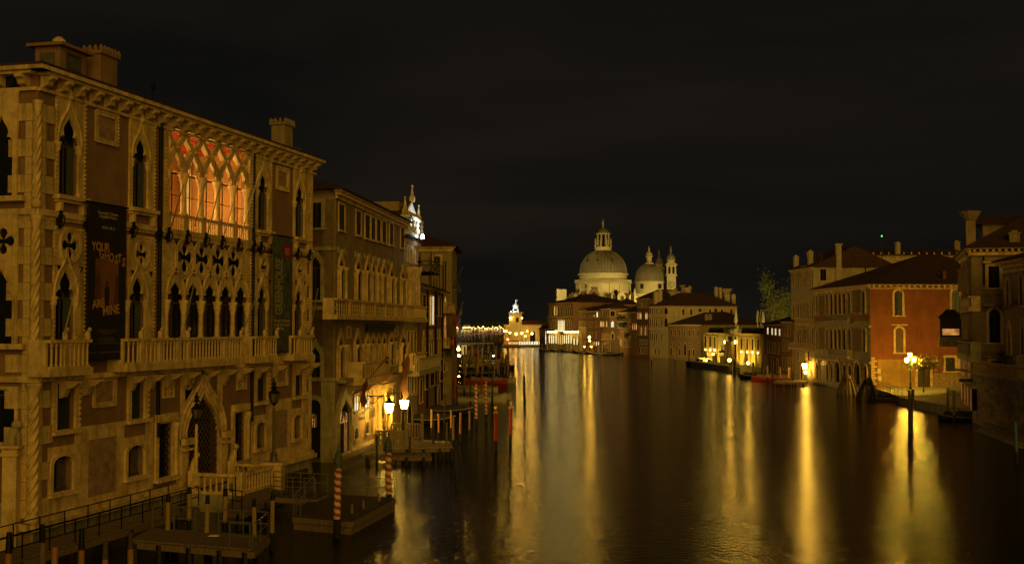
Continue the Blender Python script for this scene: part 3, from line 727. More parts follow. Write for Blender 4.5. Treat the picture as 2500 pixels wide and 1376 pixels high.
for q in sg:
    a, b, c, d = PX(*q); uc = (a + b) / 2
    o = F.add('window', MB().plate(arch_seg(uc, (b - a) / 2 + .22, c - .05, d - .28, .42), [arch_seg(uc, (b - a) / 2, c, d - .35, .35)], -.16, .02), STONE)
    F.add('pane', MB().box(a, b, .3, .32, c, d), GLASS, o); F.add('sill', MB().box(a - .3, b + .3, -.28, -.006, c - .22, c - .055), STONE, o)
    F.add('curtain', MB().box(uc + .1, b - .08, .24, .27, c + .05, d - .2), CURT, o)
    F.add('glazing_bar', MB().box(a, b, .22, .29, c + .01, c + .1).box(uc - .04, uc + .03, .22, .235, c + .1, d - .3).box(a, a + .09, .22, .29, c + .1, d), WOODD, o)
for q in gr:
    a, b, c, d = PX(*q)
    o = F.add('window', MB().plate(rect(a - .3, b + .3, c - .04, d + .35), [rect(a, b, c, d)], -.12, .02), STONE)
    F.add('pane', MB().box(a, b, .3, .32, c, d), GLASS, o); F.add('sill', MB().box(a - .35, b + .35, -.26, -.006, c - .22, c - .045), STONE, o)
    F.add('lintel', MB().box(a - .36, b + .36, -.24, -.006, d + .352, d + .5), STONE, o)
    F.add('shutter', MB().box(a + .03, b - .03, .2, .24, c + .02, d - .02), SHUT, o)
    dd = MB(); k = int((d - c) / .25)
    for i in range(k):
        for u in (a - .3, b + .3): dd.box(u - .06, u + .06, -.18, -.122, c + (d - c) * (i + .15) / k, c + (d - c) * (i + .8) / k)
    F.add('dentil_edge', dd, STONE, o, kind='stuff')
def lattice(mb, a, b, c, d, y, s=.34, w=.03, inside=None):
    """diagonal iron bars clipped to a rectangle, or to an outline test"""
    W_, H_ = b - a, d - c
    for sg_ in (1, -1):
        k = -H_
        while k < W_:
            P = []
            n = 14
            for i in range(n + 1):
                t = i / n; x = a + k + t * H_ if sg_ > 0 else b - k - t * H_; z = c + t * H_
                if a <= x <= b and (inside is None or inside(x, z)): P.append((x, y, z))
                elif len(P) > 1: mb.bar(P[0], P[-1], w); P = []
                else: P = []
            if len(P) > 1: mb.bar(P[0], P[-1], w)
            k += s
for q in la:
    a, b, c, d = PX(*q)
    o = F.add('window', MB().plate(rect(a - .3, b + .42, c - .04, d + .1), [rect(a, b, c, d)], -.14, .02), STONE)
    F.add('pane', MB().box(a, b, .36, .38, c, d), DARKV, o)
    mb = MB(); lattice(mb, a, b, c, d, .1, .42, .04); F.add('iron_lattice', mb, IRON, o)
    mb = MB(); 
    for i in range(8): x = a - .3 + (b - a + .72) * (i + .1) / 8; mb.box(x, x + (b - a + .72) / 12, -.26, -.006, d + .102, d + .5)
    F.add('dentilled_lintel', mb, STONE, o)
    F.add('sill', MB().box(a - .4, b + .5, -.34, -.006, c - .22, c - .045), STONE, o)
    F.add('jamb_column', MB().lathe((b + .2, -.2, c), [(.16, 0), (.16, .2), (.11, .3), (.10, d - c - .6), (.18, d - c - .3), (.2, d - c)], 8), STONE, o, smooth=True)
# small pierced plaques and the two dark quatrefoils above the portal
for x0, x1, yt, yb in ((395, 423, 905, 971), (576, 600, 893, 951)):
    u0, u1, z0, z1 = PX(x0, x1, yt, yb); uc = (u0 + u1) / 2; hh = z1 - z0
    hs_ = [circ(uc + sx * (u1 - u0) * .26, z0 + hh * fz, .13, 8) for sx in (-1, 1) for fz in (.15, .32, .5, .66, .8)] 
    o = F.add('pierced_plaque', MB().plate([(u0, z0), (u1, z0), (u1, z0 + hh * .78), (u1 - .25, z1 - .15), (uc, z1), (u0 + .25, z1 - .15), (u0, z0 + hh * .78)], hs_, -.1, -.004), STONE)
    F.add('plaque_back', MB().box(u0 + .05, u1 - .05, -.02, -.003, z0 + .05, z0 + hh * .85), DARKV, o)
for x, y in ((458, 925), (545, 915)):
    u, z = F.uz(x, y); o = F.add('blind_quatrefoil', MB().plate([(u + .62 * (p[0] - u) / .5, z + .62 * (p[1] - z) / .5) for p in quatre(u, z, .5)], [quatre(u, z, .48)], -.1, -.004), STONE)
    F.add('quatrefoil_back', MB().plate(quatre(u, z, .5), [], -.03, -.003), DARKV, o)
# water gate
uc = (pu0 + pu1) / 2 ; a = (pu1 - pu0) / 2 + .12; zs = F.uz(487, 1062)[1]; za = F.uz(489, 955)[1]
hh = za - zs
gate_hole = arch_ogee(uc, a, 1.36, zs, za)
ou = a + .75
gt = F.add('water_gate', MB().plate(arch_ogee(uc, ou, 1.34, zs, za + 1.0), [gate_hole], -.16, .1), STONE)
mo = MB()
prof = [(1, -.0), (.98, .18), (.86, .38), (.66, .54), (.42, .68), (.22, .80), (.08, .92), (0, 1)]
for ex, hx, tt in ((.72, 1.0, .1), (.35, .5, .08), (.04, .05, .06)):
    for s in (-1, 1): mo.tube([(uc + s * x * (a + ex), -.18, zs + y * (hh + hx)) for x, y in prof], tt, 6)
mo.lathe((uc, -.37, za + .95), [(.08, 0), (.3, .25), (.1, .45), (.16, .6), (.02, 1.0)], 8)
F.add('arch_moulding', mo, STONE, gt, smooth=True)
for s in (-1, 1): F.add('gate_pier', MB().box(uc + s * (a + .38) - .36, uc + s * (a + .38) + .36, -.34, -.162, 1.345, zs - .3).box(uc + s * (a + .38) - .5, uc + s * (a + .38) + .5, -.62, -.352, zs - .298, zs + .05).box(uc + s * (a + .38) - .5, uc + s * (a + .38) + .5, -.6, -.352, zs - .62, zs - .5), STONE, gt)
def in_gate(x, z):
    if z < zs: return abs(x - uc) < a
    f = (z - zs) / hh
    for i in range(len(prof) - 1):
        if prof[i][1] <= f <= prof[i + 1][1]:
            t = (f - prof[i][1]) / (prof[i + 1][1] - prof[i][1]); return abs(x - uc) < a * (prof[i][0] + (prof[i + 1][0] - prof[i][0]) * t)
    return False
mb = MB()
sN = .40
for sg_ in (1, -1):
    k = -(za - 1.36)
    while k < pu1 - pu0:
        prev = None
        for i in range(41):
            z = 1.4 + (za - 1.4) * i / 40; x = pu0 + k + (z - 1.4) if sg_ > 0 else pu1 - k - (z - 1.4); ok = in_gate(x, z)
            if ok and prev is None: prev = (x, .0 if sg_ > 0 else .04, z)
            if (not ok or i == 40) and prev is not None:
                mb.bar(prev, (x, prev[1], z), .05); prev = None
        k += sN
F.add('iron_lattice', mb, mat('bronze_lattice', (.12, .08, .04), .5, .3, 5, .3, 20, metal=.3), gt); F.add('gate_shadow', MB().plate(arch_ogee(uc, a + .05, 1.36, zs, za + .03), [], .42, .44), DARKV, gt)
# stone surrounds flanking the gate up to the balcony
for x0, x1 in ((440, 449), (530, 540)):
    u0, u1 = F.uz(x0, 980)[0], F.uz(x1, 980)[0]; F.add('stone_strip', MB().box(u0, u1, -.08, -.004, zm, ZB - .61), STONE)
# base moulding, plinth blocks
F.add('base_moulding', MB().box(-.35, EW + .25, -.42, -.004, zm - .28, zm).box(-.2, EW + .15, -.25, -.004, zm + .002, zm + .22), STONE)
pl_m = [MB().box(0, 1, -.16, -.006, 0, .62).mesh('plinth_block', STONED), MB().box(0, 1, -.20, -.006, 0, .62).mesh('plinth_block', STONED)]
ALG = mat('algae_dark_stone', (.10, .085, .04), .7, .5, 2, .7, 8, stain=.8, stain_col=(.03, .035, .012))
pl_d = [MB().box(0, 1, -.16, -.006, 0, .62).mesh('plinth_block', ALG), MB().box(0, 1, -.20, -.006, 0, .62).mesh('plinth_block', STONED)]
for r_ in range(4):
    u = -.1 - (.7 if r_ % 2 else 0)
    while u < EW - .05:
        w_ = R.uniform(1.4, 2.1); a0 = max(u, -.15); a1 = min(u + w_, EW + .02)
        if a1 - a0 > .15: F.addat('plinth_block', (pl_m if r_ < 1 else pl_d)[R.random() > .5], a0 + .01, 0, zm - .92 - .64 * r_, sc=(a1 - a0 - .02, 1, 1))
        u += w_
# corner: quoins and three twisted shafts
qm = MB().box(0, 1, -.09, -.006, 0, .78).mesh('quoin', STONE); Z = zm + .24; k = 0
while Z < ZE - 1.9:
    if k % 2 == 0 and not (ZB - 1.4 < Z < ZB - .1):
        F.addat('quoin', qm, .56, 0, Z, sc=(.62 + .12 * (k % 4 == 0), 1, 1))
    if k % 2 == 0: FS.addat('quoin', qm, FS.len - .56 - .85, 0, Z, sc=(.85, 1, 1))
    F.addat('quoin', qm, .10, 0, Z, sc=(.45, 1, 1)); FS.addat('quoin', qm, FS.len - .55, 0, Z, sc=(.45, 1, 1))
    Z += .8; k += 1
def twisted(z0, z1, r=.27):
    mb = MB(); h = z1 - z0; mb.lathe((-.02, -.02, z0), [(r * 1.5, 0), (r * 1.5, .25), (r * 1.15, .34), (r * .86, .42), (r * .86, h - .7), (r * 1.1, h - .62), (r, h - .5), (r * 1.6, h - .15), (r * 1.7, h)], 12)
    for j in range(4):
        P = []
        n = int((h - 1.1) / .1)
        for i in range(n + 1):
            t = j * PI / 2 + i * .1 * 3.2; P.append((-.02 + r * .82 * math.cos(t), -.02 + r * .82 * math.sin(t), z0 + .42 + (h - 1.1) * i / n))
        mb.tube(P, .085, 5)
    F.add('twisted_corner_shaft', mb, STONE, smooth=True)
twisted(zm + .05, ZB - .62, .22); twisted(ZB - .3, zsc - .3, .16); twisted(zsc + .02, ZE - 1.3, .14)
qm2 = MB().box(-.5, 0, -.08, -.006, 0, .8).mesh('quoin', STONE); Z = zm + .24; k = 0
while Z < ZE - 1.2: 
    if k % 2 == 0: F.addat('quoin', qm2, EW, 0, Z, sc=(1.25, 1, 1))
    Z += .8; k += 1
F.add('corner_strip', MB().box(EW - .28, EW + .06, -.09, -.004, zm, ZE - .6), STONE)
# side wall: windows, string courses
for fr, z_ in ((FS, ZB - .6), (FS, zsc - .28)): fr.add('string_course', MB().box(0, fr.len + .1, -.22, -.004, z_, z_ + .27), STONE)
FS.add('base_moulding', MB().box(0, FS.len + .2, -.35, -.004, zm - .28, zm), STONE)
for x, apex, bot, q in ((7, 283, 480, False), (6, 655, 838, True)):
    uw, z0 = FS.uz(x, bot); za_ = FS.uz(x, apex)[1]
    wo = FS.add('window', MB().plate(rect(uw - 1.05, uw + .85, z0, za_ + (1.2 if not q else 2.4)), [arch_trefoil(uw, .62, z0 + .004, za_ - 1.4, za_)] + ([quatre(uw + .1, za_ + 1.2, .6)] if q else []), -.22, -.1), STONE)
    FS.add('pane', MB().box(uw - .7, uw + .8, -.09, -.07, z0, za_ + 2), GLASS, wo); FS.add('sill', MB().box(uw - 1.2, uw + 1.3, -.45, -.006, z0 - .25, z0 - .01), STONE, wo)
window(FS, FS.uz(0, 1000)[0], 1.6, FS.uz(2, 1078)[1], FS.uz(2, 950)[1], 'seg')
# eaves, roof, chimneys, downpipes
for fr, a_, b2 in ((F, 0, EW + .5), (FS, 0, FS.len)):
    fr.add('cornice', MB().box(a_ - (.75 if fr is F else 0), b2 + (.72 if fr is FS else .2), -.75, 0, ZE - .02, ZE + .16).box(a_, b2, -.58, 0, ZE - .16, ZE - .024).box(a_, b2, -.16, 0, ZE - .85, ZE - .7), STONE)
cb = MB().plate([(0, 0), (-.62, 0), (-.62, -.14), (-.42, -.24), (-.36, -.42), (-.12, -.5), (0, -.66)], [], -.19, .19).xf(Matrix.Rotation(PI / 2, 4, 'Z')).mesh('corbel', STONE)
for i in range(25): put('corbel', cb, FR, F.M @ Matrix.Translation((.35 + (EW - .5) * i / 24, -.005, ZE - .165)))
for i in range(10): put('corbel', cb, FR, FS.M @ Matrix.Translation((FS.len - .6 - 1.2 * i, -.005, ZE - .165)))
roof(F, SD, ZE + .3, 1.5, .7)
def mound(u, y, z, sx, sy, h): return None
uk, _ = F.uz(147, 150, 2.0); uk2, _ = F.uz(205, 160, 2.0)
kz = ZE + .95
dm = F.add('roof_cabin', MB().box(uk, uk2 + .2, 2.0, 3.4, kz - .4, kz + 1.35).box(uk - .3, uk2 + .5, 1.7, 3.7, kz + 1.352, kz + 1.5), PLAST)
for fx in (.3,): F.add('cabin_window', MB().plate(rect(uk + .45, uk2 - .35, kz + .3, kz + 1.15), [rect(uk + .55, uk2 - .45, kz + .4, kz + 1.05)], 1.93, 1.998), WOODD, dm); F.add('cabin_pane', MB().box(uk + .55, uk2 - .45, 1.985, 1.995, kz + .4, kz + 1.05), CURT, dm)
F.add('cabin_window', MB().box(uk - .06, uk - .003, 2.3, 3.1, kz + .4, kz + 1.05), CURT, dm)
F.add('cabin_dome', MB().lathe((uk + .3, 2.3, kz + 1.502), [(.36, 0), (.3, .22), (.12, .36), (.02, .38)], 10), STONE, dm)
uc1 = F.uz(256, 160, 1.9)[0]; chimney(F, uc1, 2.1, ZE + .85, 1.5, .9, 1.7, PLAST, 'crenel')
uc2 = F.uz(692, 330, 1.9)[0]; chimney(F, uc2, 2.0, ZE + .7, 1.3, 1.0, 1.8, PLASTO, 'crenel')
ant = MB(); 
ua = F.uz(727, 356, 2.5)[0]
ant.bar((ua, 2.5, ZE + .4), (ua, 2.5, ZE + 1.5), .04).bar((ua - .6, 2.5, ZE + 1.2), (ua + .6, 2.5, ZE + 1.2), .03)
for i in range(6): ant.bar((ua - .6 + .24 * i, 2.5, ZE + .8), (ua - .6 + .24 * i, 2.5, ZE + 1.6), .03)
tag(put('aerial', (ant, STEEL), None, F.W), 'comb-shaped television aerial on the gothic palace roof beside the far chimney', 'aerial')
an2 = MB(); ua = F.uz(373, 232, 3)[0]; an2.bar((ua, 3, ZE + .5), (ua, 3, ZE + 2.4), .05).cbox((ua, 3, ZE + 1.2), .25, .25, .3).cbox((ua, 3, ZE + 2.2), .2, .2, .3)
tag(put('aerial', (an2, IRON), None, F.W), 'thin dark mast on the gothic palace roof above the glowing loggia', 'aerial')
for x, yb in ((384, 1010), (613, 1010)):
    u = F.uz(x, 600)[0]; F.add('downpipe', MB().tube([(u, -.16, ZE - .7), (u, -.16, 4.2)], .1, 8), IRON)
for k_, (x, yb) in enumerate(((384, 0), (613, 0))):
    u = F.uz(x, 600)[0]
    F.add('pipe_recess', MB().box(u - .28, u + .28, -.02, -.003, 4.2, ZE - .8), PLASTT)

# the two hanging banners
def text_mesh(name, txt, w, h, m, bold=.0, spacing=1.0):
    """lettering as a flat mesh, w wide and h high (capital height), left edge at 0, baseline at 0"""
    c = bpy.data.curves.new(name, 'FONT'); c.body = txt; c.size = 1; c.offset = bold; c.space_character = spacing; c.resolution_u = 3; c.extrude = .004
    o = bpy.data.objects.new(name, c); COL.objects.link(o); dg = bpy.context.evaluated_depsgraph_get(); dg.update()
    me = bpy.data.meshes.new_from_object(o.evaluated_get(dg)); bpy.data.objects.remove(o); bpy.data.curves.remove(c)
    xs = [v.co.x for v in me.vertices]; a_, b_ = min(xs), max(xs); sx = w / (b_ - a_); sy = h / .73
    for v in me.vertices: x, y, z = v.co; v.co = ((x - a_) * sx, -z, y * sy)
    me.materials.clear(); me.materials.append(m); me.name = name; return me
def lettering(parent, txt, x, y, z, w, h, m, bold=0, rot=0, M0=None, name='lettering'):
    M = Matrix.Translation((x, y, z)) @ Matrix.Rotation(-rot, 4, 'Y')
    if M0 is not None: M = M0 @ M
    return put(name, text_mesh(name, txt, w, h, m, bold), parent, M)
BANK = mat('black_banner_cloth', (.022, .017, .012), .8, .15, 1.5, .2, 3)
TXT = mat('pale_print', (.42, .33, .24), .7, .1, 2, .05, 5); TXTO = mat('orange_print', (.55, .27, .10), .7, .1, 2, .05, 5)
PIC = mat('orange_photo_print', (.22, .085, .03), .7, .35, .5, .05, 5); SIL = mat('dark_figure_print', (.035, .02, .012), .8, .2, 1, .05, 5)
u0, u1 = F.uz(213, 690, -.7)[0], F.uz(306, 690, -.7)[0]; z1 = F.uz(213, 494, -.7)[1]; z0 = F.uz(260, 874, -.7)[1]
b1 = thing('banner', 'tall black exhibition banner with orange lettering hung between two windows', 'banner', F.world(u0, -.72, 0), F.rz)
W1 = u1 - u0; nseg = 10; bm1 = MB()
P = [[(W1 * i / 8, .02 * math.sin(i * 1.1 + j * .5), z0 + (z1 - z0) * j / nseg) for i in range(9)] for j in range(nseg + 1)]
ban = MB().box(0, W1, 0, .03, z0, z1)
cl = put('banner_cloth', (ban, BANK), b1)
put('banner_rod', (MB().tube([(-.15, .02, z1 + .05), (W1 + .15, .02, z1 + .05)], .06, 6), IRON), b1); put('banner_rod', (MB().tube([(-.1, .02, z0 - .04), (W1 + .1, .02, z0 - .04)], .05, 6), IRON), b1)
for x_ in (.1, W1 - .1): put('banner_strut', (MB().bar((x_, .02, z1 + .05), (x_, .7, z1 + .05), .05), IRON), b1)
H1 = z1 - z0; fz = lambda f: z1 - H1 * f
put('printed_picture', (MB().box(W1 * .19, W1 * .80, -.006, -.002, fz(.665), fz(.350)), PIC), cl)
fg = MB().plate([(W1 * .44, fz(.664)), (W1 * .55, fz(.664)), (W1 * .56, fz(.57)), (W1 * .545, fz(.535)), (W1 * .52, fz(.525)), (W1 * .47, fz(.525)), (W1 * .445, fz(.535)), (W1 * .43, fz(.57))], [], -.011, -.007)
fg.plate(circ(W1 * .495, fz(.51), W1 * .033, 10), [], -.011, -.007)
put('printed_figure', (fg, SIL), cl)
put('printed_shadow', (MB().plate([(W1 * .192, fz(.66)), (W1 * .33, fz(.66)), (W1 * .33, fz(.46)), (W1 * .27, fz(.42)), (W1 * .192, fz(.44))], [], -.0095, -.0065).plate([(W1 * .67, fz(.66)), (W1 * .798, fz(.66)), (W1 * .798, fz(.44)), (W1 * .72, fz(.46))], [], -.0095, -.0065), mat('dim_print', (.12, .05, .02), .8)), cl)
TY = -.016
for txt, fx, fw_, f, s_, m_, r_, bo in (('Expanded Cinema', .24, .52, .060, .15, TXT, 0, .01), ('Amplified Voices', .27, .46, .084, .15, TXT, 0, .01), ('15.04 / 24.11', .34, .33, .155, .14, TXT, 0, .01), ('YOUR', .09, .46, .300, .42, TXTO, 0, .012),
                            ('G', .29, .11, .350, .44, TXTO, .05, .012), ('H', .42, .10, .356, .44, TXTO, -.03, .012), ('O', .54, .12, .366, .44, TXTO, 0, .012), ('S', .68, .09, .370, .44, TXTO, -.2, .012), ('T', .77, .10, .366, .44, TXTO, 0, .012), ('S', .88, .08, .386, .44, TXTO, -.2, .012),
                            ('ARE', .12, .33, .678, .42, TXTO, .12, .015), ('MINE', .40, .44, .722, .46, TXTO, .10, .015)):
    lettering(cl, txt, W1 * fx, TY, fz(f), W1 * fw_, s_, m_, bo, r_)
for i, wd_ in enumerate((.5, .5, .25, 0, .38, .5, .45, .62)):
    if wd_: put('small_print_line', (MB().box(W1 * (.5 - wd_ / 2), W1 * (.5 + wd_ / 2), -.006, -.002, fz(.815 + .0125 * i) - .02, fz(.815 + .0125 * i) + .02), mat('faint_print', (.10, .08, .06), .8)), cl)
for i, (fx, ww) in enumerate(((.08, .1), (.2, .08), (.36, .08), (.46, .1), (.6, .1), (.72, .09), (.82, .05), (.93, .06))): put('printed_logo', (MB().box(W1 * fx - W1 * ww / 2, W1 * fx + W1 * ww / 2, -.006, -.002, fz(.965), fz(.955)), MATS['faint_print']), cl)
GRNB = mat('foliage_print', (.085, .095, .055), .8, .8, 1.6, .1, 3, stain=.8, stain_col=(.03, .035, .02))
u0, u1 = F.uz(665, 715, -.7)[0], F.uz(713, 715, -.7)[0]; z1 = F.uz(665, 574, -.7)[1]; z0 = F.uz(690, 857, -.7)[1]
b2_ = thing('banner', 'tall leafy green banner reading greenhouse upward with a red square at its top', 'banner', F.world(u0, -.72, 0), F.rz)
W1 = u1 - u0; cl = put('banner_cloth', (MB().box(0, W1, 0, .03, z0, z1), GRNB), b2_)
put('banner_rod', (MB().tube([(-.15, .02, z1 + .05), (W1 + .15, .02, z1 + .05)], .06, 6), IRON), b2_); put('banner_rod', (MB().tube([(-.1, .02, z0 - .04), (W1 + .1, .02, z0 - .04)], .05, 6), IRON), b2_)
H1 = z1 - z0; fz = lambda f: z1 - H1 * f
put('red_square_print', (MB().box(W1 * .54, W1 * .97, -.006, -.002, fz(.175), fz(.06)), mat('red_print', (.30, .012, .03), .7, .1)), cl)
for i in range(4): put('small_print_line', (MB().box(W1 * .60, W1 * (.84 - .05 * (i % 2)), -.010, -.007, fz(.10 + .016 * i) - .035, fz(.10 + .016 * i) + .03), TXT), cl)
lettering(cl, 'GREENHOUSE', W1 * .47, TY, fz(.68), H1 * .485, W1 * .37, mat('pale_green_print', (.30, .27, .18), .8, .1), .03, PI / 2)
for i, (s_, w_) in enumerate((('Monica de Miranda', .80), ('Sonia Vaz Borges', .80), ('Vania Gala', .5))): lettering(cl, s_, W1 * .07, TY, fz(.745 + .034 * i), W1 * w_, .2, TXT, .02)
lettering(cl, 'TEM', W1 * .40, TY, fz(.155), H1 * .085, W1 * .3, mat('dim_green_print', (.13, .13, .08), .8, .1), .03, PI / 2)
# ------------------------------------------------------------------ generic reading of windows from the photograph
def wpx(F_, x0, x1, yt, yb, kind='rect', **k):
    a, b, c, d = F_.r(x0, x1, yt, yb)
    if kind in ('ogee', 'trefoil', 'lancet') and 'zs' not in k: k['zs'] = d - min((b - a) * 1.15, (d - c) * .35)
    return window(F_, (a + b) / 2, max(b - a, .3), c, d, kind, **k)
def building(name, label, cat, p0, p1, depth, h, wall, roofm=None, rise=2.2, over=.5, rk='hip', dent=.6, cm=None, group=None, z0=-1.5, ht=.5, holes=(), side='left'):
    t = root_at(name, label, cat, p0, p1, group); f = Frame(p0, p1, t)
    shell(f, depth, h, z0, True, wall, holes)
    if rise: roof(f, depth, h + .02, rise, over, rk, roofm)
    cornice(f, h, ht, over * .75, cm or STONE, dent=dent)
    if side == 'left': p = f.p0 - f.n * depth; fs = Frame((p.x, p.y), p0, t)
    else: p = f.p1 - f.n * depth; fs = Frame(p1, (p.x, p.y), t)
    return t, f, fs
def xy(v): return (v.x, v.y)
def alongpx(p0, d, px):
    """distance along direction d from p0 at which pixel column px is met"""
    k = (px - 1250) / FPX; return (k * p0[1] - p0[0]) / (d[0] - k * d[1])
def go(p, d, t): return (p[0] + d[0] * t, p[1] + d[1] * t)

# ------------------------------------------------------------------ second palace: brick flank, ochre gothic front
dB = Vector((.093, 1)).normalized(); PB = xy(atz(816, 1118, .3)); LB = alongpx(PB, dB, 986); PB1 = go(PB, dB, LB)
hB = Frame(PB, PB1).uz(816, 458)[1]
BB, FB, FBs = building('ochre_palace', 'tall ochre gothic palace with brick flank and hanging lamps beside its lit water door', 'palace', PB, PB1, 13, hB, PLASTO, rise=2.6, over=.75, dent=.62, ht=.75)
FB.add('plaster_field', MB().box(.0, LB, -.010, -.002, .4, 5.6), PLASTP)
FBs.add('brick_face', MB().box(0, FBs.len - .9, -.010, -.003, -1, hB - .9), BRICK)
FBs.add('corner_pier', MB().box(FBs.len - 1.0, FBs.len + .05, -.12, -.004, -.5, 5.9), STONED); FBs.add('corner_pier', MB().box(FBs.len - .95, FBs.len - .1, -.06, -.0035, 6.3, hB - .8), BRICKL)
for z in (5.95, 11.2, 15.6): FBs.add('string_course', MB().box(0, FBs.len + .1, -.16, -.005, z, z + .28), STONED)
xs_, zz = FBs.uz(790, 520), 0
for (x0, x1, yt, yb, kd) in ((762, 785, 495, 556, 'rect'), (758, 783, 625, 732, 'ogee'), (758, 782, 845, 925, 'ogee')): wpx(FBs, x0, x1, yt, yb, kd, fm=STONED, pm=DARKV, sill=True, fw=.3)
wpx(FBs, 752, 783, 975, 1118, 'round', fm=STONED, pm=DARKV, fw=.35, sill=False, mull=0)
wpx(FBs, 757, 770, 1012, 1042, 'round', fm=STONED, lit=WINO, fw=.12, sill=False, mull=2)
for a, b, c, d in ((826, 840, 500, 562), (868, 880, 517, 574), (890, 902, 526, 582), (905, 915, 532, 586), (918, 928, 536, 589), (932, 942, 541, 593), (950, 959, 547, 598), (977, 986, 557, 605)): wpx(FB, a, b, c, d, 'rect', pm=SHUT, fw=.16, mull=1)
for a, b, c, d in ((825, 838, 623, 735), (866, 880, 632, 738), (890, 902, 635, 740), (905, 915, 638, 742), (918, 927, 641, 743), (930, 941, 645, 744), (949, 960, 652, 746), (977, 987, 657, 748)):
    wo = wpx(FB, a, b, c, d, 'ogee', pm=SHUT, fw=.2, mull=0, sill=False, out=.14)
    u0, u1, z0, z1 = FB.r(a, b, c, d)
    for u in (u0 - .05, u1 + .05): FB.add('jamb_column', MB().lathe((u, -.2, z0), [(.2, 0), (.13, .3), (.12, (z1 - z0) * .62), (.26, (z1 - z0) * .72), (.26, (z1 - z0) * .75)], 8), STONE, wo, smooth=True)
for x, y in ((826, 611), (840, 615), (868, 622), (879, 625), (890, 626), (903, 628), (917, 632), (928, 635), (941, 638), (949, 641), (959, 644), (977, 647), (986, 649)):
    u, z = FB.uz(x, y); FB.add('porphyry_roundel', MB().plate(circ(u, z, .34, 12), [circ(u, z, .24, 12)], -.1, -.004).plate(circ(u, z, .24, 12), [], -.04, -.005), STONED)
for a, b, c, d in ((823, 836, 816, 922), (864, 878, 816, 915), (948, 959, 816, 890), (976, 990, 814, 902)):
    wo = wpx(FB, a, b, c, d, 'ogee', pm=SHUT, fw=.24, mull=1, sill=True, out=.14)
    u0, u1, z0, z1 = FB.r(a, b, c, d)
    for u in (u0 - .05, u1 + .05): FB.add('jamb_column', MB().lathe((u, -.2, z0), [(.18, 0), (.12, .3), (.12, (z1 - z0) * .62), (.28, (z1 - z0) * .72), (.28, (z1 - z0) * .76)], 8), STONE, wo, smooth=True)
for i in range(4):
    a = 890 + 13.6 * i; wo = wpx(FB, a, a + 10, 822 - i, 897 - 2 * i, 'ogee', pm=DARKV, fw=.2, mull=0, sill=False, out=.16)
    u0, u1, z0, z1 = FB.r(a, a + 10, 822, 897); FB.add('jamb_column', MB().lathe((u0 - .1, -.24, z0), [(.2, 0), (.15, .3), (.14, (z1 - z0) * .6), (.3, (z1 - z0) * .72), (.3, (z1 - z0) * .8)], 8), STONE, wo, smooth=True)
u0, u1 = FB.uz(889, 800)[0], FB.uz(950, 800)[0]; z0, z1 = FB.uz(915, 809)[1], FB.uz(915, 790)[1]
FB.add('rolled_awning', MB().tube([(u0, -.45, z1 - .2), (u1, -.45, z1 - .2)], .2, 8).box(u0, u1, -.5, -.3, z0, z1 - .3), TARPB)
for x, y in ((836, 780), (850, 795), (857, 872), (970, 870)): relief_ = None
for x, y, r_ in ((851, 870, .5), (968, 864, .5)): u, z = FB.uz(x, y); FB.add('oval_medallion', MB().plate([(u + .8 * (p[0] - u), z + 1.5 * (p[1] - z)) for p in circ(u, z, r_ + .15, 14)], [[(u + .8 * (p[0] - u), z + 1.5 * (p[1] - z)) for p in circ(u, z, r_ - .05, 14)]], -.12, -.004), STONE)
for x0, x1, yt, yb in ((846, 856, 795, 825), (963, 971, 795, 822)):
    u0, u1, z0, z1 = FB.r(x0, x1, yt, yb); FB.add('relief_panel', MB().plate(rect(u0, u1, z0, z1), [rect(u0 + .15, u1 - .15, z0 + .15, z1 - .15)], -.08, -.004), STONE)
# balconies
zq = FB.uz(900, 773, -1.0)[1]; u0, u1 = FB.uz(822, 760, -1)[0], FB.len
balustrade(FB, u0, u1, zq, 1.25, .95, STONE, 44, .055, [u0 + (u1 - u0) * k / 7 for k in range(1, 7)], kind='turned', sh=.26)
zq = FB.uz(920, 925, -1.6)[1]; u0, u1 = FB.uz(893, 905, -1.6)[0], FB.uz(958, 900, -1.6)[0]
balustrade(FB, u0, u1, zq + .2, 1.3, 1.5, STONE, 16, .06, kind='plain', sh=.5)
for i in range(5): u = u0 + (u1 - u0) * (i + .2) / 4.6; put('balcony_bracket', bk, BB, FB.M @ Matrix.Translation((u, -.005, zq - .3)) @ Matrix.Scale(1.5, 4, (0, 1, 0)))
for a, b, y in ((822, 850, 932), (862, 884, 922), (974, 992, 912)):
    z = FB.uz((a + b) / 2, y)[1]; FB.add('balconette', MB().box(FB.uz(a, y)[0], FB.uz(b, y)[0], -.7, -.004, z, z + .3), STONED)
# ground floor
wo = wpx(FB, 821, 850, 973, 1104, 'ogee', fm=STONED, lit=None, pm=DARKV, fw=.5, out=.3, sill=False, mull=0)
u0, u1, z0, z1 = FB.r(823, 848, 985, 1104)
gl = MB()
for i in range(9): x = u0 + (u1 - u0) * (i + .5) / 9; gl.bar((x, -.12, z0), (x, -.12, z0 + (z1 - z0) * .62), .05)
for k_ in range(5):
    for s in (-1, 1):
        cx = (u0 + u1) / 2 + s * (u1 - u0) * .18; cz = z0 + (z1 - z0) * (.66 + k_ * .055); rr_ = .28 - k_ * .03
        gl.tube([(p[0] - s * k_ * .12, -.12, p[1]) for p in circ(cx, cz, rr_, 10)], .028, 4)
FB.add('wrought_iron_gate', gl, IRON, wo)
FB.add('lit_hall', MB().plate(arch_ogee((u0 + u1) / 2, (u1 - u0) * .42, z0 + (z1 - z0) * .6, z0 + (z1 - z0) * .75, z1 - .5), [], -.05, -.03), WINO, wo)
FB.add('lit_hall', MB().box(u0 + (u1 - u0) * .62, u1 - .1, -.05, -.03, z0, z0 + (z1 - z0) * .6), WINO, wo)
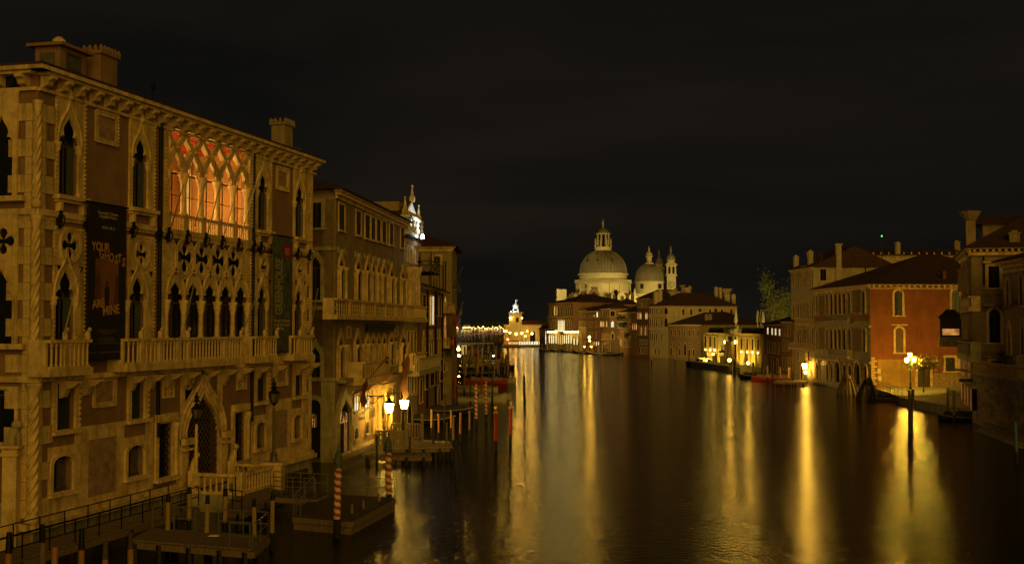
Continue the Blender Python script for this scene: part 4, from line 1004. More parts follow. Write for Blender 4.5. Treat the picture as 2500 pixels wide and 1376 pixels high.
for a, b, c, d in ((863, 874, 965, 1003), (890, 900, 958, 996)):
    wo = wpx(FB, a, b, c, d, 'rect', fm=STONED, lit=WINY, fw=.16, sill=True)
    u0, u1, z0, z1 = FB.r(a, b, c, d)
    FB.add('lit_lower_sash', MB().box(u0 + .1, u1 - .1, -.034, -.026, z0 + .1, z0 + (z1 - z0) * .5), WINW, wo)
    r2 = MB()
    for k_ in range(8): u = u0 - .25 + (u1 - u0 + .5) * k_ / 7; r2.bar((u, -.5, z0 - .7), (u, -.5, z0 + .02), .035)
    for z in (z0 - .7, z0 - .35, z0 + .02): r2.bar((u0 - .3, -.5, z), (u1 + .3, -.5, z), .05)
    FB.add('iron_balcony', r2, IRON, wo)
for x, y in ((850, 973), (884, 967)):
    u, z = FB.uz(x, y); FB.add('round_medallion', MB().plate([(u + .8 * (p[0] - u), z + 1.5 * (p[1] - z)) for p in circ(u, z, .65, 16)], [[(u + .8 * (p[0] - u), z + 1.5 * (p[1] - z)) for p in circ(u, z, .48, 16)]], -.1, -.031), STONED)
for a, b, c, d in ((863, 872, 1044, 1070), (891, 899, 1029, 1057), (950, 955, 1012, 1040), (979, 986, 1005, 1032)): wpx(FB, a, b, c, d, 'seg', fm=STONED, pm=DARKV, fw=.16, mull=1)
wpx(FB, 977, 989, 942, 985, 'rect', fm=STONED, pm=DARKV, fw=.2)
wpx(FB, 957, 963, 948, 985, 'rect', fm=STONED, pm=DARKV, fw=.16)
u0, u1, z0, z1 = FB.r(916, 935, 962, 1052); uc = (u0 + u1) / 2; a = (u1 - u0) / 2
pt = FB.add('water_door', MB().plate(rect(uc - a - .9, uc + a + .9, z0, z1 + .7), [arch_round(uc, a, z0 + .005, z1 - a)], -.3, -.032), STONE)
FB.add('fanlight', MB().plate(arch_round(uc, a, z1 - a - .6, z1 - a), [], -.06, -.04), GLASS, pt)
fl = MB()
for i in range(9): t = PI * (i + .5) / 9; fl.bar((uc, -.1, z1 - a - .4), (uc + a * math.cos(t), -.1, z1 - a + a * math.sin(t)), .05)
for rr_ in (.45, .75): fl.tube([(p[0], -.1, p[1]) for p in circ(uc, z1 - a - .4, a * rr_ + .2, 12, 0, PI)], .03, 4)
FB.add('fanlight_scrollwork', fl, IRON, pt)
FB.add('door_leaf', MB().box(uc - a, uc - .02, -.08, -.04, z0 + .01, z1 - a - .75).box(uc + .02, uc + a, -.08, -.04, z0 + .01, z1 - a - .75), WOODD, pt)
for i in range(12):
    for j in range(1): FB.add('door_plank', MB().box(uc - a + .05 + (2 * a - .1) * i / 12, uc - a + .01 + (2 * a - .1) * (i + .8) / 12, -.11, -.081, z0 + .1, z1 - a - .85), WOODD, pt)
for s in (-1, 1): FB.add('door_column', MB().lathe((uc + s * (a + .5), -.5, z0), [(.32, 0), (.32, .3), (.24, .4), (.21, z1 - z0 - .9), (.36, z1 - z0 - .4), (.36, z1 - z0 - .2)], 10), STONE, pt, smooth=True)
FB.add('door_hood', MB().box(uc - a - 1.2, uc + a + 1.2, -.9, -.03, z1 + .702, z1 + .95).box(uc - a - 1, uc + a + 1, -.7, -.03, z1 + .5, z1 + .69), STONE, pt)
FB.add('scalloped_valance', MB().box(u0 - 3.2, u1 + 3.5, -1.5, -.1, z1 + 1.55, z1 + 1.7), STONED)
plz = .45
FB.add('stone_ledge', MB().box(-.2, LB + .2, -.7, -.004, -.8, plz), STONED)

# baroque neighbour, seen nearly edge on, with its floodlit pediment
LC = alongpx(PB1, dB, 1019); PC1 = go(PB1, dB, LC); fC = Frame(PB1, PC1); hC = fC.uz(988, 580)[1]
BC, FC, FCs = building('baroque_palace', 'narrow baroque palace front crowned by a white floodlit pediment with obelisks', 'palace', go(PB1, dB, .02), PC1, 13, hC, CREAM, rise=1.2, over=.5, dent=.7, ht=.7)
for x in (995, 1003, 1009, 1015): wpx(FC, x - 1.5, x + 1.5, 604 + (x - 995) * .4, 636 + (x - 995) * .3, 'rect', pm=SHUT, fw=.12)
for x in (996, 1004, 1011, 1016): wpx(FC, x - 2, x + 2, 668 + (x - 996) * .3, 748, 'round', pm=SHUT, fw=.15)
for x in (993, 1000, 1007, 1013):
    u = FC.uz(x, 700)[0]; z0 = FC.uz(x, 750)[1]; z1 = FC.uz(x, 652)[1]; FC.add('giant_column', MB().lathe((u, -.3, z0), [(.4, 0), (.3, .4), (.26, z1 - z0 - .9), (.45, z1 - z0 - .3), (.45, z1 - z0)], 10), STONE, smooth=True)
zq = FC.uz(1003, 775, -1)[1]; balustrade(FC, .1, FC.len, zq, 1.2, .95, STONE, 12, .1, kind='turned', sh=.4)
for x in (996, 1004, 1012): wpx(FC, x - 2.4, x + 2.4, 810, 858, 'rect', pm=DARKV, fw=.15)
zq = FC.uz(1008, 893, -1)[1]; balustrade(FC, .5, FC.len, zq, 1.2, .95, STONE, 10, .1, kind='turned', sh=.5)
for x in (996, 1006, 1014): wpx(FC, x - 2.2, x + 2.2, 905, 960, 'rect', pm=DARKV, fw=.12)
wpx(FC, 994, 1004, 985, 1045, 'round', pm=DARKV, fw=.2)
# attic behind it
za0 = hC; LA = 16
AT = FC.add('attic_wall', MB().box(.6, FC.len - .6, .6, 12, hC, hC + 3.6), PLASTO)
zt_ = fC.uz(995, 498)[1]
pe = MB(); pe.plate([(0, za0 + .6), (FC.len, za0 + .6), (FC.len, zt_ - 1.2), (FC.len / 2, zt_ + .4), (0, zt_ - 1.2)], [circ(FC.len / 2, (za0 + zt_) / 2 + .3, .7, 12)], -.1, .55)
pe.box(-.3, FC.len + .3, -.6, .3, zt_ - 1.5, zt_ - 1.2).box(-.3, FC.len + .3, -.5, .3, za0 + .3, za0 + .6)
PED = FC.add('pediment', pe, WHITEP)
FC.add('attic_roof', MB().quad((-.2, 0, zt_ - 1.1), (FC.len / 2, 0, zt_ + .6), (FC.len / 2, 14, zt_ + .6), (-.2, 14, zt_ - 1.1)).quad((FC.len / 2, 0, zt_ + .6), (FC.len + .2, 0, zt_ - 1.1), (FC.len + .2, 14, zt_ - 1.1), (FC.len / 2, 14, zt_ + .6)).quad((-.2, 14, zt_ - 1.1), (-.2, 0, zt_ - 1.1), (-.2, 0, hC), (-.2, 14, hC)), ROOF, PED)
for u in (-.1, FC.len * .5, FC.len + .1):
    zz = zt_ - 1.15 if u != FC.len * .5 else zt_ + .45
    FC.add('obelisk', MB().cbox((u, -.1, zz), .5, .5, .5).cbox((u, -.1, zz + .5), .34, .3, .95, .3).lathe((u, -.1, zz + 1.45), [(.05, 0), (.14, .12), (.05, .25)], 6), STONE, PED)
for k_ in range(4): FC.add('scroll_ornament', MB().lathe((.2 + (FC.len - .4) * k_ / 3, -.45, za0 + .7), [(.2, 0), (.26, .3), (.12, .7), (.2, .95), (.05, 1.3)], 8), WHITEP, PED)
lw = FC.world(FC.len * .55, -1.1, hC + .35)
o = put('spotlight', (MB().cbox((0, 0, -.15), .3, .3, .25).lathe((0, 0, .1), [(.04, 0), (.11, .04), (.12, .1), (.07, .16)], 8), LAMPW)); o.location = lw
tag(o, 'dazzling white spotlight at the foot of the floodlit pediment', 'spotlight')
sl = bpy.data.lights.new('pediment_spot', 'SPOT'); sl.energy = 700; sl.spot_size = math.radians(110); sl.color = (.85, .93, 1); sl.shadow_soft_size = .1
so = bpy.data.objects.new('pediment_spot', sl); COL.objects.link(so); so.location = FC.world(FC.len * .5, -2.0, hC + .7); so.rotation_euler = (FC.world(FC.len * .5, 0, zt_ + .5) - so.location).to_track_quat('-Z', 'Y').to_euler()

# terracotta house with long panels, then its neighbours to the bend
dD = Vector((.05, 1)).normalized(); PD = PC1; LD = alongpx(PD, dD, 1078); PD1 = go(PD, dD, LD); fD = Frame(PD, PD1); hD = fD.uz(1030, 695)[1]
BD, FD, FDs = building('terracotta_house', 'terracotta house split by dark downpipes with one tall lit window', 'house', go(PD, dD, .02), PD1, 12, hD, PLASTT, rise=2.0, over=.5, dent=0, ht=.35)
for x in (1041, 1061, 1077): u = FD.uz(x, 760)[0]; FD.add('downpipe', MB().tube([(u, -.16, 1), (u, -.16, hD - .4)], .12, 6), IRON)
for a, b, c, d, l in ((1021, 1029, 718, 757, None), (1031, 1039, 720, 757, None), (1047, 1051, 722, 792, WINY), (1053, 1058, 722, 792, WINW), (1064, 1069, 724, 770, None), (1071, 1076, 725, 770, None)): wpx(FD, a, b, c, d, 'rect', pm=DARKV, lit=l, fw=.14)
for x in (1033, 1044, 1049, 1054, 1066, 1072): wpx(FD, x - 2.2, x + 2.2, 815 - (x - 1033) * .1, 880 - (x - 1033) * .15, 'trefoil', pm=SHUT, fw=.2, out=.16)
zq = FD.uz(1050, 900, -1)[1]; balustrade(FD, FD.uz(1022, 900, -1)[0], FD.uz(1076, 885, -1)[0], zq, 1.3, 1.0, CREAM, 30, .1, kind='plain', sh=.4)
zq = FD.uz(1025, 893, -1)[1]
for a, b, c, d in ((1037, 1042, 913, 948), (1049, 1060, 910, 940), (1073, 1077, 900, 928), (1024, 1030, 925, 980), (1068, 1073, 940, 990)): wpx(FD, a, b, c, d, 'rect' if b < 1061 else 'round', pm=DARKV, fw=.15)
# roof terrace turret and wooden balcony
u0, u1 = FD.uz(1020, 660)[0], FD.uz(1056, 680)[0]
tt = FD.add('roof_turret', MB().box(.4, u1 - .5, 1.5, 7, hD, hD + 3.0), PLASTT); FD.add('turret_roof', MB().quad((0, 1, hD + 2.9), (u1, 1, hD + 2.9), (u1, 4.2, hD + 4.2), (0, 4.2, hD + 4.2)).quad((0, 7.5, hD + 2.9), (0, 4.2, hD + 4.2), (u1, 4.2, hD + 4.2), (u1, 7.5, hD + 2.9)).quad((0, 1, hD + 2.85), (u1, 1, hD + 2.85), (u1, 7.5, hD + 2.85), (0, 7.5, hD + 2.85)), ROOF, tt)
FD.add('turret_window', MB().box(u1 * .45, u1 * .45 + .8, 1.44, 1.498, hD + .8, hD + 2.3), DARKV, tt)
ua, ub = FD.uz(1056, 660)[0] + .3, FD.len - .4; zt0 = hD + 1.9; wb = MB()
for (p, q) in (((ua, .2), (ub, .2)), ((ub, .2), (ub, 4)), ((ua, .2), (ua, 4)), ((ua, 4), (ub, 4))):
    for z in (zt0, zt0 + 1.2): wb.bar((*p, z), (*q, z), .12)
    n = 3
    for i in range(n):
        P = [p[k] + (q[k] - p[k]) * i / n for k in (0, 1)]; Q = [p[k] + (q[k] - p[k]) * (i + 1) / n for k in (0, 1)]
        wb.bar((*P, zt0), (*Q, zt0 + 1.2), .07); wb.bar((*P, zt0 + 1.2), (*Q, zt0), .07); wb.bar((*P, zt0 - 1.9), (*P, zt0 + 2.2), .12)
wb.box(ua, ub, .2, 4, zt0 - .1, zt0)
FD.add('roof_terrace', wb, WOODD)
# tall beige house behind, its flank facing the bridge
fE0 = atY(1016, 700, 152); fE1 = atY(1103, 700, 152); hE = hatY(600, 152)
BE, FE, _ = building('beige_house', 'tall beige house rising behind the roofs with a low hipped roof', 'house', (fE0.x - 6, 152), (fE1.x, 152), 14, hE, PLASTO, rise=2.4, over=.8, dent=0, ht=.7)
wpx(FE, 1061, 1075, 626, 643, 'rect', pm=SHUT, fw=.25)
for x in (1082, 1088): u = FE.uz(x, 640)[0]; FE.add('downpipe', MB().tube([(u, -.1, 8), (u, -.1, hE - 2)], .07, 5), IRON)
# small houses at the bend
PG = PD1; LG = alongpx(PG, dD, 1097); PG1 = go(PG, dD, LG); hG = Frame(PG, PG1).uz(1085, 712)[1]
BG, FG, _ = building('grey_house', 'slim grey-brown canal house with a thin lit window under the eaves', 'house', go(PG, dD, .02), PG1, 10, hG, CREAM, rise=1.2, over=.5, dent=.6, ht=.6)
for a, b, c, d, l in ((1084, 1088, 720, 745, WINO), (1083, 1088, 770, 830, WINO), (1092, 1095, 780, 828, None), (1082, 1086, 880, 905, None), (1090, 1094, 878, 900, None), (1083, 1087, 925, 960, None), (1091, 1094, 920, 955, None)): wpx(FG, a, b, c, d, 'round', pm=SHUT, lit=l, fw=.15)
for y, n in ((757, 6), (845, 10)): zq = FG.uz(1088, y, -.8)[1]; balustrade(FG, .4, LG - .4, zq, 1.0, .8, STONE, n, .08, kind='turned', sh=.3)
LH = alongpx(PG1, dD, 1111); PH1 = go(PG1, dD, LH); hH = Frame(PG1, PH1).uz(1102, 700)[1]
BH, FH, _ = building('brick_house', 'dark red brick house at the bend of the left bank with flags in front', 'house', go(PG1, dD, .02), PH1, 12, hH, BRICK, rise=1.5, over=.5, dent=.6, ht=.5)
for y0, y1 in ((728, 752), (790, 820), (850, 880), (900, 925)):
    for x in (1100, 1105): wpx(FH, x - 1.2, x + 1.2, y0, y1, 'rect', pm=DARKV, fw=.12)
FH.add('string_course', MB().box(0, LH, -.15, -.004, hH * .5, hH * .5 + .3), STONE)

# wall lanterns of the ochre palace
def lantern_mesh(s=1.0):
    g = MB().lathe((0, 0, 0), [(.05, -.34 * s), (.20 * s, -.30 * s), (.30 * s, .22 * s), (.05, .25 * s)], 6)
    f = MB()
    for k in range(6):
        t = 2 * PI * k / 6; f.bar((.21 * s * math.cos(t), .21 * s * math.sin(t), -.31 * s), (.315 * s * math.cos(t), .315 * s * math.sin(t), .23 * s), .03 * s)
    f.lathe((0, 0, .25 * s), [(.36 * s, 0), (.3 * s, .06 * s), (.12 * s, .2 * s), (.14 * s, .26 * s), (.03 * s, .38 * s)], 6); f.lathe((0, 0, -.4 * s), [(.02, -.08 * s), (.08 * s, -.02), (.2 * s, .08 * s)], 6)
    return g, f
for (x, y, lab) in ((950, 994, 'big glowing wall lantern on an iron bracket just right of the lit water door'), (987, 985, 'big glowing wall lantern with the widest rays, farther along the ochre palace')):
    y_ = -1.9; u, z = FB.uz(x, y, y_); t = thing('wall_lantern', lab, 'lantern', FB.world(u, y_, z), FB.rz, 'wall lanterns on the ochre palace')
    g, f = lantern_mesh(1.35); put('lantern_glass', (g, emit('wall_lantern_glow', (1.0, .56, .07), 190)), t); put('lantern_frame', (f, IRON), t)
    br = MB().tube([(0, 0, .45), (0, 0, .95), (0, 1.9, .95)], .05, 5); br.tube([(0, 1.9, .2), (0, 1.2, .35), (0, .8, .9)], .03, 5); br.tube([(0, 1.5 + .25 * math.cos(a), .6 + .25 * math.sin(a)) for a in [i * .7 for i in range(9)]], .025, 4)
    put('bracket', (br, IRON), t)
# ================================================================== right bank, from the bridge outwards
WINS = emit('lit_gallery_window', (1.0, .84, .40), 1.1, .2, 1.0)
def rows(F_, xs, w, yt, yb, kind='rect', slope=0.0, lit=None, **k):
    """a row of windows at pixel columns xs; slope is rows per column"""
    x0 = xs[0]
    for i, x in enumerate(xs):
        l = lit.get(i) if lit else None
        wpx(F_, x - w / 2, x + w / 2, yt + slope * (x - x0), yb + slope * (x - x0), kind, lit=l, **k)

# mosaic palace and its red flank wall
pM0, pM1 = xy(atz(1990, 937)), xy(atz(2127, 958)); hM = Frame(pM0, pM1).uz(2118, 693)[1]
BM, FM, FMs = building('mosaic_palace', 'broad palace with mosaic panels and arched windows whose flank is a big red wall', 'palace', pM0, pM1, 30, hM, STONED, rise=5.2, over=.7, dent=.55, ht=.75, side='right')
RDW = FMs.add('red_wall', MB().box(.0, FMs.len, -.009, -.003, .5, hM - .8), PLASTR)
FMs.add('cornice', MB().box(-.3, FMs.len, -.55, -.002, hM - .2, hM).box(0, FMs.len, -.2, -.002, hM - .78, hM - .64), STONE)
kk = MB().box(-.16, .16, -.45, -.002, -.6, -.21).mesh('corbel', STONE)
for i in range(24): FMs.addat('corbel', kk, .4 + i * .92, 0, hM)
for i in range(24): FMs.addat('terracotta_block', MB().box(-.2, .2, -.2, -.003, -.58, -.22).mesh('terracotta_block', PLASTR) if i == 0 else bpy.data.meshes['terracotta_block'], .86 + i * .92, 0, hM)
for a, b, c, d, kd, pm in ((2183, 2202, 709, 770, 'round', GLASS), (2186, 2205, 800, 860, 'round', BRICK), (2323, 2343, 707, 770, 'round', GLASS), (2306, 2327, 797, 832, 'rect', DARKV), (2308, 2331, 872, 906, 'rect', SHUT), (2342, 2356, 872, 906, 'rect', SHUT)):
    wpx(FMs, a, b, c, d, kd, pm=pm, fw=.32, out=.16, mull=1 if pm is GLASS else 0, head=(kd == 'round'))
u0, u1, z0, z1 = FMs.r(2239, 2270, 895, 948)
dr = FMs.add('doorway', MB().plate(rect(u0 - .35, u1 + .35, z0 - .1, z1 + .35), [rect(u0, u1, z0 - .09, z1)], -.25, -.052), STONE)
FMs.add('door_leaf', MB().box(u0, (u0 + u1) / 2 - .01, -.12, -.055, z0 - .08, z1).box((u0 + u1) / 2 + .01, u1, -.12, -.055, z0 - .08, z1), WOODD, dr)
for i in range(2):
    for j in range(3): FMs.add('door_panel', MB().box(u0 + .1 + i * (u1 - u0) / 2, u0 - .1 + (i + 1) * (u1 - u0) / 2, -.15, -.121, z0 + .15 + j * (z1 - z0) / 3, z0 - .05 + (j + 1) * (z1 - z0) / 3), WOODD, dr)
qn = [MB().box(0, .55, -.12, -.053, 0, .34).mesh('quoin', STONE), MB().box(0, .95, -.12, -.053, 0, .34).mesh('quoin', STONE)]
for i in range(11): FMs.addat('quoin', qn[i % 2], 0, 0, .8 + i * .42)
FMs.add('meter_box', MB().box(.9, 1.4, -.3, -.053, 2.9, 3.6), WHITEP); FMs.add('meter_box', MB().box(1.0, 1.5, -.3, -.053, 1.8, 2.5), WHITEP)
FMs.add('string_course', MB().box(1.2, FMs.len, -.08, -.052, 5.15, 5.22), PLASTR)
FMs.add('lamp_glow_field', MB().box(1.1, FMs.uz(2236, 920)[0], -.016, -.0095, .5, 5.0), mat('lamplit_lower_plaster', (.38, .23, .075), .9, .3, .5, .4, 10, stain=.6, stain_col=(.22, .10, .04)))  # street lamp's yellow pool put into a paler plaster colour
FMs.add('lower_wall_patch', MB().box(9.6, FMs.len, -.020, -.010, .5, 2.9), PLASTP)
chimney(FMs, FMs.uz(2303, 675, 2)[0], 1.8, hM + .7, .5, .5, 1.0, PLASTR)
# canal front: rows of arched lights, mosaic fields, balconies
MOS = mat('gilded_mosaic', (.22, .15, .06), .45, .9, 5, .4, 16, stain=.8, stain_col=(.05, .06, .03)); MOSR = mat('russet_mosaic', (.27, .11, .05), .5, .8, 4, .4, 16, stain=.6, stain_col=(.30, .22, .08))
def mpanel(x0, x1, yt, yb, m, out=.05): u0, u1, z0, z1 = FM.r(x0, x1, yt, yb); FM.add('mosaic_panel', MB().box(u0, u1, -out, -.004, z0, z1), m)
for x0, x1, yt, yb, m in ((1998, 2018, 722, 768, MOS), (2082, 2106, 703, 762, MOS), (2001, 2018, 800, 852, MOS), (2083, 2106, 800, 858, MOS), (1990, 2018, 771, 784, MOSR), (2072, 2124, 768, 784, MOSR), (1992, 2040, 872, 892, MOSR), (2040, 2124, 878, 890, MOSR)): mpanel(x0, x1, yt, yb, m)
for x, y in ((2009, 749), (2093, 745)):
    u, z = FM.uz(x, y); FM.add('oval_portrait', MB().plate([(u + .8 * (p[0] - u), z + 1.4 * (p[1] - z)) for p in circ(u, z, .95, 14)], [], -.12, -.052), MOSR)
for (x, w, yt, yb) in ((1996, 5, 720, 770), (2021, 6, 717, 768), (2032, 7, 716, 768), (2042, 7, 715, 768), (2052.5, 7, 714, 768), (2063, 7, 713, 767), (2075, 7, 712, 767), (2110, 8, 709, 766), (1996, 5, 802, 853), (2021, 6, 802, 854), (2032, 7, 802, 854), (2042, 7, 802, 854), (2052.5, 7, 802, 854), (2063, 7, 802, 855), (2076, 8, 801, 857), (2112, 7, 801, 858)):
    wpx(FM, x - w / 2, x + w / 2, yt, yb, 'round', fm=STONE, pm=DARKV if 2030 < x < 2070 else SHUTB, fw=.3, out=.22, mull=1, sill=False)
for (x, w, yt, yb) in ((1997, 5, 882, 925), (2022, 5, 885, 928), (2032.5, 5, 887, 928), (2064, 7, 888, 915), (2077, 7, 890, 935), (2115, 7, 892, 935)): wpx(FM, x - w / 2, x + w / 2, yt, yb, 'round', fm=STONE, pm=DARKV, fw=.3, out=.2, mull=0, sill=False)
for (x, w, yt, yb) in ((2049, 13, 881, 946), (2098, 13, 884, 938)): wpx(FM, x - w / 2, x + w / 2, yt, yb, 'round', fm=STONE, pm=DARKV, fw=.4, out=.4, mull=0, sill=False)
for (x0, x1, y, n, o) in ((2018, 2070, 783, 22, .9), (2020, 2070, 868, 22, 1.1)):
    z = FM.uz(2045, y, -o)[1]; balustrade(FM, FM.uz(x0, y, -o)[0], FM.uz(x1, y, -o)[0], z, 1.1, o, STONED, n, .07, kind='turned', sh=.35)
for z in (hM - 6.6, hM - 12.1): FM.add('string_course', MB().box(-.1, FM.len + .1, -.3, -.004, z, z + .3), STONED)
FM.add('plinth', MB().box(-.1, FM.len + .1, -.5, -.004, -1.5, .9), STONED)

# cream gothic palace
pK0, pK1 = xy(atz(1933, 928.5)), xy(atz(1989, 936.8)); hK = Frame(pK0, pK1).uz(1986, 650)[1]; zap = hatY(599, 206)
BK, FK, FKs = building('cream_palace', 'tall cream gothic palace with a pale gabled flank above the mosaic palace roof', 'palace', pK0, pK1, 14.5, hK, CREAM, rise=zap - hK, over=.5, rk='gable_u', dent=.5, ht=.7, side='right')
FKs.add('gable_wall', MB().plate([(0, hK - .5), (FKs.len, hK - .5), (FKs.len, hK + .1), (FKs.len / 2, zap - .2), (0, hK + .1)], [[(FKs.len / 2 + .62 * math.cos(t * PI / 8), zap - 2.2 + 1.2 * math.sin(t * PI / 8)) for t in range(16)]], -.04, -.003), CREAM)
FKs.add('oval_window', MB().plate([(FKs.len / 2 + .7 * math.cos(t * PI / 8), zap - 2.2 + 1.3 * math.sin(t * PI / 8)) for t in range(16)], [], -.035, -.02), DARKV)
wpx(FKs, 2002, 2017, 655, 685, 'rect', pm=DARKV, fw=.15)
u = FKs.uz(2046, 640)[0]; FKs.add('chimney_stack', MB().box(u - .45, u + .45, -.5, -.003, hK - 4, hatY(598, 206)).box(u - .6, u + .6, -.65, .1, hatY(598, 206) + .002, hatY(594, 206)), CREAM)
FKs.add('downpipe', MB().tube([(FKs.uz(2112, 620)[0], -.12, hK - 2), (FKs.uz(2112, 620)[0], -.12, hK + 1.8)], .1, 6), IRON)
gx = [1955, 1959.4, 1963.8, 1968]
for yt, yb, w, kd in ((655, 700, 2.6, 'ogee'), (734, 778, 3.0, 'ogee'), (800, 842, 3.0, 'ogee')):
    for x in gx: wpx(FK, x - w / 2, x + w / 2, yt - (x - 1955) * .15, yb + (x - 1955) * .1, kd, pm=SHUT, fw=.16, mull=0, sill=False, out=.16)
    for x in (1938, 1949.5, 1973.5, 1985): wpx(FK, x - w / 2, x + w / 2, yt + 2 - (x - 1955) * .15, yb + (x - 1955) * .1, kd, pm=SHUT, fw=.18, mull=0, out=.12)
z = FK.uz(1960, 790, -.9)[1]; balustrade(FK, FK.uz(1944, 785, -.9)[0], FK.uz(1974, 785, -.9)[0], z, 1.1, .9, STONE, 16, .06, kind='turned', sh=.35)
z = FK.uz(1960, 850, -.7)[1]; balustrade(FK, .4, FK.len - .4, z, 1.0, .7, STONE, 26, .06, kind='turned', sh=.3)
for x0, x1, yt, yb in ((1948, 1951, 858, 880), (1967, 1970, 857, 878), (1973, 1977, 857, 880), (1943, 1945, 896, 908), (1980, 1982, 898, 908)): wpx(FK, x0, x1, yt, yb, 'rect', pm=DARKV, fw=.12, mull=0)
wo = wpx(FK, 1955, 1960, 893, 925, 'round', pm=DARKV, fw=.4, mull=0, sill=False)
for x, y, hh in ((1942, 660, 2.0), (1977, 650, 2.4)): u = FK.uz(x, y, .8)[0]; chimney(FK, u, .9, hK + .3, .9, .8, hh, CREAM)
rt = FK.add('roof_terrace', MB().box(FK.len - 7, FK.len - .5, 1.5, 5, hK + 1.0, hK + 1.1), WOODD)
for i in range(5):
    u = FK.len - 7 + 6.5 * i / 4; FK.add('terrace_post', MB().bar((u, 1.6, hK), (u, 1.6, hK + 2.3), .12).bar((u, 4.9, hK), (u, 4.9, hK + 2.3), .12), WOODD, rt)
FK.add('terrace_rail', MB().bar((FK.len - 7, 1.6, hK + 2.2), (FK.len - .5, 1.6, hK + 2.2), .1).bar((FK.len - 7, 4.9, hK + 2.2), (FK.len - .5, 4.9, hK + 2.2), .1), WOODD, rt)
# long dark roof far behind them
fa, fb = atY(2120, 620, 250), atY(2352, 620, 250); hR = hatY(625, 250)
BR, FRr, _ = building('long_house', 'long low roofed house with a pale wall strip behind the mosaic palace roof', 'house', (fa.x, 250), (fb.x, 250), 12, hatY(622, 250), CREAM, rise=1.6, over=.6, rk='gable_u', dent=0, ht=.3)
for i in range(12): FRr.add('roof_pinnacle', MB().cbox((1 + 1.6 * i, -.2, hatY(622, 250) + .1), .3, .3, .5, .4), STONE)
chimney(FRr, FRr.uz(2192, 620)[0], .3, hatY(622, 250), 1.0, .9, 2.4, CREAM); chimney(FRr, FRr.uz(2335, 600, 6)[0], 6, hatY(605, 250), 1.2, 1.2, 1.6, PLASTO)
# mast with the green light
mp3 = atY(2153, 600, 240); o = put('signal_mast', (MB().bar((0, 0, -6), (0, 0, 1.0), .12).bar((-.8, 0, -.6), (.8, 0, -.6), .08).bar((-1.5, 0, -1.6), (-1.5, 0, .3), .06), IRON)); o.location = (mp3.x, 240, hatY(590, 240)); tag(o, 'thin roof mast carrying a tiny green light', 'mast')
o = put('beacon', (MB().lathe((0, 0, 0), [(.04, 0), (.12, .08), (.13, .22), (.03, .3)], 8), LAMPG)); o.location = (mp3.x, 240, hatY(590, 240) + 1.0); tag(o, 'tiny green light above the dark roofs at the right', 'light')
for px_, yt_, Y_ in ((2189, 572, 232), (2075, 578, 215), (2106, 582, 215), (2062, 580, 215)):
    q = atY(px_, 600, Y_); o = put('aerial', (MB().bar((0, 0, -4), (0, 0, 0), .06).bar((-.7, 0, -.2), (.9, 0, -.1), .05).bar((-.4, 0, -.5), (.6, 0, -.5), .05), IRON)); o.location = (q.x, Y_, hatY(yt_, Y_))
    tag(o, {2189: 'spindly roof aerial right of the green light', 2075: 'roof aerial above the gable of the cream palace', 2106: 'roof aerial between the pale gable and the green light', 2062: 'short roof aerial left of the pale gable peak'}[px_], 'aerial')

# campo with its quay
zQ = .85
qa = [atz(2128, 962, 0), atz(2160, 971, 0), atz(2197, 984, 0), atz(2352, 986, 0)]
quay = [(qa[0].x, qa[0].y), (qa[1].x, qa[1].y), (qa[2].x, qa[2].y), (qa[3].x + 1, qa[3].y), (90, 152), (90, 181), (54.6, 181)]
mb = MB(); n = len(quay); b0 = mb.pts([(x, y, zQ) for x, y in quay] + [(x, y, -2) for x, y in quay]); mb.f.append(tuple(b0 + i for i in range(n)))
for i in range(n): j = (i + 1) % n; mb.f.append((b0 + i, b0 + n + i, b0 + n + j, b0 + j))
o = put('pavement', (mb, PAVE)); o['kind'] = 'structure'
for i in range(3):
    (x0, y0), (x1, y1) = quay[i], quay[i + 1]; L_ = math.hypot(x1 - x0, y1 - y0); k = max(1, int(L_ / 1.6))
    for j in range(k):
        a, c = j / k, (j + 1) / k - .02 / L_ * 1.5
        put('kerb_stone', (MB().bar((x0 + (x1 - x0) * a, y0 + (y1 - y0) * a, zQ + .07), (x0 + (x1 - x0) * c, y0 + (y1 - y0) * c, zQ + .07), .5, .14), STONE), o)
ql = list(zip(quay[:3], quay[1:3] + [quay[3]]))
rl = thing('quay_railing', 'thin steel railing along the water edge of the lit square', 'railing', (0, 0, 0))
pts = [Vector((*quay[0], zQ)), Vector((*quay[1], zQ)), Vector((*quay[2], zQ))]; off = Vector((.4, .3, .14))
for i in range(2):
    a, c = pts[i] + off, pts[i + 1] + off
    for h in (.45, .8, 1.1): put('rail', (MB().bar(a + Vector((0, 0, h)), c + Vector((0, 0, h)), .05), STEEL), rl)
    for j in range(5): p = a + (c - a) * j / 4; put('rail_post', (MB().bar(p, p + Vector((0, 0, 1.1)), .06), STEEL), rl)
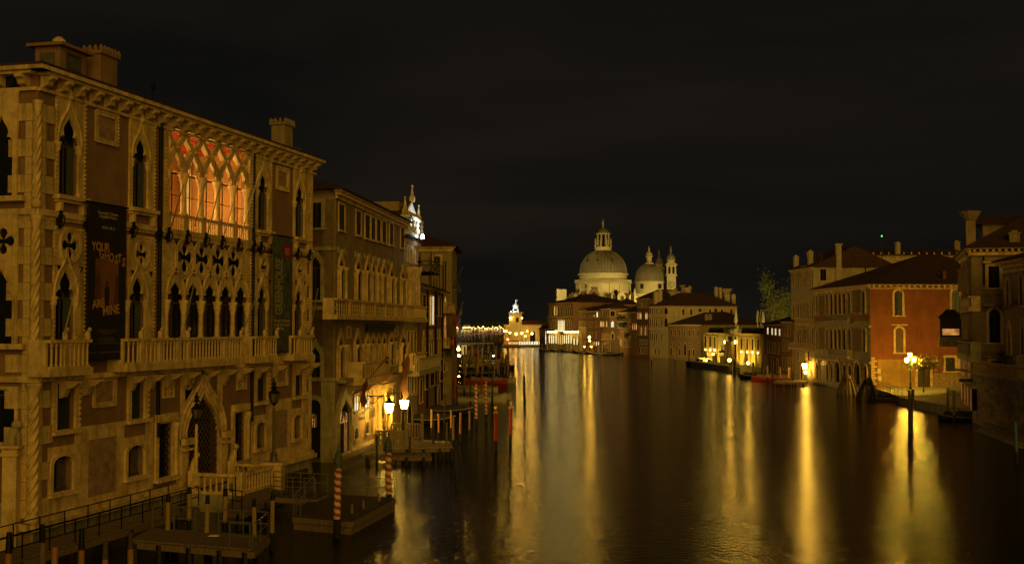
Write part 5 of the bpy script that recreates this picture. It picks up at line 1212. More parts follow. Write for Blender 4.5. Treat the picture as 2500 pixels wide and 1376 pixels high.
# three-armed street lamp
lb = atz(2223, 955, zQ); lt = thing('street_lamp', 'ornate green street lamp with three glowing lanterns at the quay edge of the lit square', 'street lamp', lb)
put('plinth', (MB().cbox((0, 0, 0), .9, .9, .35, .9), STONE), lt)
put('post', (MB().lathe((0, 0, .35), [(.26, 0), (.26, .2), (.16, .35), (.2, .8), (.11, .95), (.08, 2.2), (.12, 2.3), (.075, 2.4), (.06, 3.9), (.1, 4.0), (.03, 4.6)], 10), GREENM, True), lt)
g1, f1 = lantern_mesh(.85)
for k, (dx, dy, dz) in enumerate(((0, 0, 5.15), (-.52, -.1, 4.4), (.52, -.1, 4.4))):
    g, f = lantern_mesh(.85); M = Matrix.Translation((dx, dy, dz)); lo = put('lantern', (f, GREENM), lt, M); put('lantern_glass', (g, LAMPC), lo)
    if k: put('lamp_arm', (MB().tube([(0, 0, 3.9), (dx * .6, dy * .6, 3.75), (dx, dy, 4.0)], .035, 5), GREENM), lt)
# pollarded tree in the light
def tree(name, label, base, h, spread, nb, nleaf, leafm, crown_h, lean=0, group=None, leaf=.16, trunk_r=.12):
    t = thing(name, label, 'tree', base); Rr = random.Random(int(base[0] * 10)); mb = MB(); lf = MB()
    mb.tube([(0, 0, 0), (lean * .3, 0, h * .5), (lean, 0, h)], [trunk_r, trunk_r * .8, trunk_r * .75], 7)
    put('trunk', (mb, BARK), t); br = MB(); tips = []
    for i in range(nb):
        a = 2 * PI * i / nb + Rr.random(); r = spread * Rr.uniform(.55, 1); P = [(lean, 0, h)]; up = Rr.uniform(.35, 1.0) * crown_h
        for k in range(1, 5): f = k / 4; P.append((lean + math.cos(a) * r * f + Rr.uniform(-.1, .1), math.sin(a) * r * f + Rr.uniform(-.1, .1), h + up * f ** .8 + Rr.uniform(-.08, .08)))
        br.tube(P, [trunk_r * .45, trunk_r * .33, trunk_r * .25, trunk_r * .16, trunk_r * .08], 4); tips += P[1:]
        for s in range(3):
            p = P[Rr.randint(1, 4)]; q = (p[0] + Rr.uniform(-.5, .5) * spread * .4, p[1] + Rr.uniform(-.5, .5) * spread * .4, p[2] + Rr.uniform(0, .5) * crown_h * .6)
            br.tube([p, q], [trunk_r * .14, trunk_r * .06], 3); tips.append(q)
    put('limbs', (br, BARK), t)
    for i in range(nleaf):
        p = tips[Rr.randrange(len(tips))]; s = spread * .16
        c = Vector((p[0] + Rr.gauss(0, s), p[1] + Rr.gauss(0, s), p[2] + Rr.gauss(0, s * .8)))
        a = Vector((Rr.gauss(0, 1), Rr.gauss(0, 1), Rr.gauss(0, 1))).normalized(); b2 = a.cross(Vector((Rr.gauss(0, 1), Rr.gauss(0, 1), 1))).normalized(); l_ = leaf * Rr.uniform(.7, 1.3)
        lf.quad(c - a * l_, c - b2 * l_ * .5, c + a * l_, c + b2 * l_ * .5)
    put('crown', (lf, leafm), t, kind='stuff')
    return t
tree('plane_tree', 'small bare-armed pollarded tree lit yellow beside the street lamp', atz(2255, 957, zQ), 3.0, 2.6, 14, 2200, mat('lamplit_leaves', (.34, .30, .07), .7, .35, 2, .2, 9), 1.7, leaf=.10)  # yellow lamplight put into the leaf colour
tl = atY(1908, 800, 262); tree('leafy_tree', 'lit leafy tree rising behind the roofs left of the cream palace', (tl.x, 262, 1.5), 6.0, 4.6, 24, 8000, mat('bright_leaves', (.13, .14, .04), .7, .35, 2, .2, 9), 11.5, leaf=.2, trunk_r=.3)
lp_ = atY(1893, 775, 256); o = put('garden_lamp', (MB().lathe((0, 0, 0), [(.1, 0), (.3, .2), (.3, .5), (.05, .7)], 8), LAMPB)); o.location = (lp_.x - 1, 254, 9.2); tag(o, 'garden lamp glowing behind the red house under the leafy tree', 'lamp')

# ochre corner palace at the far right, and the balustraded stone terrace before it
pN0, pN1 = xy(atz(2349, 999)), xy(atz(2377, 1027)); hN = Frame(pN0, pN1).uz(2362, 612)[1]
BN, FN, FNs = building('corner_palace', 'ochre corner palace with tall arched windows and a timber oriel facing the water', 'palace', pN0, pN1, 26, hN, PLASTO, rise=5.5, over=.8, dent=.7, ht=.8, side='right')
FNs.add('cornice', MB().box(-.6, FNs.len, -.7, -.002, hN - .18, hN + .02).box(-.3, FNs.len, -.35, -.002, hN - .85, hN - .5), STONE)
kn = MB().box(-.14, .14, -.55, -.002, -.46, -.19).mesh('corbel', STONE)
for i in range(16): FNs.addat('corbel', kn, .3 + i * .62, 0, hN)
for a, b, c, d, kd in ((2413, 2440, 650, 702, 'rect'), (2415, 2442, 755, 836, 'round'), (2419, 2446, 880, 919, 'rect')): wpx(FNs, a, b, c, d, kd, pm=DARKV, fw=.3, out=.18, head=True, mull=1)
for xs, yt, yb, lit in (((2344, 2350, 2356, 2363), 660, 712, None), ((2344, 2350, 2356, 2363), 770, 840, None)):
    for x in xs: wpx(FN, x - 1.8, x + 1.8, yt - (x - 2344) * .8, yb + (x - 2344) * .3, 'round', pm=SHUT, fw=.2, mull=0, out=.2, sill=False)
zq = FN.uz(2357, 752, -1)[1]; balustrade(FN, FN.uz(2343, 745, -1)[0], FN.uz(2367, 760, -1)[0], zq, 1.1, 1.0, STONE, 18, .06, kind='turned', sh=.4)
zq = FN.uz(2357, 865, -1)[1]; balustrade(FN, FN.uz(2341, 860, -1)[0], FN.uz(2368, 870, -1)[0], zq, 1.4, 1.1, STONED, 12, .08, kind='turned', sh=.6)
for x0, x1, yt, yb, l in ((2347, 2351, 870, 912, WINO), (2354, 2358, 868, 916, WINY), (2361, 2364, 872, 922, WINO), (2368, 2371, 876, 930, WINO)): wpx(FN, x0, x1, yt, yb, 'rect', lit=l, fw=.2, mull=2, out=.15)
for x0, x1, yt, yb in ((2348.5, 2350.5, 930, 975), (2356, 2358, 940, 985), (2363, 2365, 945, 990), (2371, 2373, 950, 1000)): wpx(FN, x0, x1, yt, yb, 'rect', lit=WINO, fw=.1, mull=0, sill=False)
for i in range(9): z = zQ; FN.add('flower_box', MB().cbox((FN.uz(2347 + i * 2.8, 915, -.4)[0], -.45, FN.uz(2347 + i * 2.8, 925, -.4)[1] - .3), .5, .4, .35), HEDGE) if i % 2 == 0 else None
# timber oriel hanging over the water at its far end
e0 = FN.uz(2341, 800, -2.0)[0]
orl = FN.add('oriel', MB().box(-1.2, 1.6, -2.4, -.01, FN.uz(2345, 828, -2)[1], FN.uz(2345, 770, -2)[1]), WOODD)
zo0, zo1 = FN.uz(2345, 828, -2)[1], FN.uz(2345, 770, -2)[1]
FN.add('oriel_roof', MB().cbox((.2, -1.2, zo1 + .004), 3.3, 2.9, 1.0, .3), WOODD, orl)
FN.add('oriel_window', MB().box(-.9, 1.3, -2.44, -2.402, zo0 + .2, zo1 - .3), GLASS, orl); FN.add('oriel_window', MB().box(1.603, 1.64, -2.2, -.3, zo0 + .2, zo0 + (zo1 - zo0) * .42), WINO, orl)
FN.add('oriel_base', MB().box(-1.4, 1.8, -2.5, -.01, zo0 - 1.2, zo0 - .004), STONED, orl)
chimney(FNs, FNs.uz(2370, 590, .9)[0], 1.0, hN + .4, .95, .9, 2.5, PLASTO, 'bell'); chimney(FNs, FNs.uz(2479, 600, -.5)[0], .6, hN - .2, 1.0, 1.0, 1.6, PLASTO)
dq = FNs.uz(2400, 580, 6)[0]; FNs.add('dormer_wall', MB().box(dq, dq + 9, 6, 10, hN, hN + 3.1), PLASTO); FNs.add('dormer_roof', MB().quad((dq - .6, 5.4, hN + 3.0), (dq + 9.5, 5.4, hN + 3.0), (dq + 9.5, 8, hN + 4.0), (dq - .6, 8, hN + 4.0)).box(dq - .6, dq + 9.5, 5.4, 10.5, hN + 2.9, hN + 2.99), ROOF)
u = FNs.uz(2401, 640)[0]; FNs.add('downpipe', MB().tube([(u, -.12, hN - 4), (u, -.12, hN - .9)], .07, 5), IRON)

# terrace: curved wall of coursed stone blocks under a balustrade
tp_ = [atz(2377, 1030, 0), atz(2400, 1040, 0), atz(2430, 1050, 0), atz(2465, 1062, 0), atz(2510, 1078, 0), atz(2560, 1095, 0)]
tp2 = [Vector((p.x, p.y, 0)) for p in tp_]
ztop_ = 5.15
TW = thing('terrace_wall', 'curved stone terrace wall with steps and a balustrade below the corner palace', 'wall', (tp2[0].x, tp2[0].y, 0))
ofs = Vector((-tp2[0].x, -tp2[0].y, 0)); P_ = [p + ofs for p in tp2]
core = MB()
for i in range(len(P_) - 1):
    a, c = P_[i], P_[i + 1]; core.quad((a.x, a.y, -1.5), (c.x, c.y, -1.5), (c.x, c.y, ztop_), (a.x, a.y, ztop_))
b0 = core.pts([(p.x, p.y, ztop_) for p in P_] + [(P_[-1].x + 5, P_[-1].y + 30, ztop_), (P_[0].x + 2, P_[0].y + 6, ztop_)]); core.f.append(tuple(range(b0, b0 + len(P_) + 2)))
put('wall_core', (core, STONED), TW)
put('terrace_body', (MB(), STONED), TW) if False else None
BLK = [mat('terrace_block_%s' % n, c, .85, .3, 1.5, .6, 8, stain=.5, stain_col=(.08, .07, .045)) for n, c in (('warm', (.60, .46, .24)), ('grey', (.50, .40, .24)), ('dark', (.38, .30, .17)))]
bms = [MB().box(0, 1, -.1 - .02 * i, -.002, 0, 1).mesh('stone_block', BLK[i]) for i in range(3)]
for i in range(len(P_) - 1):
    a, c = P_[i], P_[i + 1]; d = (c - a); L_ = d.length; rz_ = math.atan2(d.y, d.x); cs = .47
    for r_ in range(11):
        u = -(.4 if r_ % 2 else 0)
        while u < L_ - .02:
            w_ = R.uniform(.9, 1.5); s0, s1 = max(u, 0), min(u + w_, L_)
            if s1 - s0 > .12: put('stone_block', bms[R.randrange(3)], TW, Matrix.Translation(a) @ Matrix.Rotation(rz_, 4, 'Z') @ Matrix.Translation((s0 + .012, 0, r_ * cs - .35)) @ Matrix.Diagonal((s1 - s0 - .024, 1, cs - .03, 1)))
            u += w_
    M0 = Matrix.Translation(a) @ Matrix.Rotation(rz_, 4, 'Z')
    put('coping', (MB().box(-.05, L_ + .05, -.3, .3, ztop_ + .002, ztop_ + .22), STONE), TW, M0); put('balustrade_rail', (MB().box(-.05, L_ + .05, -.2, .2, ztop_ + 1.15, ztop_ + 1.32), STONE), TW, M0)
    bmm = baluster_mesh(.93, .13, STONE, 'turned') if i == 0 else bmm; k = max(2, int(L_ / .42))
    for j in range(k):
        if j % 7 == 6: put('rail_post', (MB().box(-.2, .2, -.17, .17, .0, .93), STONE), TW, M0 @ Matrix.Translation(((j + .5) * L_ / k, 0, ztop_ + .222)))
        else: put('baluster', bmm, TW, M0 @ Matrix.Translation(((j + .5) * L_ / k, 0, ztop_ + .222)))
for s in range(5):
    w_ = 2.6 - s * .5; mb = MB()
    for i in range(2, len(P_) - 1):
        a, c = P_[i], P_[i + 1]; d = (c - a).normalized(); nn = Vector((d.y, -d.x, 0)); zt = .15 + s * .17 - .3
        q = [a + nn * w_, c + nn * w_, c, a]; b0 = mb.pts([(p.x, p.y, zt) for p in q] + [(p.x, p.y, zt - .5) for p in q]); mb.f += [(b0, b0 + 1, b0 + 2, b0 + 3), (b0, b0 + 4, b0 + 5, b0 + 1), (b0 + 3, b0 + 7, b0 + 4, b0)]
    put('step', (mb, STONED), TW)
u0 = P_[0] + (P_[1] - P_[0]) * .5; put('doorway', (MB().cbox((u0.x, u0.y - .12, 1.4), 1.2, .2, 2.2), DARKV), TW)
# palace at the frame edge
pO0, pO1 = xy(atz(2452, 1033, 0)), None
vO = Vector((-.10, -1)).normalized(); a_ = Vector((atY(2452, 900, 122).x, 122)); pO0 = (a_.x, a_.y); pO1 = go(pO0, vO, 24); hO = Frame(pO0, pO1).uz(2456, 636)[1]
BO, FO, _ = building('edge_palace', 'ochre palace cut by the right edge of the picture with round arched windows', 'palace', pO0, pO1, 14, hO, PLASTO, rise=2.5, over=.9, dent=.5, ht=.8, side='right')
for x0, x1, yt, yb, kd in ((2459, 2467, 680, 745, 'round'), (2491, 2500, 670, 745, 'round'), (2463, 2470, 790, 865, 'ogee'), (2495, 2503, 785, 865, 'ogee'), (2466, 2475, 915, 945, 'rect')): wpx(FO, x0, x1, yt, yb, kd, pm=SHUT, fw=.2, out=.2, mull=0)
for z in (FO.uz(2470, 665)[1], FO.uz(2470, 752)[1]): FO.add('string_course', MB().box(0, FO.len, -.2, -.004, z, z + .3), STONE)
zq = FO.uz(2462, 895, -.9)[1]; balustrade(FO, FO.uz(2458, 890, -.9)[0], FO.uz(2478, 895, -.9)[0], zq, 1.1, .9, STONED, 8, .08, kind='turned', sh=.8)
struct('quay_bank', MB().box(pN1[0] + .5, 110, 96, 152, -2, 1.0), STONED)
struct('terrace_ground', MB().quad((tp2[0].x + .2, tp2[0].y + 1.5, 5.1), (120, 100, 5.1), (120, 126, 5.1), (tp2[0].x + 2, tp2[0].y + 14, 5.1)), PAVE)

# small houses beyond the cream palace
pH = [(51.2, 242), (51.2, 226.2), (51.2, 217.8)]
BH2, FH2, _ = building('red_house', 'low red house with four patterned bright windows left of the cream palace', 'house', pH[0], pH[1], 10, hatY(790, 234), PLASTR, rise=1.6, over=.4, dent=.5, ht=.4, side='right')
rows(FH2, [1875.5, 1886, 1894.5, 1904], 3.4, 799, 815, 'rect', .12, {0: WINW, 1: WINW, 2: WINW, 3: WINW}, fw=.12)
rows(FH2, [1877, 1885, 1893, 1902], 3.2, 834, 859, 'rect', .15, pm=SHUT, fw=.12); rows(FH2, [1873, 1887, 1899], 3.5, 868, 900, 'rect', .3, pm=DARKV, fw=.15)
BD2, FD2, _ = building('dark_house', 'narrow dark house squeezed between the red house and the cream palace', 'house', pH[1], pH[2], 10, hatY(783, 222), PLASTT, rise=1.2, over=.4, dent=.5, ht=.4, side='right')
for yt, yb in ((793, 818), (830, 855), (872, 900)): rows(FD2, [1913, 1922, 1928], 3, yt, yb, 'rect', .1, pm=DARKV, fw=.12)
chimney(FD2, 3, 3, hatY(783, 222) + .5, 1.0, 1.0, 3.6, BRICK, 'bell')

# floodlit low white palace with its terrace
pG0, pG1 = (48.4, 298), (52.4, 250.5); hG2 = hatY(812, 285); zt1 = 1.35
BGg, FGg, _ = building('low_museum', 'low floodlit white stone palace with bright uplights and a roof terrace', 'museum', pG0, pG1, 14, hG2, CREAM, rise=0, over=.4, dent=0, ht=.5, side='right')
ULT = emit('uplight_glow', (1.0, .68, .12), 34)
cl_ = [1718, 1729.5, 1740.5, 1752]; cr_ = [1820, 1832, 1846, 1859.5]
def gz(x, y): return FGg.uz(x, y)[1]
pil = MB().box(-.45, .45, -.35, -.004, 0, 1).mesh('pilaster', STONE)
for x in cl_ + [1773, 1792, 1804] + cr_:
    u = FGg.uz(x, 840)[0]; FGg.addat('pilaster', pil, u, 0, zt1 + .6, sc=(1, 1, hG2 - zt1 - 1.3))
lm = MB().lathe((0, 0, 0), [(.10, 0), (.15, .08), (.15, .2), (.04, .24)], 8).mesh('uplight', ULT)
for x in [1723.5, 1735, 1746] + [1811.5, 1825.5, 1838.5, 1852]:
    yy = 820 + (x - 1720) * .06
    wo = wpx(FGg, x - 2.8, x + 2.8, yy, yy + 26, 'rect', pm=DARKV, fw=.25, out=.2, mull=0)
    u, z = FGg.uz(x - 1, yy + 34, -.9); FGg.addat('uplight', lm, u, -.95, z)
for x in (1771, 1796): u, z = FGg.uz(x, 838, -.6); FGg.add('wall_lamp', MB().lathe((u, -.7, z), [(.1, 0), (.22, .2), (.1, .7)], 8), ULT)
u0, u1 = FGg.uz(1777, 850)[0], FGg.uz(1797, 850)[0]
FGg.add('entrance_recess', MB().box(u0, u1, -.02, -.003, zt1, hG2 - .8), DARKV); 
for i in range(3): FGg.add('entrance_column', MB().lathe((u0 + (u1 - u0) * (i + .5) / 3, -.4, zt1), [(.5, 0), (.45, .3), (.4, 4.8), (.5, 5.2)], 10), STONE)
FGg.add('vertical_sign', MB().box(FGg.uz(1781, 850)[0] - .5, FGg.uz(1781, 850)[0] + .5, -.95, -.85, zt1 + 1.2, hG2 - 1.2), WHITEP)
FGg.add('entrance_pediment', MB().box(FGg.uz(1776, 810)[0], FGg.uz(1802, 810)[0], -.9, 2, hG2 + .003, hG2 + .9), WHITEP)
FGg.add('roof_sign', MB().box(FGg.uz(1790, 805)[0], FGg.uz(1807, 805)[0], -.6, -.4, hG2 + .903, hG2 + 1.7), WHITEP)
for x0, x1 in ((1728, 1775), (1808, 1864)):
    Rr = random.Random(x0); mb = MB(); u0, u1 = FGg.uz(x0, 810)[0], FGg.uz(x1, 810)[0]
    for i in range(1500):
        c = Vector((Rr.uniform(u0, u1), Rr.uniform(.2, 1.6), hG2 + Rr.uniform(0, 1.1))); s = Rr.uniform(.12, .24); mb.quad(c + Vector((-s, Rr.uniform(-s, s), -s)), c + Vector((s, Rr.uniform(-s, s), -s)), c + Vector((s, Rr.uniform(-s, s), s)), c + Vector((-s, Rr.uniform(-s, s), s)))
    mb.box(u0, u1, .5, 1.3, hG2, hG2 + .9)
    o = put('hedge', (mb, HEDGE), None, FGg.W); tag(o, 'dark clipped hedge on the museum roof, %s of its white sign' % ('left' if x0 < 1750 else 'right'), 'hedge')
pa = MB().lathe((0, 0, 0), [(.12, 0), (.16, 1.2), (.42, 1.25), (.36, 2.4), (.14, 3.9), (.02, 4.1)], 8).mesh('closed_parasol', WHITEP)
for k, (x, yb_, lab) in enumerate(((1797, 800, 'closed pale parasol standing above the museum sign'), (1850, 800, 'closed pale parasol, left one of the close group right of the museum sign'), (1858, 800, 'closed pale parasol in the middle of the close group right of the museum sign'), (1863.5, 800, 'closed pale parasol, right one of the close group right of the museum sign'), (1886, 785, 'closed pale parasol by itself over the red house roof'))):
    Y_ = 268 - k * 1.5; q = atY(x, yb_, Y_); o = put('parasol', pa); o.location = (q.x, Y_, max(q.z, 9.3) - (0 if k < 4 else 0)); tag(o, lab, 'parasol', 'closed parasols on the roof terrace')
tg = struct('quay_terrace', MB().plate([(5, -2), (FGg.len + 1, -2), (FGg.len + 1, zt1), (5, zt1)], [], -4.8, 0), PAVE); tg.matrix_basis = FGg.W
struct('quay_terrace', MB().box(52.5, 95, 206, 345, -2, 1.0), STONED)
ga = thing('terrace_gate', 'small lattice iron gate glowing between posts on the museum terrace', 'gate', atz(1812, 893, 1.0))
gmb = MB(); lattice(gmb, -.9, .9, .3, 2.1, 0, .6, .07); put('lattice_panel', (gmb, IRON), ga); put('gate_frame', (MB().plate(rect(-1, 1, .2, 2.2), [rect(-.9, .9, .3, 2.1)], -.06, .06), WHITEP), ga)
for s in (-1, 1): put('gate_post', (MB().cbox((s * 1.25, 0, -.3), .4, .4, 3.0).lathe((s * 1.25, 0, 2.7), [(.2, 0), (.26, .2), (.05, .6)], 8), STONED), ga)
def point_lamp(px, py, Y, r, m, label, name='lamp', cat='lamp', post=0, group=None):
    """a lamp seen at a pixel at a known distance, on its own post down to post height"""
    q = atY(px, py, Y); t = thing(name, label, cat, (q.x, Y, q.z), 0, group)
    put('lamp_glass', (MB().lathe((0, 0, 0), [(r * .3, -r), (r, -r * .3), (r, r * .4), (r * .3, r)], 8), m), t); put('lamp_cap', (MB().lathe((0, 0, r), [(r * 1.1, 0), (r * .5, r * .5), (.03, r * .9)], 8), IRON), t)
    if post: put('post', (MB().bar((0, 0, post - q.z), (0, 0, -r), max(.08, r * .25)), IRON), t)
    return t
point_lamp(1781, 879, 255, .34, LAMP, 'bright starry lamp low on the museum landing', 'lantern', 'lantern', .5)
point_lamp(1826, 886, 247, .26, LAMP, 'small bright lamp on the landing right of the lattice gate', 'lantern', 'lantern', .5)
point_lamp(1741, 864, 272, .2, LAMP, 'small lamp over the moored passenger boat', 'lantern', 'lantern', .5)
q = FK.uz(1965, 893, -1.2); lm_ = thing('wall_lantern', 'blazing wall lantern low on the cream palace above the landing', 'lantern', FK.world(q[0], -1.2, q[1]), FK.rz)
g, f = lantern_mesh(1.6); put('lantern_glass', (g, LAMPB), lm_); put('lantern_frame', (f, IRON), lm_); put('bracket', (MB().tube([(0, 0, .5), (0, .1, 1.0), (0, 1.15, 1.0)], .05, 5), IRON), lm_)
q = FK.uz(1968, 908, -.4); lm_ = thing('wall_lantern', 'smaller glowing lantern just under the blazing one on the cream palace', 'lantern', FK.world(q[0], -.5, q[1]), FK.rz)
g, f = lantern_mesh(.9); put('lantern_glass', (g, LAMPB), lm_); put('lantern_frame', (f, IRON), lm_); put('bracket', (MB().tube([(0, 0, .3), (0, .1, .5), (0, .48, .5)], .03, 5), IRON), lm_)
st_ = thing('rider_statue', 'small dark statue of a horse and rider at the museum entrance', 'statue', atz(1763, 874, 2.6))
put('pedestal', (MB().cbox((0, 0, -1), 1.0, .7, 1.6), STONED), st_); put('horse_and_rider', (MB().tube([(-.8, 0, 1.5), (0, 0, 1.55), (.7, 0, 1.6), (1.1, 0, 2.0), (1.4, 0, 1.9)], [.15, .3, .28, .15, .1], 7).bar((-.5, .1, .6), (-.4, .1, 1.5), .12).bar((.5, -.1, .6), (.5, -.1, 1.5), .12).bar((-.5, -.15, .6), (-.45, -.15, 1.5), .12).bar((.6, .1, .6), (.55, .1, 1.5), .12).tube([(0, 0, 1.7), (0, 0, 2.4), (-.1, 0, 2.6)], [.2, .22, .1], 7).lathe((0, 0, 2.6), [(.05, 0), (.14, .1), (.1, .28)], 6).bar((0, -.6, 2.4), (0, .6, 2.4), .1), IRON), st_)
# ================================================================== far side: houses towards the lagoon
def fh(name, label, cat, a, b, he, wall, px_flank=0, depth=14, rise=2.0, rk='hip', **k):
    p0, p1 = xy(atz(*a)), xy(atz(*b)); h = hatY(he, (p0[1] + p1[1]) / 2); return building(name, label, cat, p0, p1, depth, h, wall, rise=rise, over=.5, rk=rk, dent=k.pop('dent', 0), ht=.5, side='right', **k)
# pale low palace
B1, F1, F1s = fh('ochre_low_palace', 'low wide ochre palace with seven narrow upper windows left of the museum', 'palace', (1633, 874.3), (1712, 884), 791, PLASTO, depth=18, rise=3.6)
rows(F1, [1640, 1650, 1660, 1672, 1683, 1694, 1705], 3, 804, 819, 'rect', .02, pm=DARKV, fw=.2); rows(F1, [1640, 1660, 1683, 1706], 3, 836, 843, 'rect', .03, pm=DARKV, fw=.15)
rows(F1, [1640, 1660, 1684, 1694], 4, 850, 866, 'rect', .06, pm=DARKV, fw=.2); wpx(F1, 1670, 1676, 838, 868, 'round', pm=DARKV, fw=.3)
for x in (1730, 1738): chimney(F1s, F1s.uz(x, 785, 1)[0], 3, F1.root and hatY(792, 340) + 1.0, .9, .9, 1.6, PLASTO)
# big pale palace with the long flank
B2, F2, F2s = fh('arcaded_palace', 'pale three storey palace with long round-windowed flank and tall funnel chimneys', 'palace', (1586, 871.2), (1631, 874), 746, CREAM, depth=24, rise=4.2, dent=.8)
for yt, yb, kd in ((752, 765, 'round'), (778, 797, 'round'), (812, 833, 'round')): rows(F2, [1589, 1593.5, 1598, 1603, 1616.5], 2.6, yt, yb, kd, .01, pm=DARKV, fw=.2, mull=0)
for yt, yb in ((751, 766), (776, 797)): wpx(F2, 1622.5, 1630.5, yt, yb, 'round', pm=DARKV, fw=.3)
rows(F2, [1592, 1601, 1611], 3, 850, 864, 'round', .05, pm=DARKV, fw=.2, mull=0)
for z in (804, 772): zz = hatY(z, 380); F2.add('string_course', MB().box(-.1, F2.len + .1, -.3, -.004, zz, zz + .4), STONE)
rows(F2s, [1668, 1687, 1733, 1762, 1785], 5, 754, 768, 'round', .0, pm=DARKV, fw=.3, mull=0)
for x in (1709, 1747): u, z = F2s.uz(x, 757); F2s.add('round_window', MB().plate(circ(u, z, .5, 14), [], -.05, -.01), DARKV)
hz2 = hatY(746, 378)
for k, (x, yt, w, stl) in enumerate(((1601, 712, 1.2, 'box'), (1611, 708, 1.2, 'box'), (1643, 712, 1.6, 'bell'), (1656, 712, 1.7, 'box'), (1678, 706, 1.4, 'bell'), (1748, 700, .8, 'box'), (1758, 702, .8, 'box'), (1774, 708, 1.7, 'bell'), (1790, 718, 1.2, 'box'))):
    Y_ = 384; q = atY(x, yt, Y_); lo = F2s.W.inverted() @ Vector((q.x, Y_, q.z)); chimney(F2s, lo.x, max(lo.y, .5), hz2, w, 1.0, q.z - hz2 - (1.2 if stl == 'bell' else .3), CREAM, stl)
# tower-like brick house
B3, F3, F3s = fh('tall_brick_house', 'tall dark red brick house with glowing gothic windows', 'house', (1555, 868.6), (1584, 870.6), 728, BRICK, depth=16, rise=3.0)
rows(F3, [1558, 1561.5, 1565, 1577, 1580], 2.2, 762, 778, 'ogee', .02, {0: WINO, 1: WINO, 2: WINY, 3: WINY, 4: WINY}, fw=.15, mull=0)
rows(F3, [1560, 1566, 1571, 1576, 1580], 2.2, 795, 817, 'ogee', .02, {1: WINO, 3: WINO}, pm=DARKV, fw=.15, mull=0); rows(F3, [1559, 1565, 1571, 1578], 2.6, 735, 750, 'rect', .0, pm=SHUT, fw=.15)
rows(F3, [1563, 1570, 1578], 3.6, 830, 840, 'rect', .02, pm=DARKV, fw=.25); rows(F3, [1562, 1570, 1578], 3.6, 848, 862, 'rect', .02, pm=DARKV, fw=.25)
# mid houses
B4, F4, _ = fh('terraced_house', 'reddish house with planted terraces and lit lancet windows', 'house', (1512, 864.6), (1553, 868.2), 761, PLASTT, depth=14, rise=3.2)
rows(F4, [1545, 1549.5, 1554], 2.2, 789, 804, 'ogee', 0, {0: WINO, 1: WINO, 2: WINY}, fw=.15, mull=0); wpx(F4, 1515, 1518, 829, 843, 'rect', lit=WINO, fw=.2)
for yt, yb in ((768, 782), (788, 800), (808, 824), (832, 846)): rows(F4, [1519, 1525, 1531, 1537], 2.6, yt, yb, 'rect', 0, pm=DARKV, fw=.15, mull=0)
for y in (784, 800, 827): z = hatY(y, 402); balustrade(F4, 1, F4.len * .7, z, 1, .9, STONED, 14, .06, sh=.3)
for i in range(5):
    Rr = random.Random(i); mb = MB(); 
    for j in range(120): c = Vector((Rr.gauss(0, .8), Rr.gauss(0, .4), Rr.gauss(.4, .4))); s = .2; mb.quad(c + Vector((-s, 0, -s)), c + Vector((s, .1, -s)), c + Vector((s, 0, s)), c + Vector((-s, -.1, s)))
    F4.add('terrace_plant', mb, HEDGE, kind='stuff').matrix_basis = F4.M @ Matrix.Translation((2 + i * 2.6, -.6, hatY((784, 800, 784, 800, 827)[i], 402) + .6))
B5, F5, F5s = fh('corner_gothic_house', 'orange brick corner house with a bluish lit arch on its dark flank', 'house', (1463, 859.2), (1489, 862), 753, BRICKL, depth=8, rise=2.2)
rows(F5, [1469, 1473, 1480.5], 3, 760, 773, 'rect', 0, pm=DARKV, fw=.15); rows(F5, [1467, 1470, 1474, 1481.5], 2.2, 783, 797, 'ogee', .0, {0: WINY, 1: WINY, 2: WINY, 3: WINY}, fw=.15, mull=0)
rows(F5, [1469, 1473, 1477, 1481, 1485], 2, 815, 828, 'ogee', .0, pm=DARKV, fw=.15, mull=0); rows(F5, [1470, 1476, 1482], 2.4, 838, 848, 'round', 0, pm=DARKV, fw=.15, mull=0)
wpx(F5s, 1492.5, 1498, 784, 798, 'ogee', lit=WINB, fw=.3); wpx(F5s, 1493, 1498, 812, 828, 'ogee', pm=DARKV, fw=.35); wpx(F5s, 1490, 1501, 759, 772, 'rect', pm=DARKV, fw=.2)
B6, F6, _ = fh('dormered_house', 'brown house with a glowing dormer and busy lit ground floor', 'house', (1433, 858), (1462, 859.4), 758, PLASTT, depth=12, rise=2.8)
q0 = F6.uz(1455, 760)[0]; dmr = F6.add('dormer', MB().box(q0, q0 + 2.8, -.1, 3, hatY(774, 448), hatY(757, 448)), PLASTO); F6.add('dormer_window', MB().box(q0 + .9, q0 + 1.9, -.16, -.104, hatY(773, 448), hatY(761, 448)), WINW, dmr)
rows(F6, [1451, 1460.5], 1.4, 768, 773, 'rect', 0, {0: WINY, 1: WINY}, fw=.1, mull=0)
for yt, yb in ((770, 776), (785, 798), (810, 824)): rows(F6, [1437, 1441, 1445, 1455], 2.2, yt, yb, 'rect', 0, pm=DARKV, fw=.15, mull=0)
rows(F6, [1442, 1446.5, 1451, 1456.5, 1461.5], 2, 834, 843, 'rect', 0, {0: WINO, 1: WINO, 2: WINY, 3: WINW, 4: WINW}, fw=.12, mull=0)
B7, F7, _ = fh('terracotta_gothic_house', 'narrow terracotta house with close rows of gothic windows', 'house', (1412, 856.4), (1432, 857.9), 756, PLASTT, depth=12, rise=1.5)
for yt, yb in ((761, 773), (784, 797), (808, 824), (832, 842)): rows(F7, [1415, 1418.5, 1422, 1425.5, 1429], 1.7, yt, yb, 'ogee', 0, pm=DARKV, fw=.15, mull=0)
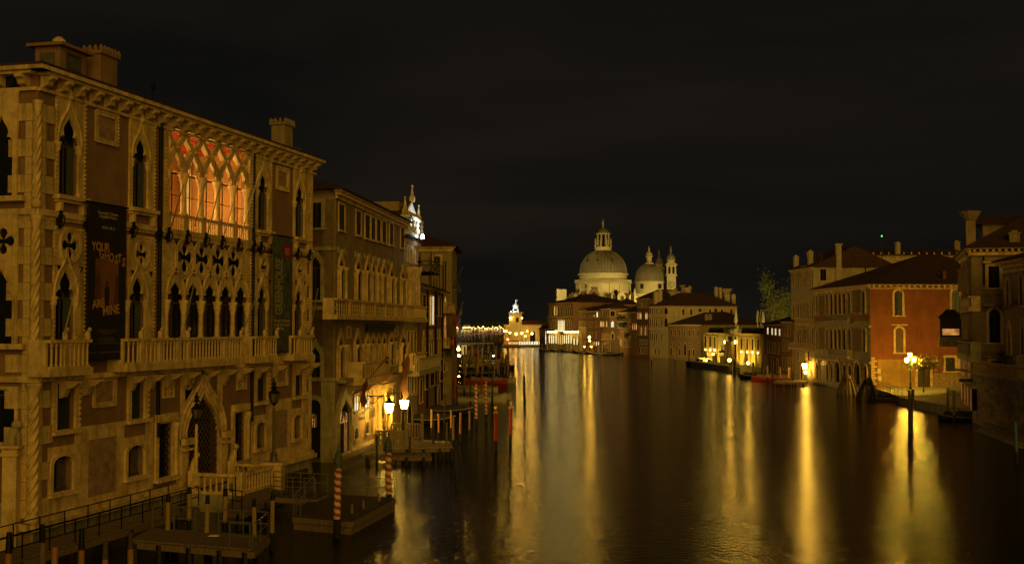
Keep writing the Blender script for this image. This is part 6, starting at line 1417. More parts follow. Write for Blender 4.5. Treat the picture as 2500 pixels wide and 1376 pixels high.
# the brilliantly lit palace with its glowing terrace
B8, F8, F8s = fh('glowing_palace', 'orange palace with a blazing central window over a row of white glowing lights', 'palace', (1339, 852.6), (1399, 855.6), 738, PLASTT, depth=26, rise=3.6, dent=.9)
fr8 = F8
for x in (1343, 1349, 1354.5, 1360, 1383, 1388, 1393): 
    wpx(F8, x - 1.2, x + 1.2, 745, 770, 'ogee', lit={1354.5: WINY, 1360: WINO}.get(x), pm=DARKV, fw=.25, mull=0)
    wpx(F8, x - 1.2, x + 1.2, 780, 803, 'ogee', pm=DARKV, fw=.25, mull=0)
for i in range(5): x = 1364 + 3.4 * i; wpx(F8, x - 1.1, x + 1.1, 744, 768, 'ogee', pm=DARKV, fw=.2, mull=0); wpx(F8, x - 1.2, x + 1.2, 779, 805, 'ogee', lit=WINS, fw=.15, mull=0, sill=False)
zz = hatY(775, 505); F8.add('string_course', MB().box(-.1, F8.len + .1, -.4, -.004, zz, zz + .5), STONE)
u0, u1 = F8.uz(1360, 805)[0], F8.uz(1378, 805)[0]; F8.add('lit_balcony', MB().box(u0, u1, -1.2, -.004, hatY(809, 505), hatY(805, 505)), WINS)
pa0, pa1 = xy(atz(1337, 853.6)), xy(atz(1412, 857.2)); hl = hatY(810, 500)
B9, F9, _ = building('glowing_pavilion', 'low waterside pavilion of tall white glowing openings under the orange palace', 'pavilion', pa0, pa1, 3, hl, CREAM, rise=0, over=.8, dent=0, ht=.5, side='right')
for x in (1341.5, 1347.5, 1352, 1358, 1378, 1383.5, 1388.5, 1394.5, 1402, 1409.5): wpx(F9, x - 1.4, x + 1.4, 815 if x < 1400 else 823, 838 if x < 1400 else 841, 'ogee', lit=WINS, fw=.2, mull=0, sill=False)
for x in (1363.5, 1368.5, 1373.5): wpx(F9, x - 1.5, x + 1.5, 814, 840, 'ogee', lit=WINY, fw=.2, mull=0, sill=False)
fl9 = MB().lathe((0, 0, 0), [(.3, 0), (.45, .2), (.2, .5)], 6).mesh('cornice_lamp', ULT)
for x in (1339, 1345, 1351, 1357, 1380, 1386, 1392, 1398, 1405, 1411): u, z = F9.uz(x, 811, -1); F9.addat('cornice_lamp', fl9, u, -1.1, z)
B10, F10, _ = fh('lamplit_house', 'small dark house with string lights between the customs house and the orange palace', 'house', (1317, 850.5), (1338, 852.3), 801, BRICK, depth=10, rise=2.4)
rows(F10, [1321, 1326, 1331], 2.2, 808, 820, 'rect', 0, pm=DARKV, fw=.15, mull=0)
F10.add('string_light', MB().lathe((F10.uz(1334, 840)[0], -.3, 2.2), [(.1, 0), (.2, 2), (.15, 4), (.05, 6)], 5), WINW)
chimney(F10, 2, 4, hatY(795, 530), 1.3, 1.3, 3, PLASTO)
# roofs behind, and the small gabled attic with two lit windows
for k, (x0, x1, ye, Y_, dep, ris, nm, lab, wl) in enumerate(((1396, 1455, 735, 530, 20, 4.5, 'broad_house', 'broad dark house with a dentilled eave behind the orange palace', PLASTT), (1440, 1462, 724, 520, 8, 2.2, 'gabled_attic_house', 'little gabled red attic with two lit windows below the great dome', PLASTR), (1462, 1512, 742, 500, 16, 2.0, 'shadowed_house', 'shadowed tiled house in front of the church volutes', PLASTT), (1512, 1556, 742, 460, 16, 2.4, 'low_shadowed_house', 'dark low house between the domes and the tall brick house', PLASTT), (1640, 1700, 722, 470, 14, 1.5, 'back_house', 'dark house with chimneys below the bell towers', PLASTT))):
    a_, b2 = atY(x0, 700, Y_), atY(x1, 700, Y_); bb, ff, _ = building(nm, lab, 'house', (a_.x, Y_), (b2.x, Y_), dep, hatY(ye, Y_), wl, rise=ris, over=.6, dent=1.2 if k == 0 else 0, ht=.5, side='right')
    if k == 1: rows(ff, [1447, 1454], 3.6, 726, 733, 'rect', 0, {0: WINY, 1: WINW}, fw=.3)
    for j in range(3): chimney(ff, ff.len * (.2 + .3 * j), 3 + j, hatY(ye, Y_) + .6, 1.2, 1.0, 2.2 + j * .5, PLASTO, 'bell' if j == 1 else 'box')
struct('island_ground', MB().box(52, 120, 385, 620, -2, 1.2).box(18, 60, 512, 640, -2, 1.18), PAVE)

# ================================================================== the domed church
CH = (43.4, 565)
def cy(y, Y=565): return hatY(y, Y)
ch = thing('domed_church', 'great floodlit domed church with a smaller dome and two bell towers', 'church', (*CH, 0))
LIME = mat('church_limestone', (.52, .47, .33), .8, .15, .15, .3, 2, stain=.3, stain_col=(.25, .21, .13))
k_ = 565 / FPX; R1 = 58 * k_; z0, z1, z2, z3 = cy(741), cy(690), cy(668), cy(611)
dm = put('drum', (MB().lathe((0, 0, 0), [(R1 * 1.12, z0 - 25), (R1 * 1.12, z1 - .6), (R1 * 1.22, z1 - .5), (R1 * 1.22, z1), (R1 * 1.05, z1 + .01), (R1 * 1.02, z1 + .1), (R1 * 1.0, z2 - .9), (R1 * 1.07, z2 - .8), (R1 * 1.07, z2)], 32), LIME), ch)
prof = [(R1 * .985 * math.cos(t * PI / 2 / 14) ** .92, z2 + (z3 - z2) * math.sin(t * PI / 2 / 14) * 1.02) for t in range(13)]
dome = put('dome', (MB().lathe((0, 0, 0), prof + [(2.6, z3 + .1), (0.1, z3 + .2)], 48), LEAD, True), ch)
rb = MB(); rib = [(r + .10, z) for r, z in prof]
for i in range(48): a = 2 * PI * i / 48; rb.tube([((r) * math.cos(a), (r) * math.sin(a), z) for r, z in rib], .24, 3, False)
put('lead_rib', (rb, LEAD), dome, kind='stuff')
for t_, az in ((.35, -1.9), (.35, -1.2), (.36, -2.5), (.6, -1.5), (.62, -2.1)):
    a = t_ * PI / 2; r = R1 * math.cos(a) ** .92 + .15; z = z2 + (z3 - z2) * math.sin(a); put('dome_vent', (MB().cbox((r * math.cos(az), r * math.sin(az), z - .3), .7, .7, 1.1, .4), IRON), dome)
ln = MB(); zl = z3; RL = 20.5 * k_
ln.lathe((0, 0, 0), [(RL, zl - .5), (RL, zl + 1.2), (RL * 1.06, zl + 1.3), (RL * 1.06, zl + 1.6)], 16)
lt_ = put('lantern_tower', (ln, LIME), ch); zc1 = cy(573)
put('lantern_core', (MB().lathe((0, 0, 0), [(RL * .55, zl + 1.6), (RL * .55, zc1)], 8), DARKV), lt_)
for i in range(8):
    a = 2 * PI * (i + .5) / 8; x, y = math.cos(a), math.sin(a); put('lantern_pier', (MB().tube([(x * RL * .68, y * RL * .68, zl + 1.6), (x * RL * .68, y * RL * .68, zc1)], .42, 6), LIME), lt_)
    put('lantern_pinnacle', (MB().lathe((x * RL * .98, y * RL * .98, zl + 1.6), [(.45, 0), (.3, .6), (.28, 2.4), (.42, 2.6), (.12, 3.6), (.05, 4.2)], 6), LIME), lt_)
put('lantern_cornice', (MB().lathe((0, 0, 0), [(RL * .8, zc1), (RL * .9, zc1 + .4), (RL * .9, zc1 + .7), (RL * .7, zc1 + .8)], 16), LIME), lt_)
zc2 = cy(557.5); put('cupola', (MB().lathe((0, 0, 0), [(RL * .72, zc1 + .8), (RL * .74, zc1 + 1.6), (RL * .62, zc2 - 1.1), (RL * .35, zc2 - .2), (.6, zc2), (.5, zc2 + .6)], 16), LEAD, True), lt_)
put('statue', (MB().lathe((0, 0, zc2 + .6), [(.5, 0), (.3, .5), (.45, 1.5), (.35, 2.3), (.14, 2.5), (.25, 2.75), (.2, 3.1), (.02, 3.2)], 7).bar((0, 0, zc2 + 3.7), (0, 0, cy(533)), .08).bar((-.7, 0, zc2 + 2.4), (.5, 0, zc2 + 3.2), .14), LIME), lt_)
# drum storey: paired pilasters, arched windows, volutes, statues
for i in range(16):
    a = -PI / 2 + 2 * PI * (i + .5) / 16; x, y = math.cos(a), math.sin(a); M = Matrix.Translation((x * R1 * 1.12, y * R1 * 1.12, 0)) @ Matrix.Rotation(a + PI / 2, 4, 'Z')
    put('pilaster', (MB().box(-.55, .55, -.5, .1, z0 - 12, z1 - .7), LIME), dm, M)
    if i % 2 == 0: 
        M2 = Matrix.Rotation(PI / 8, 4, 'Z'); a2 = a + PI / 16; M = Matrix.Translation((math.cos(a2) * R1 * 1.125, math.sin(a2) * R1 * 1.125, 0)) @ Matrix.Rotation(a2 + PI / 2, 4, 'Z')
        wf = put('window', (MB().plate(arch_round(0, 1.35, z1 - 8.6, z1 - 4.6), [arch_round(0, 1.0, z1 - 8.2, z1 - 4.6)], -.3, .3), LIME), dm, M); put('pane', (MB().plate(arch_round(0, 1.05, z1 - 8.3, z1 - 4.6), [], -.1, 0), DARKV), wf)
bl = MB()
for i in range(120): a = 2 * PI * i / 120; bl.cbox((R1 * 1.18 * math.cos(a), R1 * 1.18 * math.sin(a), z1 + .02), .22, .22, 1.0)
bl.lathe((0, 0, z1 + 1.02), [(R1 * 1.16, 0), (R1 * 1.21, 0), (R1 * 1.21, .2), (R1 * 1.16, .2)], 32)
put('drum_balustrade', (bl, LIME), dm, kind='stuff')
vol = MB(); 
for s in range(24): pass
def volute(r, th):
    mb = MB(); P = circ(0, 0, r, 22); mb.plate(P, [], -th / 2, th / 2); mb.tube([(p[0] * .98, -th / 2 - .05, p[1] * .98) for p in P] + [(P[0][0] * .98, -th / 2 - .05, 0)], r * .09, 5, False)
    mb.tube([(r * .55 * math.cos(t * .5) * (1 - t * .045), -th / 2 - .05, r * .55 * math.sin(t * .5) * (1 - t * .045)) for t in range(18)], r * .07, 5)
    mb.lathe((0, 0, 0), [(r * .12, 0), (r * .12, .1)], 8); return mb.mesh('volute', LIME)
vm = volute(2.1, 1.4)
for i in range(16):
    a = -PI / 2 + 2 * PI * (i + .5) / 16; rr_ = R1 * 1.33; put('volute', vm, ch, Matrix.Translation((math.cos(a) * rr_, math.sin(a) * rr_, cy(727))) @ Matrix.Rotation(a, 4, 'Z'))
for px_, py_ in ((1397, 725), (1404, 725), (1417, 702), (1453, 722), (1478, 722), (1514, 727), (1531, 722), (1550, 716)):
    q = atY(px_, py_, 552); put('statue', (MB().lathe((0, 0, -1.6), [(.8, -3.0), (.7, -.4), (.9, -.2), (.5, 0), (.42, .6), (.55, 1.9), (.5, 2.7), (.18, 3.0), (.33, 3.3), (.25, 3.7), (.03, 3.9)], 7), LIME), ch, Matrix.Translation((q.x - CH[0], 552 - CH[1], q.z)))
for px_, py_ in ((1521, 726), (1544, 732)):
    q = atY(px_, py_, 548); put('volute', vm, ch, Matrix.Translation((q.x - CH[0], 548 - CH[1], q.z)) @ Matrix.Diagonal((1.25, 1, 1.25, 1)))
put('lower_body', (MB().lathe((0, 0, 0), [(R1 * 1.75, -1), (R1 * 1.75, cy(752)), (R1 * 1.2, cy(742))], 8), LIME), ch)
# second dome and choir
X2 = (1585 - 1250) / FPX * 590 - CH[0]; Y2 = 590 - CH[1]; k2 = 590 / FPX; R2 = 35.5 * k2; e0, e1, e2 = hatY(722, 590), hatY(687, 590), hatY(644, 590)
d2 = put('choir_drum', (MB().lathe((X2, Y2, 0), [(R2 * .98, e0 - 28), (R2 * .98, e1 - .6), (R2 * 1.04, e1 - .5), (R2 * 1.04, e1)], 28), LIME), ch)
pr2 = [(R2 * .98 * math.cos(t * PI / 2 / 12) ** .85, e1 + (e2 - e1) * math.sin(t * PI / 2 / 12)) for t in range(11)]
c2 = put('choir_dome', (MB().lathe((X2, Y2, 0), pr2 + [(1.6, e2), (.1, e2 + .1)], 40), LEAD, True), ch)
rb = MB()
for i in range(44): a = 2 * PI * i / 44; rb.tube([(X2 + (r + .07) * math.cos(a), Y2 + (r + .07) * math.sin(a), z) for r, z in pr2], .2, 3, False)
put('lead_rib', (rb, LEAD), c2, kind='stuff')
l2 = put('choir_lantern', (MB().lathe((X2, Y2, e2 - .3), [(2.4, 0), (2.4, .8), (1.4, .9), (1.3, 3.6), (2.0, 3.8), (2.0, 4.2), (1.8, 4.3), (1.7, 5.2), (.9, 6.2), (.4, 6.5)], 12), LIME, True), ch)
put('statue', (MB().lathe((X2, Y2, e2 + 6.2), [(.4, 0), (.5, 1.2), (.15, 1.9), (.3, 2.2), (.02, 2.6)], 7), LIME), l2)
for wx in (-4.3, 4.6): put('window', (MB().box(X2 + wx - .75, X2 + wx + .75, Y2 - R2 * .94, Y2 - R2 * .8, hatY(705, 590), hatY(694, 590)), DARKV), d2)
put('choir_body', (MB().box(X2 - R2 * 1.25, X2 + R2 * 1.5, Y2 - R2 * 1.2, Y2 + R2, -1, hatY(716, 578)), LIME), ch)
# bell towers
for (pxc, Yc, half, ytop, ycl, lab) in ((1638, 596, 13.6, 642, 694, 1), (1609, 606, 12.5, 651, 700, 0)):
    kx = Yc / FPX; X3 = (pxc - 1250) * kx - CH[0]; Y3 = Yc - CH[1]; h3 = half * kx; s3 = hatY(672, Yc); t3 = hatY(ytop + 6, Yc)
    tw = put('bell_tower', (MB().box(X3 - h3 * .8, X3 + h3 * .8, Y3 - h3 * .8, Y3 + h3 * .8, -1, s3 - .4).box(X3 - h3, X3 + h3, Y3 - h3, Y3 + h3, s3 - .398, s3 + .3), LIME), ch)
    put('belfry', (MB().box(X3 - h3 * .85, X3 + h3 * .85, Y3 - h3 * .85, Y3 + h3 * .85, s3 + .302, t3).box(X3 - h3 * 1.05, X3 + h3 * 1.05, Y3 - h3 * 1.05, Y3 + h3 * 1.05, t3 + .002, t3 + .4), LIME), tw)
    M = Matrix.Translation((X3, Y3 - h3 * .86, 0))
    for s in (-1, 1): put('belfry_arch', (MB().plate(arch_round(s * h3 * .36, h3 * .2, s3 + .8, t3 - 1.2), [], -.08, -.002), DARKV), tw, M)
    put('curved_pediment', (MB().plate(circ(0, 0, h3 * 1.0, 12, 0, PI), [], -.5, .5), LIME), tw, Matrix.Translation((X3, Y3 - h3 * .6, t3 + .402)) @ Matrix.Diagonal((1, 1, .42, 1)))
    put('tower_drum', (MB().lathe((X3, Y3, t3 + .4), [(h3 * .72, 0), (h3 * .72, 2.0), (h3 * .85, 2.2), (h3 * .85, 2.5)], 16), LIME), tw)
    put('tower_cupola', (MB().lathe((X3, Y3, t3 + 2.9), [(h3 * .78, 0), (h3 * .82, .8), (h3 * .7, 1.8), (h3 * .4, 2.7), (h3 * .25, 3.0), (.5, 3.3), (.35, 4.4), (.7, 4.8), (.3, 5.3), (.5, 6.0), (.08, 6.8), (.05, 8.4)], 12), LEAD, True), tw)
    put('cross', (MB().bar((X3 - .5, Y3, t3 + 10.4), (X3 + .5, Y3, t3 + 10.4), .12).bar((X3, Y3, t3 + 9), (X3, Y3, t3 + 11.2), .12), IRON), tw)
    if lab:
        zc_ = hatY(694, Yc); cf = put('clock_face', (MB().plate(circ(0, zc_, 1.45, 24), [circ(0, zc_, 1.3, 24)], -.16, -.02), IRON), tw, Matrix.Translation((X3, Y3 - h3 * .8, 0)))
        put('clock_dial', (MB().plate(circ(0, zc_, 1.3, 24), [], -.06, -.02), LIME), cf); mk = MB()
        for i in range(12): a = 2 * PI * i / 12; mk.bar((1.0 * math.sin(a), -.09, zc_ + 1.0 * math.cos(a)), (1.22 * math.sin(a), -.09, zc_ + 1.22 * math.cos(a)), .1)
        put('hour_mark', (mk, IRON), cf); put('clock_hand', (MB().bar((0, -.12, zc_), (-.08, -.12, zc_ + 1.0), .12).bar((0, -.12, zc_), (-.62, -.12, zc_ + .1), .16), IRON), cf)
# pale slab building catching the light at the left of the church
a_ = atY(1360, 720, 545); b2 = atY(1383, 720, 545); pw = put('pale_annex', (MB().box(a_.x, b2.x, 545, 560, 0, hatY(706, 545)), LIME)); tag(pw, 'small pale floodlit block rising behind the orange palace roof, left of the church', 'annex')
def flood(name, loc, aim, P, ang, col=(1, .72, .20), r=1.0, blend=.5):
    l = bpy.data.lights.new(name, 'SPOT'); l.energy = P; l.spot_size = math.radians(ang); l.spot_blend = blend; l.color = col; l.shadow_soft_size = r
    o = bpy.data.objects.new(name, l); COL.objects.link(o); o.location = loc; o.rotation_euler = (Vector(aim) - Vector(loc)).to_track_quat('-Z', 'Y').to_euler()
flood('church_floodlight', (12, 522, 26), (40, 565, 25), 26000, 60)
flood('church_floodlight', (62, 528, 24), (47, 565, 25), 22000, 60)
flood('church_floodlight', (40, 505, 26), (45, 565, 34), 4500, 70, (1, .74, .30))
flood('church_floodlight', (88, 560, 22), (74, 592, 32), 19000, 80)
flood('church_floodlight', (60, 560, 27), (70, 590, 38), 6000, 80)
flood('church_floodlight', (43.4 + 10, 565 - 13, 40), (43.4, 565, 56), 1700, 60); flood('church_floodlight', (43.4 - 9, 565 - 13, 40), (43.4, 565, 56), 1700, 60)

# ================================================================== customs house at the point
YD = 590
def dx(px): return (px - 1250) / FPX * YD
hd = hatY(787, YD); DG = thing('customs_house', 'lamp-lit yellow customs house with a square tower at the tip of the island', 'building', (dx(1245), YD, 0))
OX = dx(1245); dd = lambda px: dx(px) - OX
put('hall', (MB().box(0, dd(1322), 0, 20, -1, hd - 1.2), CREAM), DG); put('roof', (MB().box(-.8, dd(1323), -.8, 20, hd - 1.198, hd - .9).quad((-.8, -.8, hd - .9), (dd(1323), -.8, hd - .9), (dd(1323) - 2, 9, hd + 1.2), (2, 9, hd + 1.2)).quad((2, 9, hd + 1.2), (dd(1323) - 2, 9, hd + 1.2), (dd(1323), 20, hd - .9), (-.8, 20, hd - .9)), PLASTR), DG)
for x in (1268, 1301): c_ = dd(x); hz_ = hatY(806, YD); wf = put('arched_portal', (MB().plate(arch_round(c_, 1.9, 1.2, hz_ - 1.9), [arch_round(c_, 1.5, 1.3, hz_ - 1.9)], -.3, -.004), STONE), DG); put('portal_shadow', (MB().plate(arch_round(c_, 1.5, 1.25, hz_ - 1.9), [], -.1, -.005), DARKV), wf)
for x in (1256, 1279, 1289, 1310, 1318): put('pilaster', (MB().box(dd(x) - .6, dd(x) + .6, -.35, -.004, -1, hd - 2), STONE), DG)
tw = put('square_tower', (MB().box(dd(1243), dd(1274), -1, 6.5, -1, hatY(764, YD)).box(dd(1241), dd(1277), -1.6, 7, hatY(764, YD) + .003, hatY(762, YD)), CREAM), DG); put('tower_niche', (MB().box(dd(1260), dd(1266), -1.1, -1.003, hatY(786, YD), hatY(775, YD)), DARKV), tw)
put('portico', (MB().box(dd(1232), dd(1243), 1, 7, -1, hd - 1), CREAM), DG)
for x in (1232, 1236, 1240): put('portico_column', (MB().lathe((dd(x), -.4, -1), [(.6, 0), (.5, 1), (.42, hd - 1.5), (.65, hd - .3), (.65, hd)], 8), STONE), DG)
GLW = mat('white_lit_bronze', (.7, .72, .68), .5, .3, .8, .3, 4)
gl = put('globe_group', (MB().box(dd(1251.5), dd(1267), 1, 4.5, hatY(762, YD) + .01, hatY(758, YD)), WHITEP), DG); gz_ = hatY(747, YD); gx_ = dd(1259)
put('gilded_globe', (MB().lathe((gx_, 2.5, gz_), [(.1, -1.5), (.9, -1.25), (1.35, -.6), (1.5, 0), (1.35, .6), (.9, 1.25), (.1, 1.5)], 16), GLW, True), gl)
for s in (-1, 1): put('kneeling_figure', (MB().tube([(gx_ + s * 1.0, 2.5, hatY(758, YD)), (gx_ + s * 1.3, 2.5, gz_ - 1.6), (gx_ + s * .8, 2.5, gz_ - 1.0)], [.5, .45, .25], 7).lathe((gx_ + s * 1.15, 2.5, gz_ - 1.3), [(.1, 0), (.25, .2), (.1, .5)], 6), GLW), gl)
put('fortune_figure', (MB().lathe((gx_, 2.5, gz_ + 1.5), [(.3, 0), (.35, .8), (.2, 1.4), (.12, 1.5), (.22, 1.7), (.05, 2.0)], 7).bar((gx_, 2.5, gz_ + 2.6), (gx_ + .9, 2.5, gz_ + 3.1), .2), GLW), gl)
flood('globe_spot', (dx(1259) - 3, YD - 6, hatY(762, YD) + .6), (dx(1259), YD + 2, gz_), 4200, 60, (.85, .97, 1), .2)
flood('quay_flood', (dx(1285), YD - 14, 9), (dx(1285), YD, 7), 2800, 140, (1, .7, .16), 1.0)
struct('quay', MB().box(dx(1226), 60, YD - 14, YD + 60, -2, 1.1), PAVE)
lamps = [(1232, 808, 576, .34, LAMP, 'leftmost'), (1236, 808, 577, .34, LAMP, 'second'), (1245, 812, 576, .36, LAMP, 'third'), (1260, 815, 577, .5, LAMP, 'brightest'), (1274, 813, 577, .42, LAMP, 'middle'), (1283, 820, 577, .28, LAMP, 'small low'), (1287, 808, 585, .3, LAMP, 'wall-high'), (1299, 814, 577, .5, LAMP, 'rightmost tall')]
for x, y, Y_, r, m, nm in lamps: point_lamp(x, y, Y_, r, m, '%s lamp on the quay before the customs house' % nm, 'street_lamp', 'street lamp', 1.1, 'quay lamps at the customs house')
point_lamp(1246, 776, 588, .42, LAMP, 'bright lamp on the left corner of the customs house tower', 'wall_lamp'); point_lamp(1275, 776, 588, .22, LAMP, 'faint lamp on the right corner of the customs house tower', 'wall_lamp'); point_lamp(1247, 760, 588, .18, LAMPW, 'tiny white lamp on the customs house tower top', 'wall_lamp')
rb_ = thing('ferry_pontoon', 'small lit landing stage with a red beacon before the customs house', 'pontoon', (dx(1250) * .96, 566, 0))
put('deck', (MB().box(-4, 4, -2, 2, -.3, .5), WOODD), rb_); put('cabin', (MB().box(-2.4, 3.2, -1.4, 1.4, .502, 3.1).box(-3, 3.6, -1.8, 1.8, 3.102, 3.3), PLASTO), rb_); put('cabin_window', (MB().box(-2, 2.8, -1.45, -1.402, 1.5, 2.6), WINY), rb_)
point_lamp(1239.5, 828, 562, .42, LAMPR, 'red beacon on a post at the landing stage', 'beacon', 'beacon', 0.2)
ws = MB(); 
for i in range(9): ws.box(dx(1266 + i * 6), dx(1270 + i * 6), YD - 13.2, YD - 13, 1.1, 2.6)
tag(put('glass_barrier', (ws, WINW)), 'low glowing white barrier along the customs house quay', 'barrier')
# far shore: low dark land, woods, house fronts and its string of lamps
struct('far_shore', MB().box(-700, 500, 3600, 3900, -2, 1.2), PAVE)
Rr = random.Random(3); fw_ = MB()
for i in range(170):
    x = -620 + i * 6.4; h = Rr.uniform(9, 20) + (10 if x > -120 else 0); w_ = Rr.uniform(8, 16); fw_.lathe((x, 3860 + Rr.uniform(-20, 20), 1), [(w_ * .5, 0), (w_ * .8, h * .35), (w_ * .6, h * .75), (w_ * .15, h)], 7)
o = put('treeline', (fw_, HEDGE)); tag(o, 'dark tree line on the far shore beyond the lagoon', 'woods', kind='stuff')
for k, (x0, x1, yt) in enumerate(((1110, 1126, 789), (1131, 1148, 792))):
    a_, b2 = (x0 - 1250) / FPX * 3640, (x1 - 1250) / FPX * 3640; t = thing('shore_building', ('left' if k == 0 else 'right') + ' one of two low orange-lit buildings on the far shore', 'building', (a_, 3640, 0)); w_ = b2 - a_
    put('wall', (MB().box(0, w_, 0, 20, 0, hatY(yt, 3640)), PLASTO), t); put('roof', (MB().cbox((w_ / 2, 10, hatY(yt, 3640)), w_ + 2, 22, 4, .6), ROOF), t)
    for j in range(4): put('window', (MB().box(w_ * (.1 + .22 * j), w_ * (.2 + .22 * j), -.3, -.05, 5, 12), WINO), t)
Rr = random.Random(12); FSL = emit('shore_lamp_glow', (1.0, .60, .16), 7); gi = MB().lathe((0, 0, 0), [(.5, -2.0), (2.0, -.6), (2.0, .8), (.5, 2.0)], 7).mesh('lamp_glass', FSL)
for i in range(46):
    px_ = 1112 + 118 * (i + Rr.uniform(.1, .9)) / 46; py_ = Rr.choice((795.5, 797, 798.5, 800, 801, 802)) if i > 12 else Rr.choice((798.5, 799.5, 800)); Y_ = 3560 + Rr.uniform(0, 30); q = atY(px_, py_, Y_)
    o = put('shore_lamp', gi); o.location = (q.x, Y_, max(q.z, 3)); s = Rr.uniform(.4, .9); o.scale = (s, s, s); tag(o, 'tiny orange lamp in the string of lights along the far shore', 'lamp', 'lamps along the far shore')
tag(put('lit_promenade', (MB().box((1110 - 1250) / FPX * 3590, (1133 - 1250) / FPX * 3590, 3590, 3600, 2.5, 6), WINW)), 'long white lit promenade at the left end of the far shore', 'promenade')
# pier with a red light line, reaching from the customs house
pr_ = thing('long_pier', 'long dark pier with a thin red light line left of the customs house', 'pier', (0, 0, 0))
a_, b2 = atY(1142, 815, 640), atY(1232, 815, 620); put('deck', (MB().box(a_.x, b2.x, 632, 636, .6, 1.3), WOODD), pr_); put('red_light_line', (MB().box(atY(1153, 812, 631).x, b2.x, 631, 631.3, hatY(814.5, 631), hatY(813, 631)), emit('dull_red_line', (1, .25, .14), .35)), pr_)
put('canopy', (MB().box(a_.x, b2.x, 631.4, 637, hatY(812.5, 631), hatY(811.5, 631)), WOODD), pr_)
for i in range(12): x = a_.x + (b2.x - a_.x) * (i + .5) / 12; put('pile', (MB().bar((x, 632, -2), (x, 632, 6.4), .3), WOODP), pr_)

for u_ in (5, 14, 33, 42): v_ = FGg.world(u_, -4.4, 1.5); flood('museum_floodlight', tuple(v_), tuple(FGg.world(u_, 0, 5.2)), 2200, 100, (1, .70, .08), .15)
flood('tree_fill_spot', (tl.x - 3, 247, 12.5), (tl.x, 262, 14), 3600, 100, (1, .78, .2), .3)  # unseen spot added to brighten the tree crown

# added spots without fixtures, brightening the right-bank fronts from across the water
flood('bank_fill_spot', (-7, 305, 6.5), (50, 365, 8), 80000, 62, (1, .60, .13), 1.5, .8)
flood('bank_fill_spot', (8, 395, 6.5), (34, 450, 9), 50000, 85, (1, .60, .13), 1.5, .8)
for x, y, Y_, r, nm in ((1417, 835, 480, .42, 'warm lamp at the corner of the glowing pavilion'), (1439, 823, 446, .42, 'lamp high at the doorway of the dormered house'), (1439.5, 831, 446, .3, 'lower lamp at the doorway of the dormered house'), (1443, 846, 440, .26, 'tiny lamp over the gondolas before the dormered house'), (1427, 846, 448, .2, 'faint lamp over the gondolas before the terracotta house')): point_lamp(x, y, Y_, r, LAMP, nm, 'lantern', 'lantern', .3)
flood('bank_fill_spot', (-9, 185, 7), (53, 203, 9), 26000, 58, (1, .60, .13), 1.5, .8)  # two more added fill spots, for the nearer palaces and the terrace
flood('bank_fill_spot', (-11, 112, 7), (50, 122, 7), 26000, 62, (1, .60, .13), 1.5, .8)
# ================================================================== moorings, landings, boats
def pole(px, yb, yt, wpx_, m, label, cap=None, xt=None, Y=None, kind='pile', group='mooring posts', foot=True, stripes=None, ball=None, capf=.12):
    """a post standing in the water at a pixel, its top read from the photograph"""
    b = atz(px, yb, 0) if Y is None else Vector((0, Y, 0))
    if Y is not None: r = ray(px, yt); b = Vector((r.x * Y / r.y, Y, 0))
    tpt = atY(xt if xt is not None else px, yt, b.y); h = tpt.z; dx_ = tpt.x - b.x if xt is not None else R.uniform(-.02, .02) * h
    r = wpx_ / 2 / FPX * b.y; t = thing({'pile': 'mooring_post'}.get(kind, kind), label, 'mooring post', (b.x, b.y, 0), 0, group)
    P = lambda f: (dx_ * f, 0, h * f)
    f0 = min(.9 / max(h, 1), .3)
    if cap: put('cap', (MB().tube([P(1 - capf), P(1)], [r * 1.03, r * .8], 9), cap), t)
    if stripes:
        n = max(6, int((h - .9) / .42)); seg = 6; mb1, mb2 = MB(), MB(); ns = 16
        for i in range(n * seg):
            for k in range(ns):
                f_ = [f0 + (1 - f0 - (capf if cap else 0)) * (i + q) / (n * seg) for q in (0, 1)]; a = [2 * PI * (k + q) / ns for q in (0, 1)]
                red = ((i / seg / 1.0 + k / ns) % 1.0) < .5; mb = mb1 if red else mb2
                c0, c1 = P(f_[0]), P(f_[1]); mb.quad((c0[0] + r * math.cos(a[0]), r * math.sin(a[0]), c0[2]), (c0[0] + r * math.cos(a[1]), r * math.sin(a[1]), c0[2]), (c1[0] + r * math.cos(a[1]), r * math.sin(a[1]), c1[2]), (c1[0] + r * math.cos(a[0]), r * math.sin(a[0]), c1[2]))
        put('red_stripe', (mb1, REDP), t); put('white_stripe', (mb2, WHITEP), t)
    else: put('shaft', (MB().tube([P(f0), P(.6), P(1 - (capf if cap else 0))], [r, r * .97, r * .94], 9), m), t)
    put('wet_foot', (MB().tube([(0, 0, -2.5), (0, 0, 0), P(f0)], r * 1.02, 9), WETW), t)
    if ball: put('gilt_finial', (MB().lathe(P(1), [(r * 1.4, -.12), (r * 1.5, 0), (r * .4, .08), (r * .4, .16), (r * .9, .3), (r * .5, .48), (.01, .52)], 9), ball, True), t)
    return t
G1 = 'painted posts along the palace walkway'
for px, yt, Y_, w_, m, c, lab in ((19, 1298, 41, 16, ORANGEP, IRON, 'rust-orange post with a black cap, leftmost at the bottom edge'), (107, 1279, 44, 14, WOODP, IRON, 'tall brown post with a black cap, second from the left corner'), (134, 1334, 40, 16, ORANGEP, None, 'low capless rust-orange post just right of the tall brown one'), (199, 1290, 41.5, 15, ORANGEP, IRON, 'rust-orange post with a black cap in front of the left walkway'), (255, 1320, 39.5, 15, ORANGEP, WOODD, 'shorter orange post with a mottled top at the bottom edge'), (321, 1298, 41.5, 15, ORANGEP, WOODD, 'orange post with a mottled top beside the bent railing')):
    pole(px, 0, yt, w_, m, lab, c, Y=Y_, group=G1, capf=.24 if c is IRON else .2)
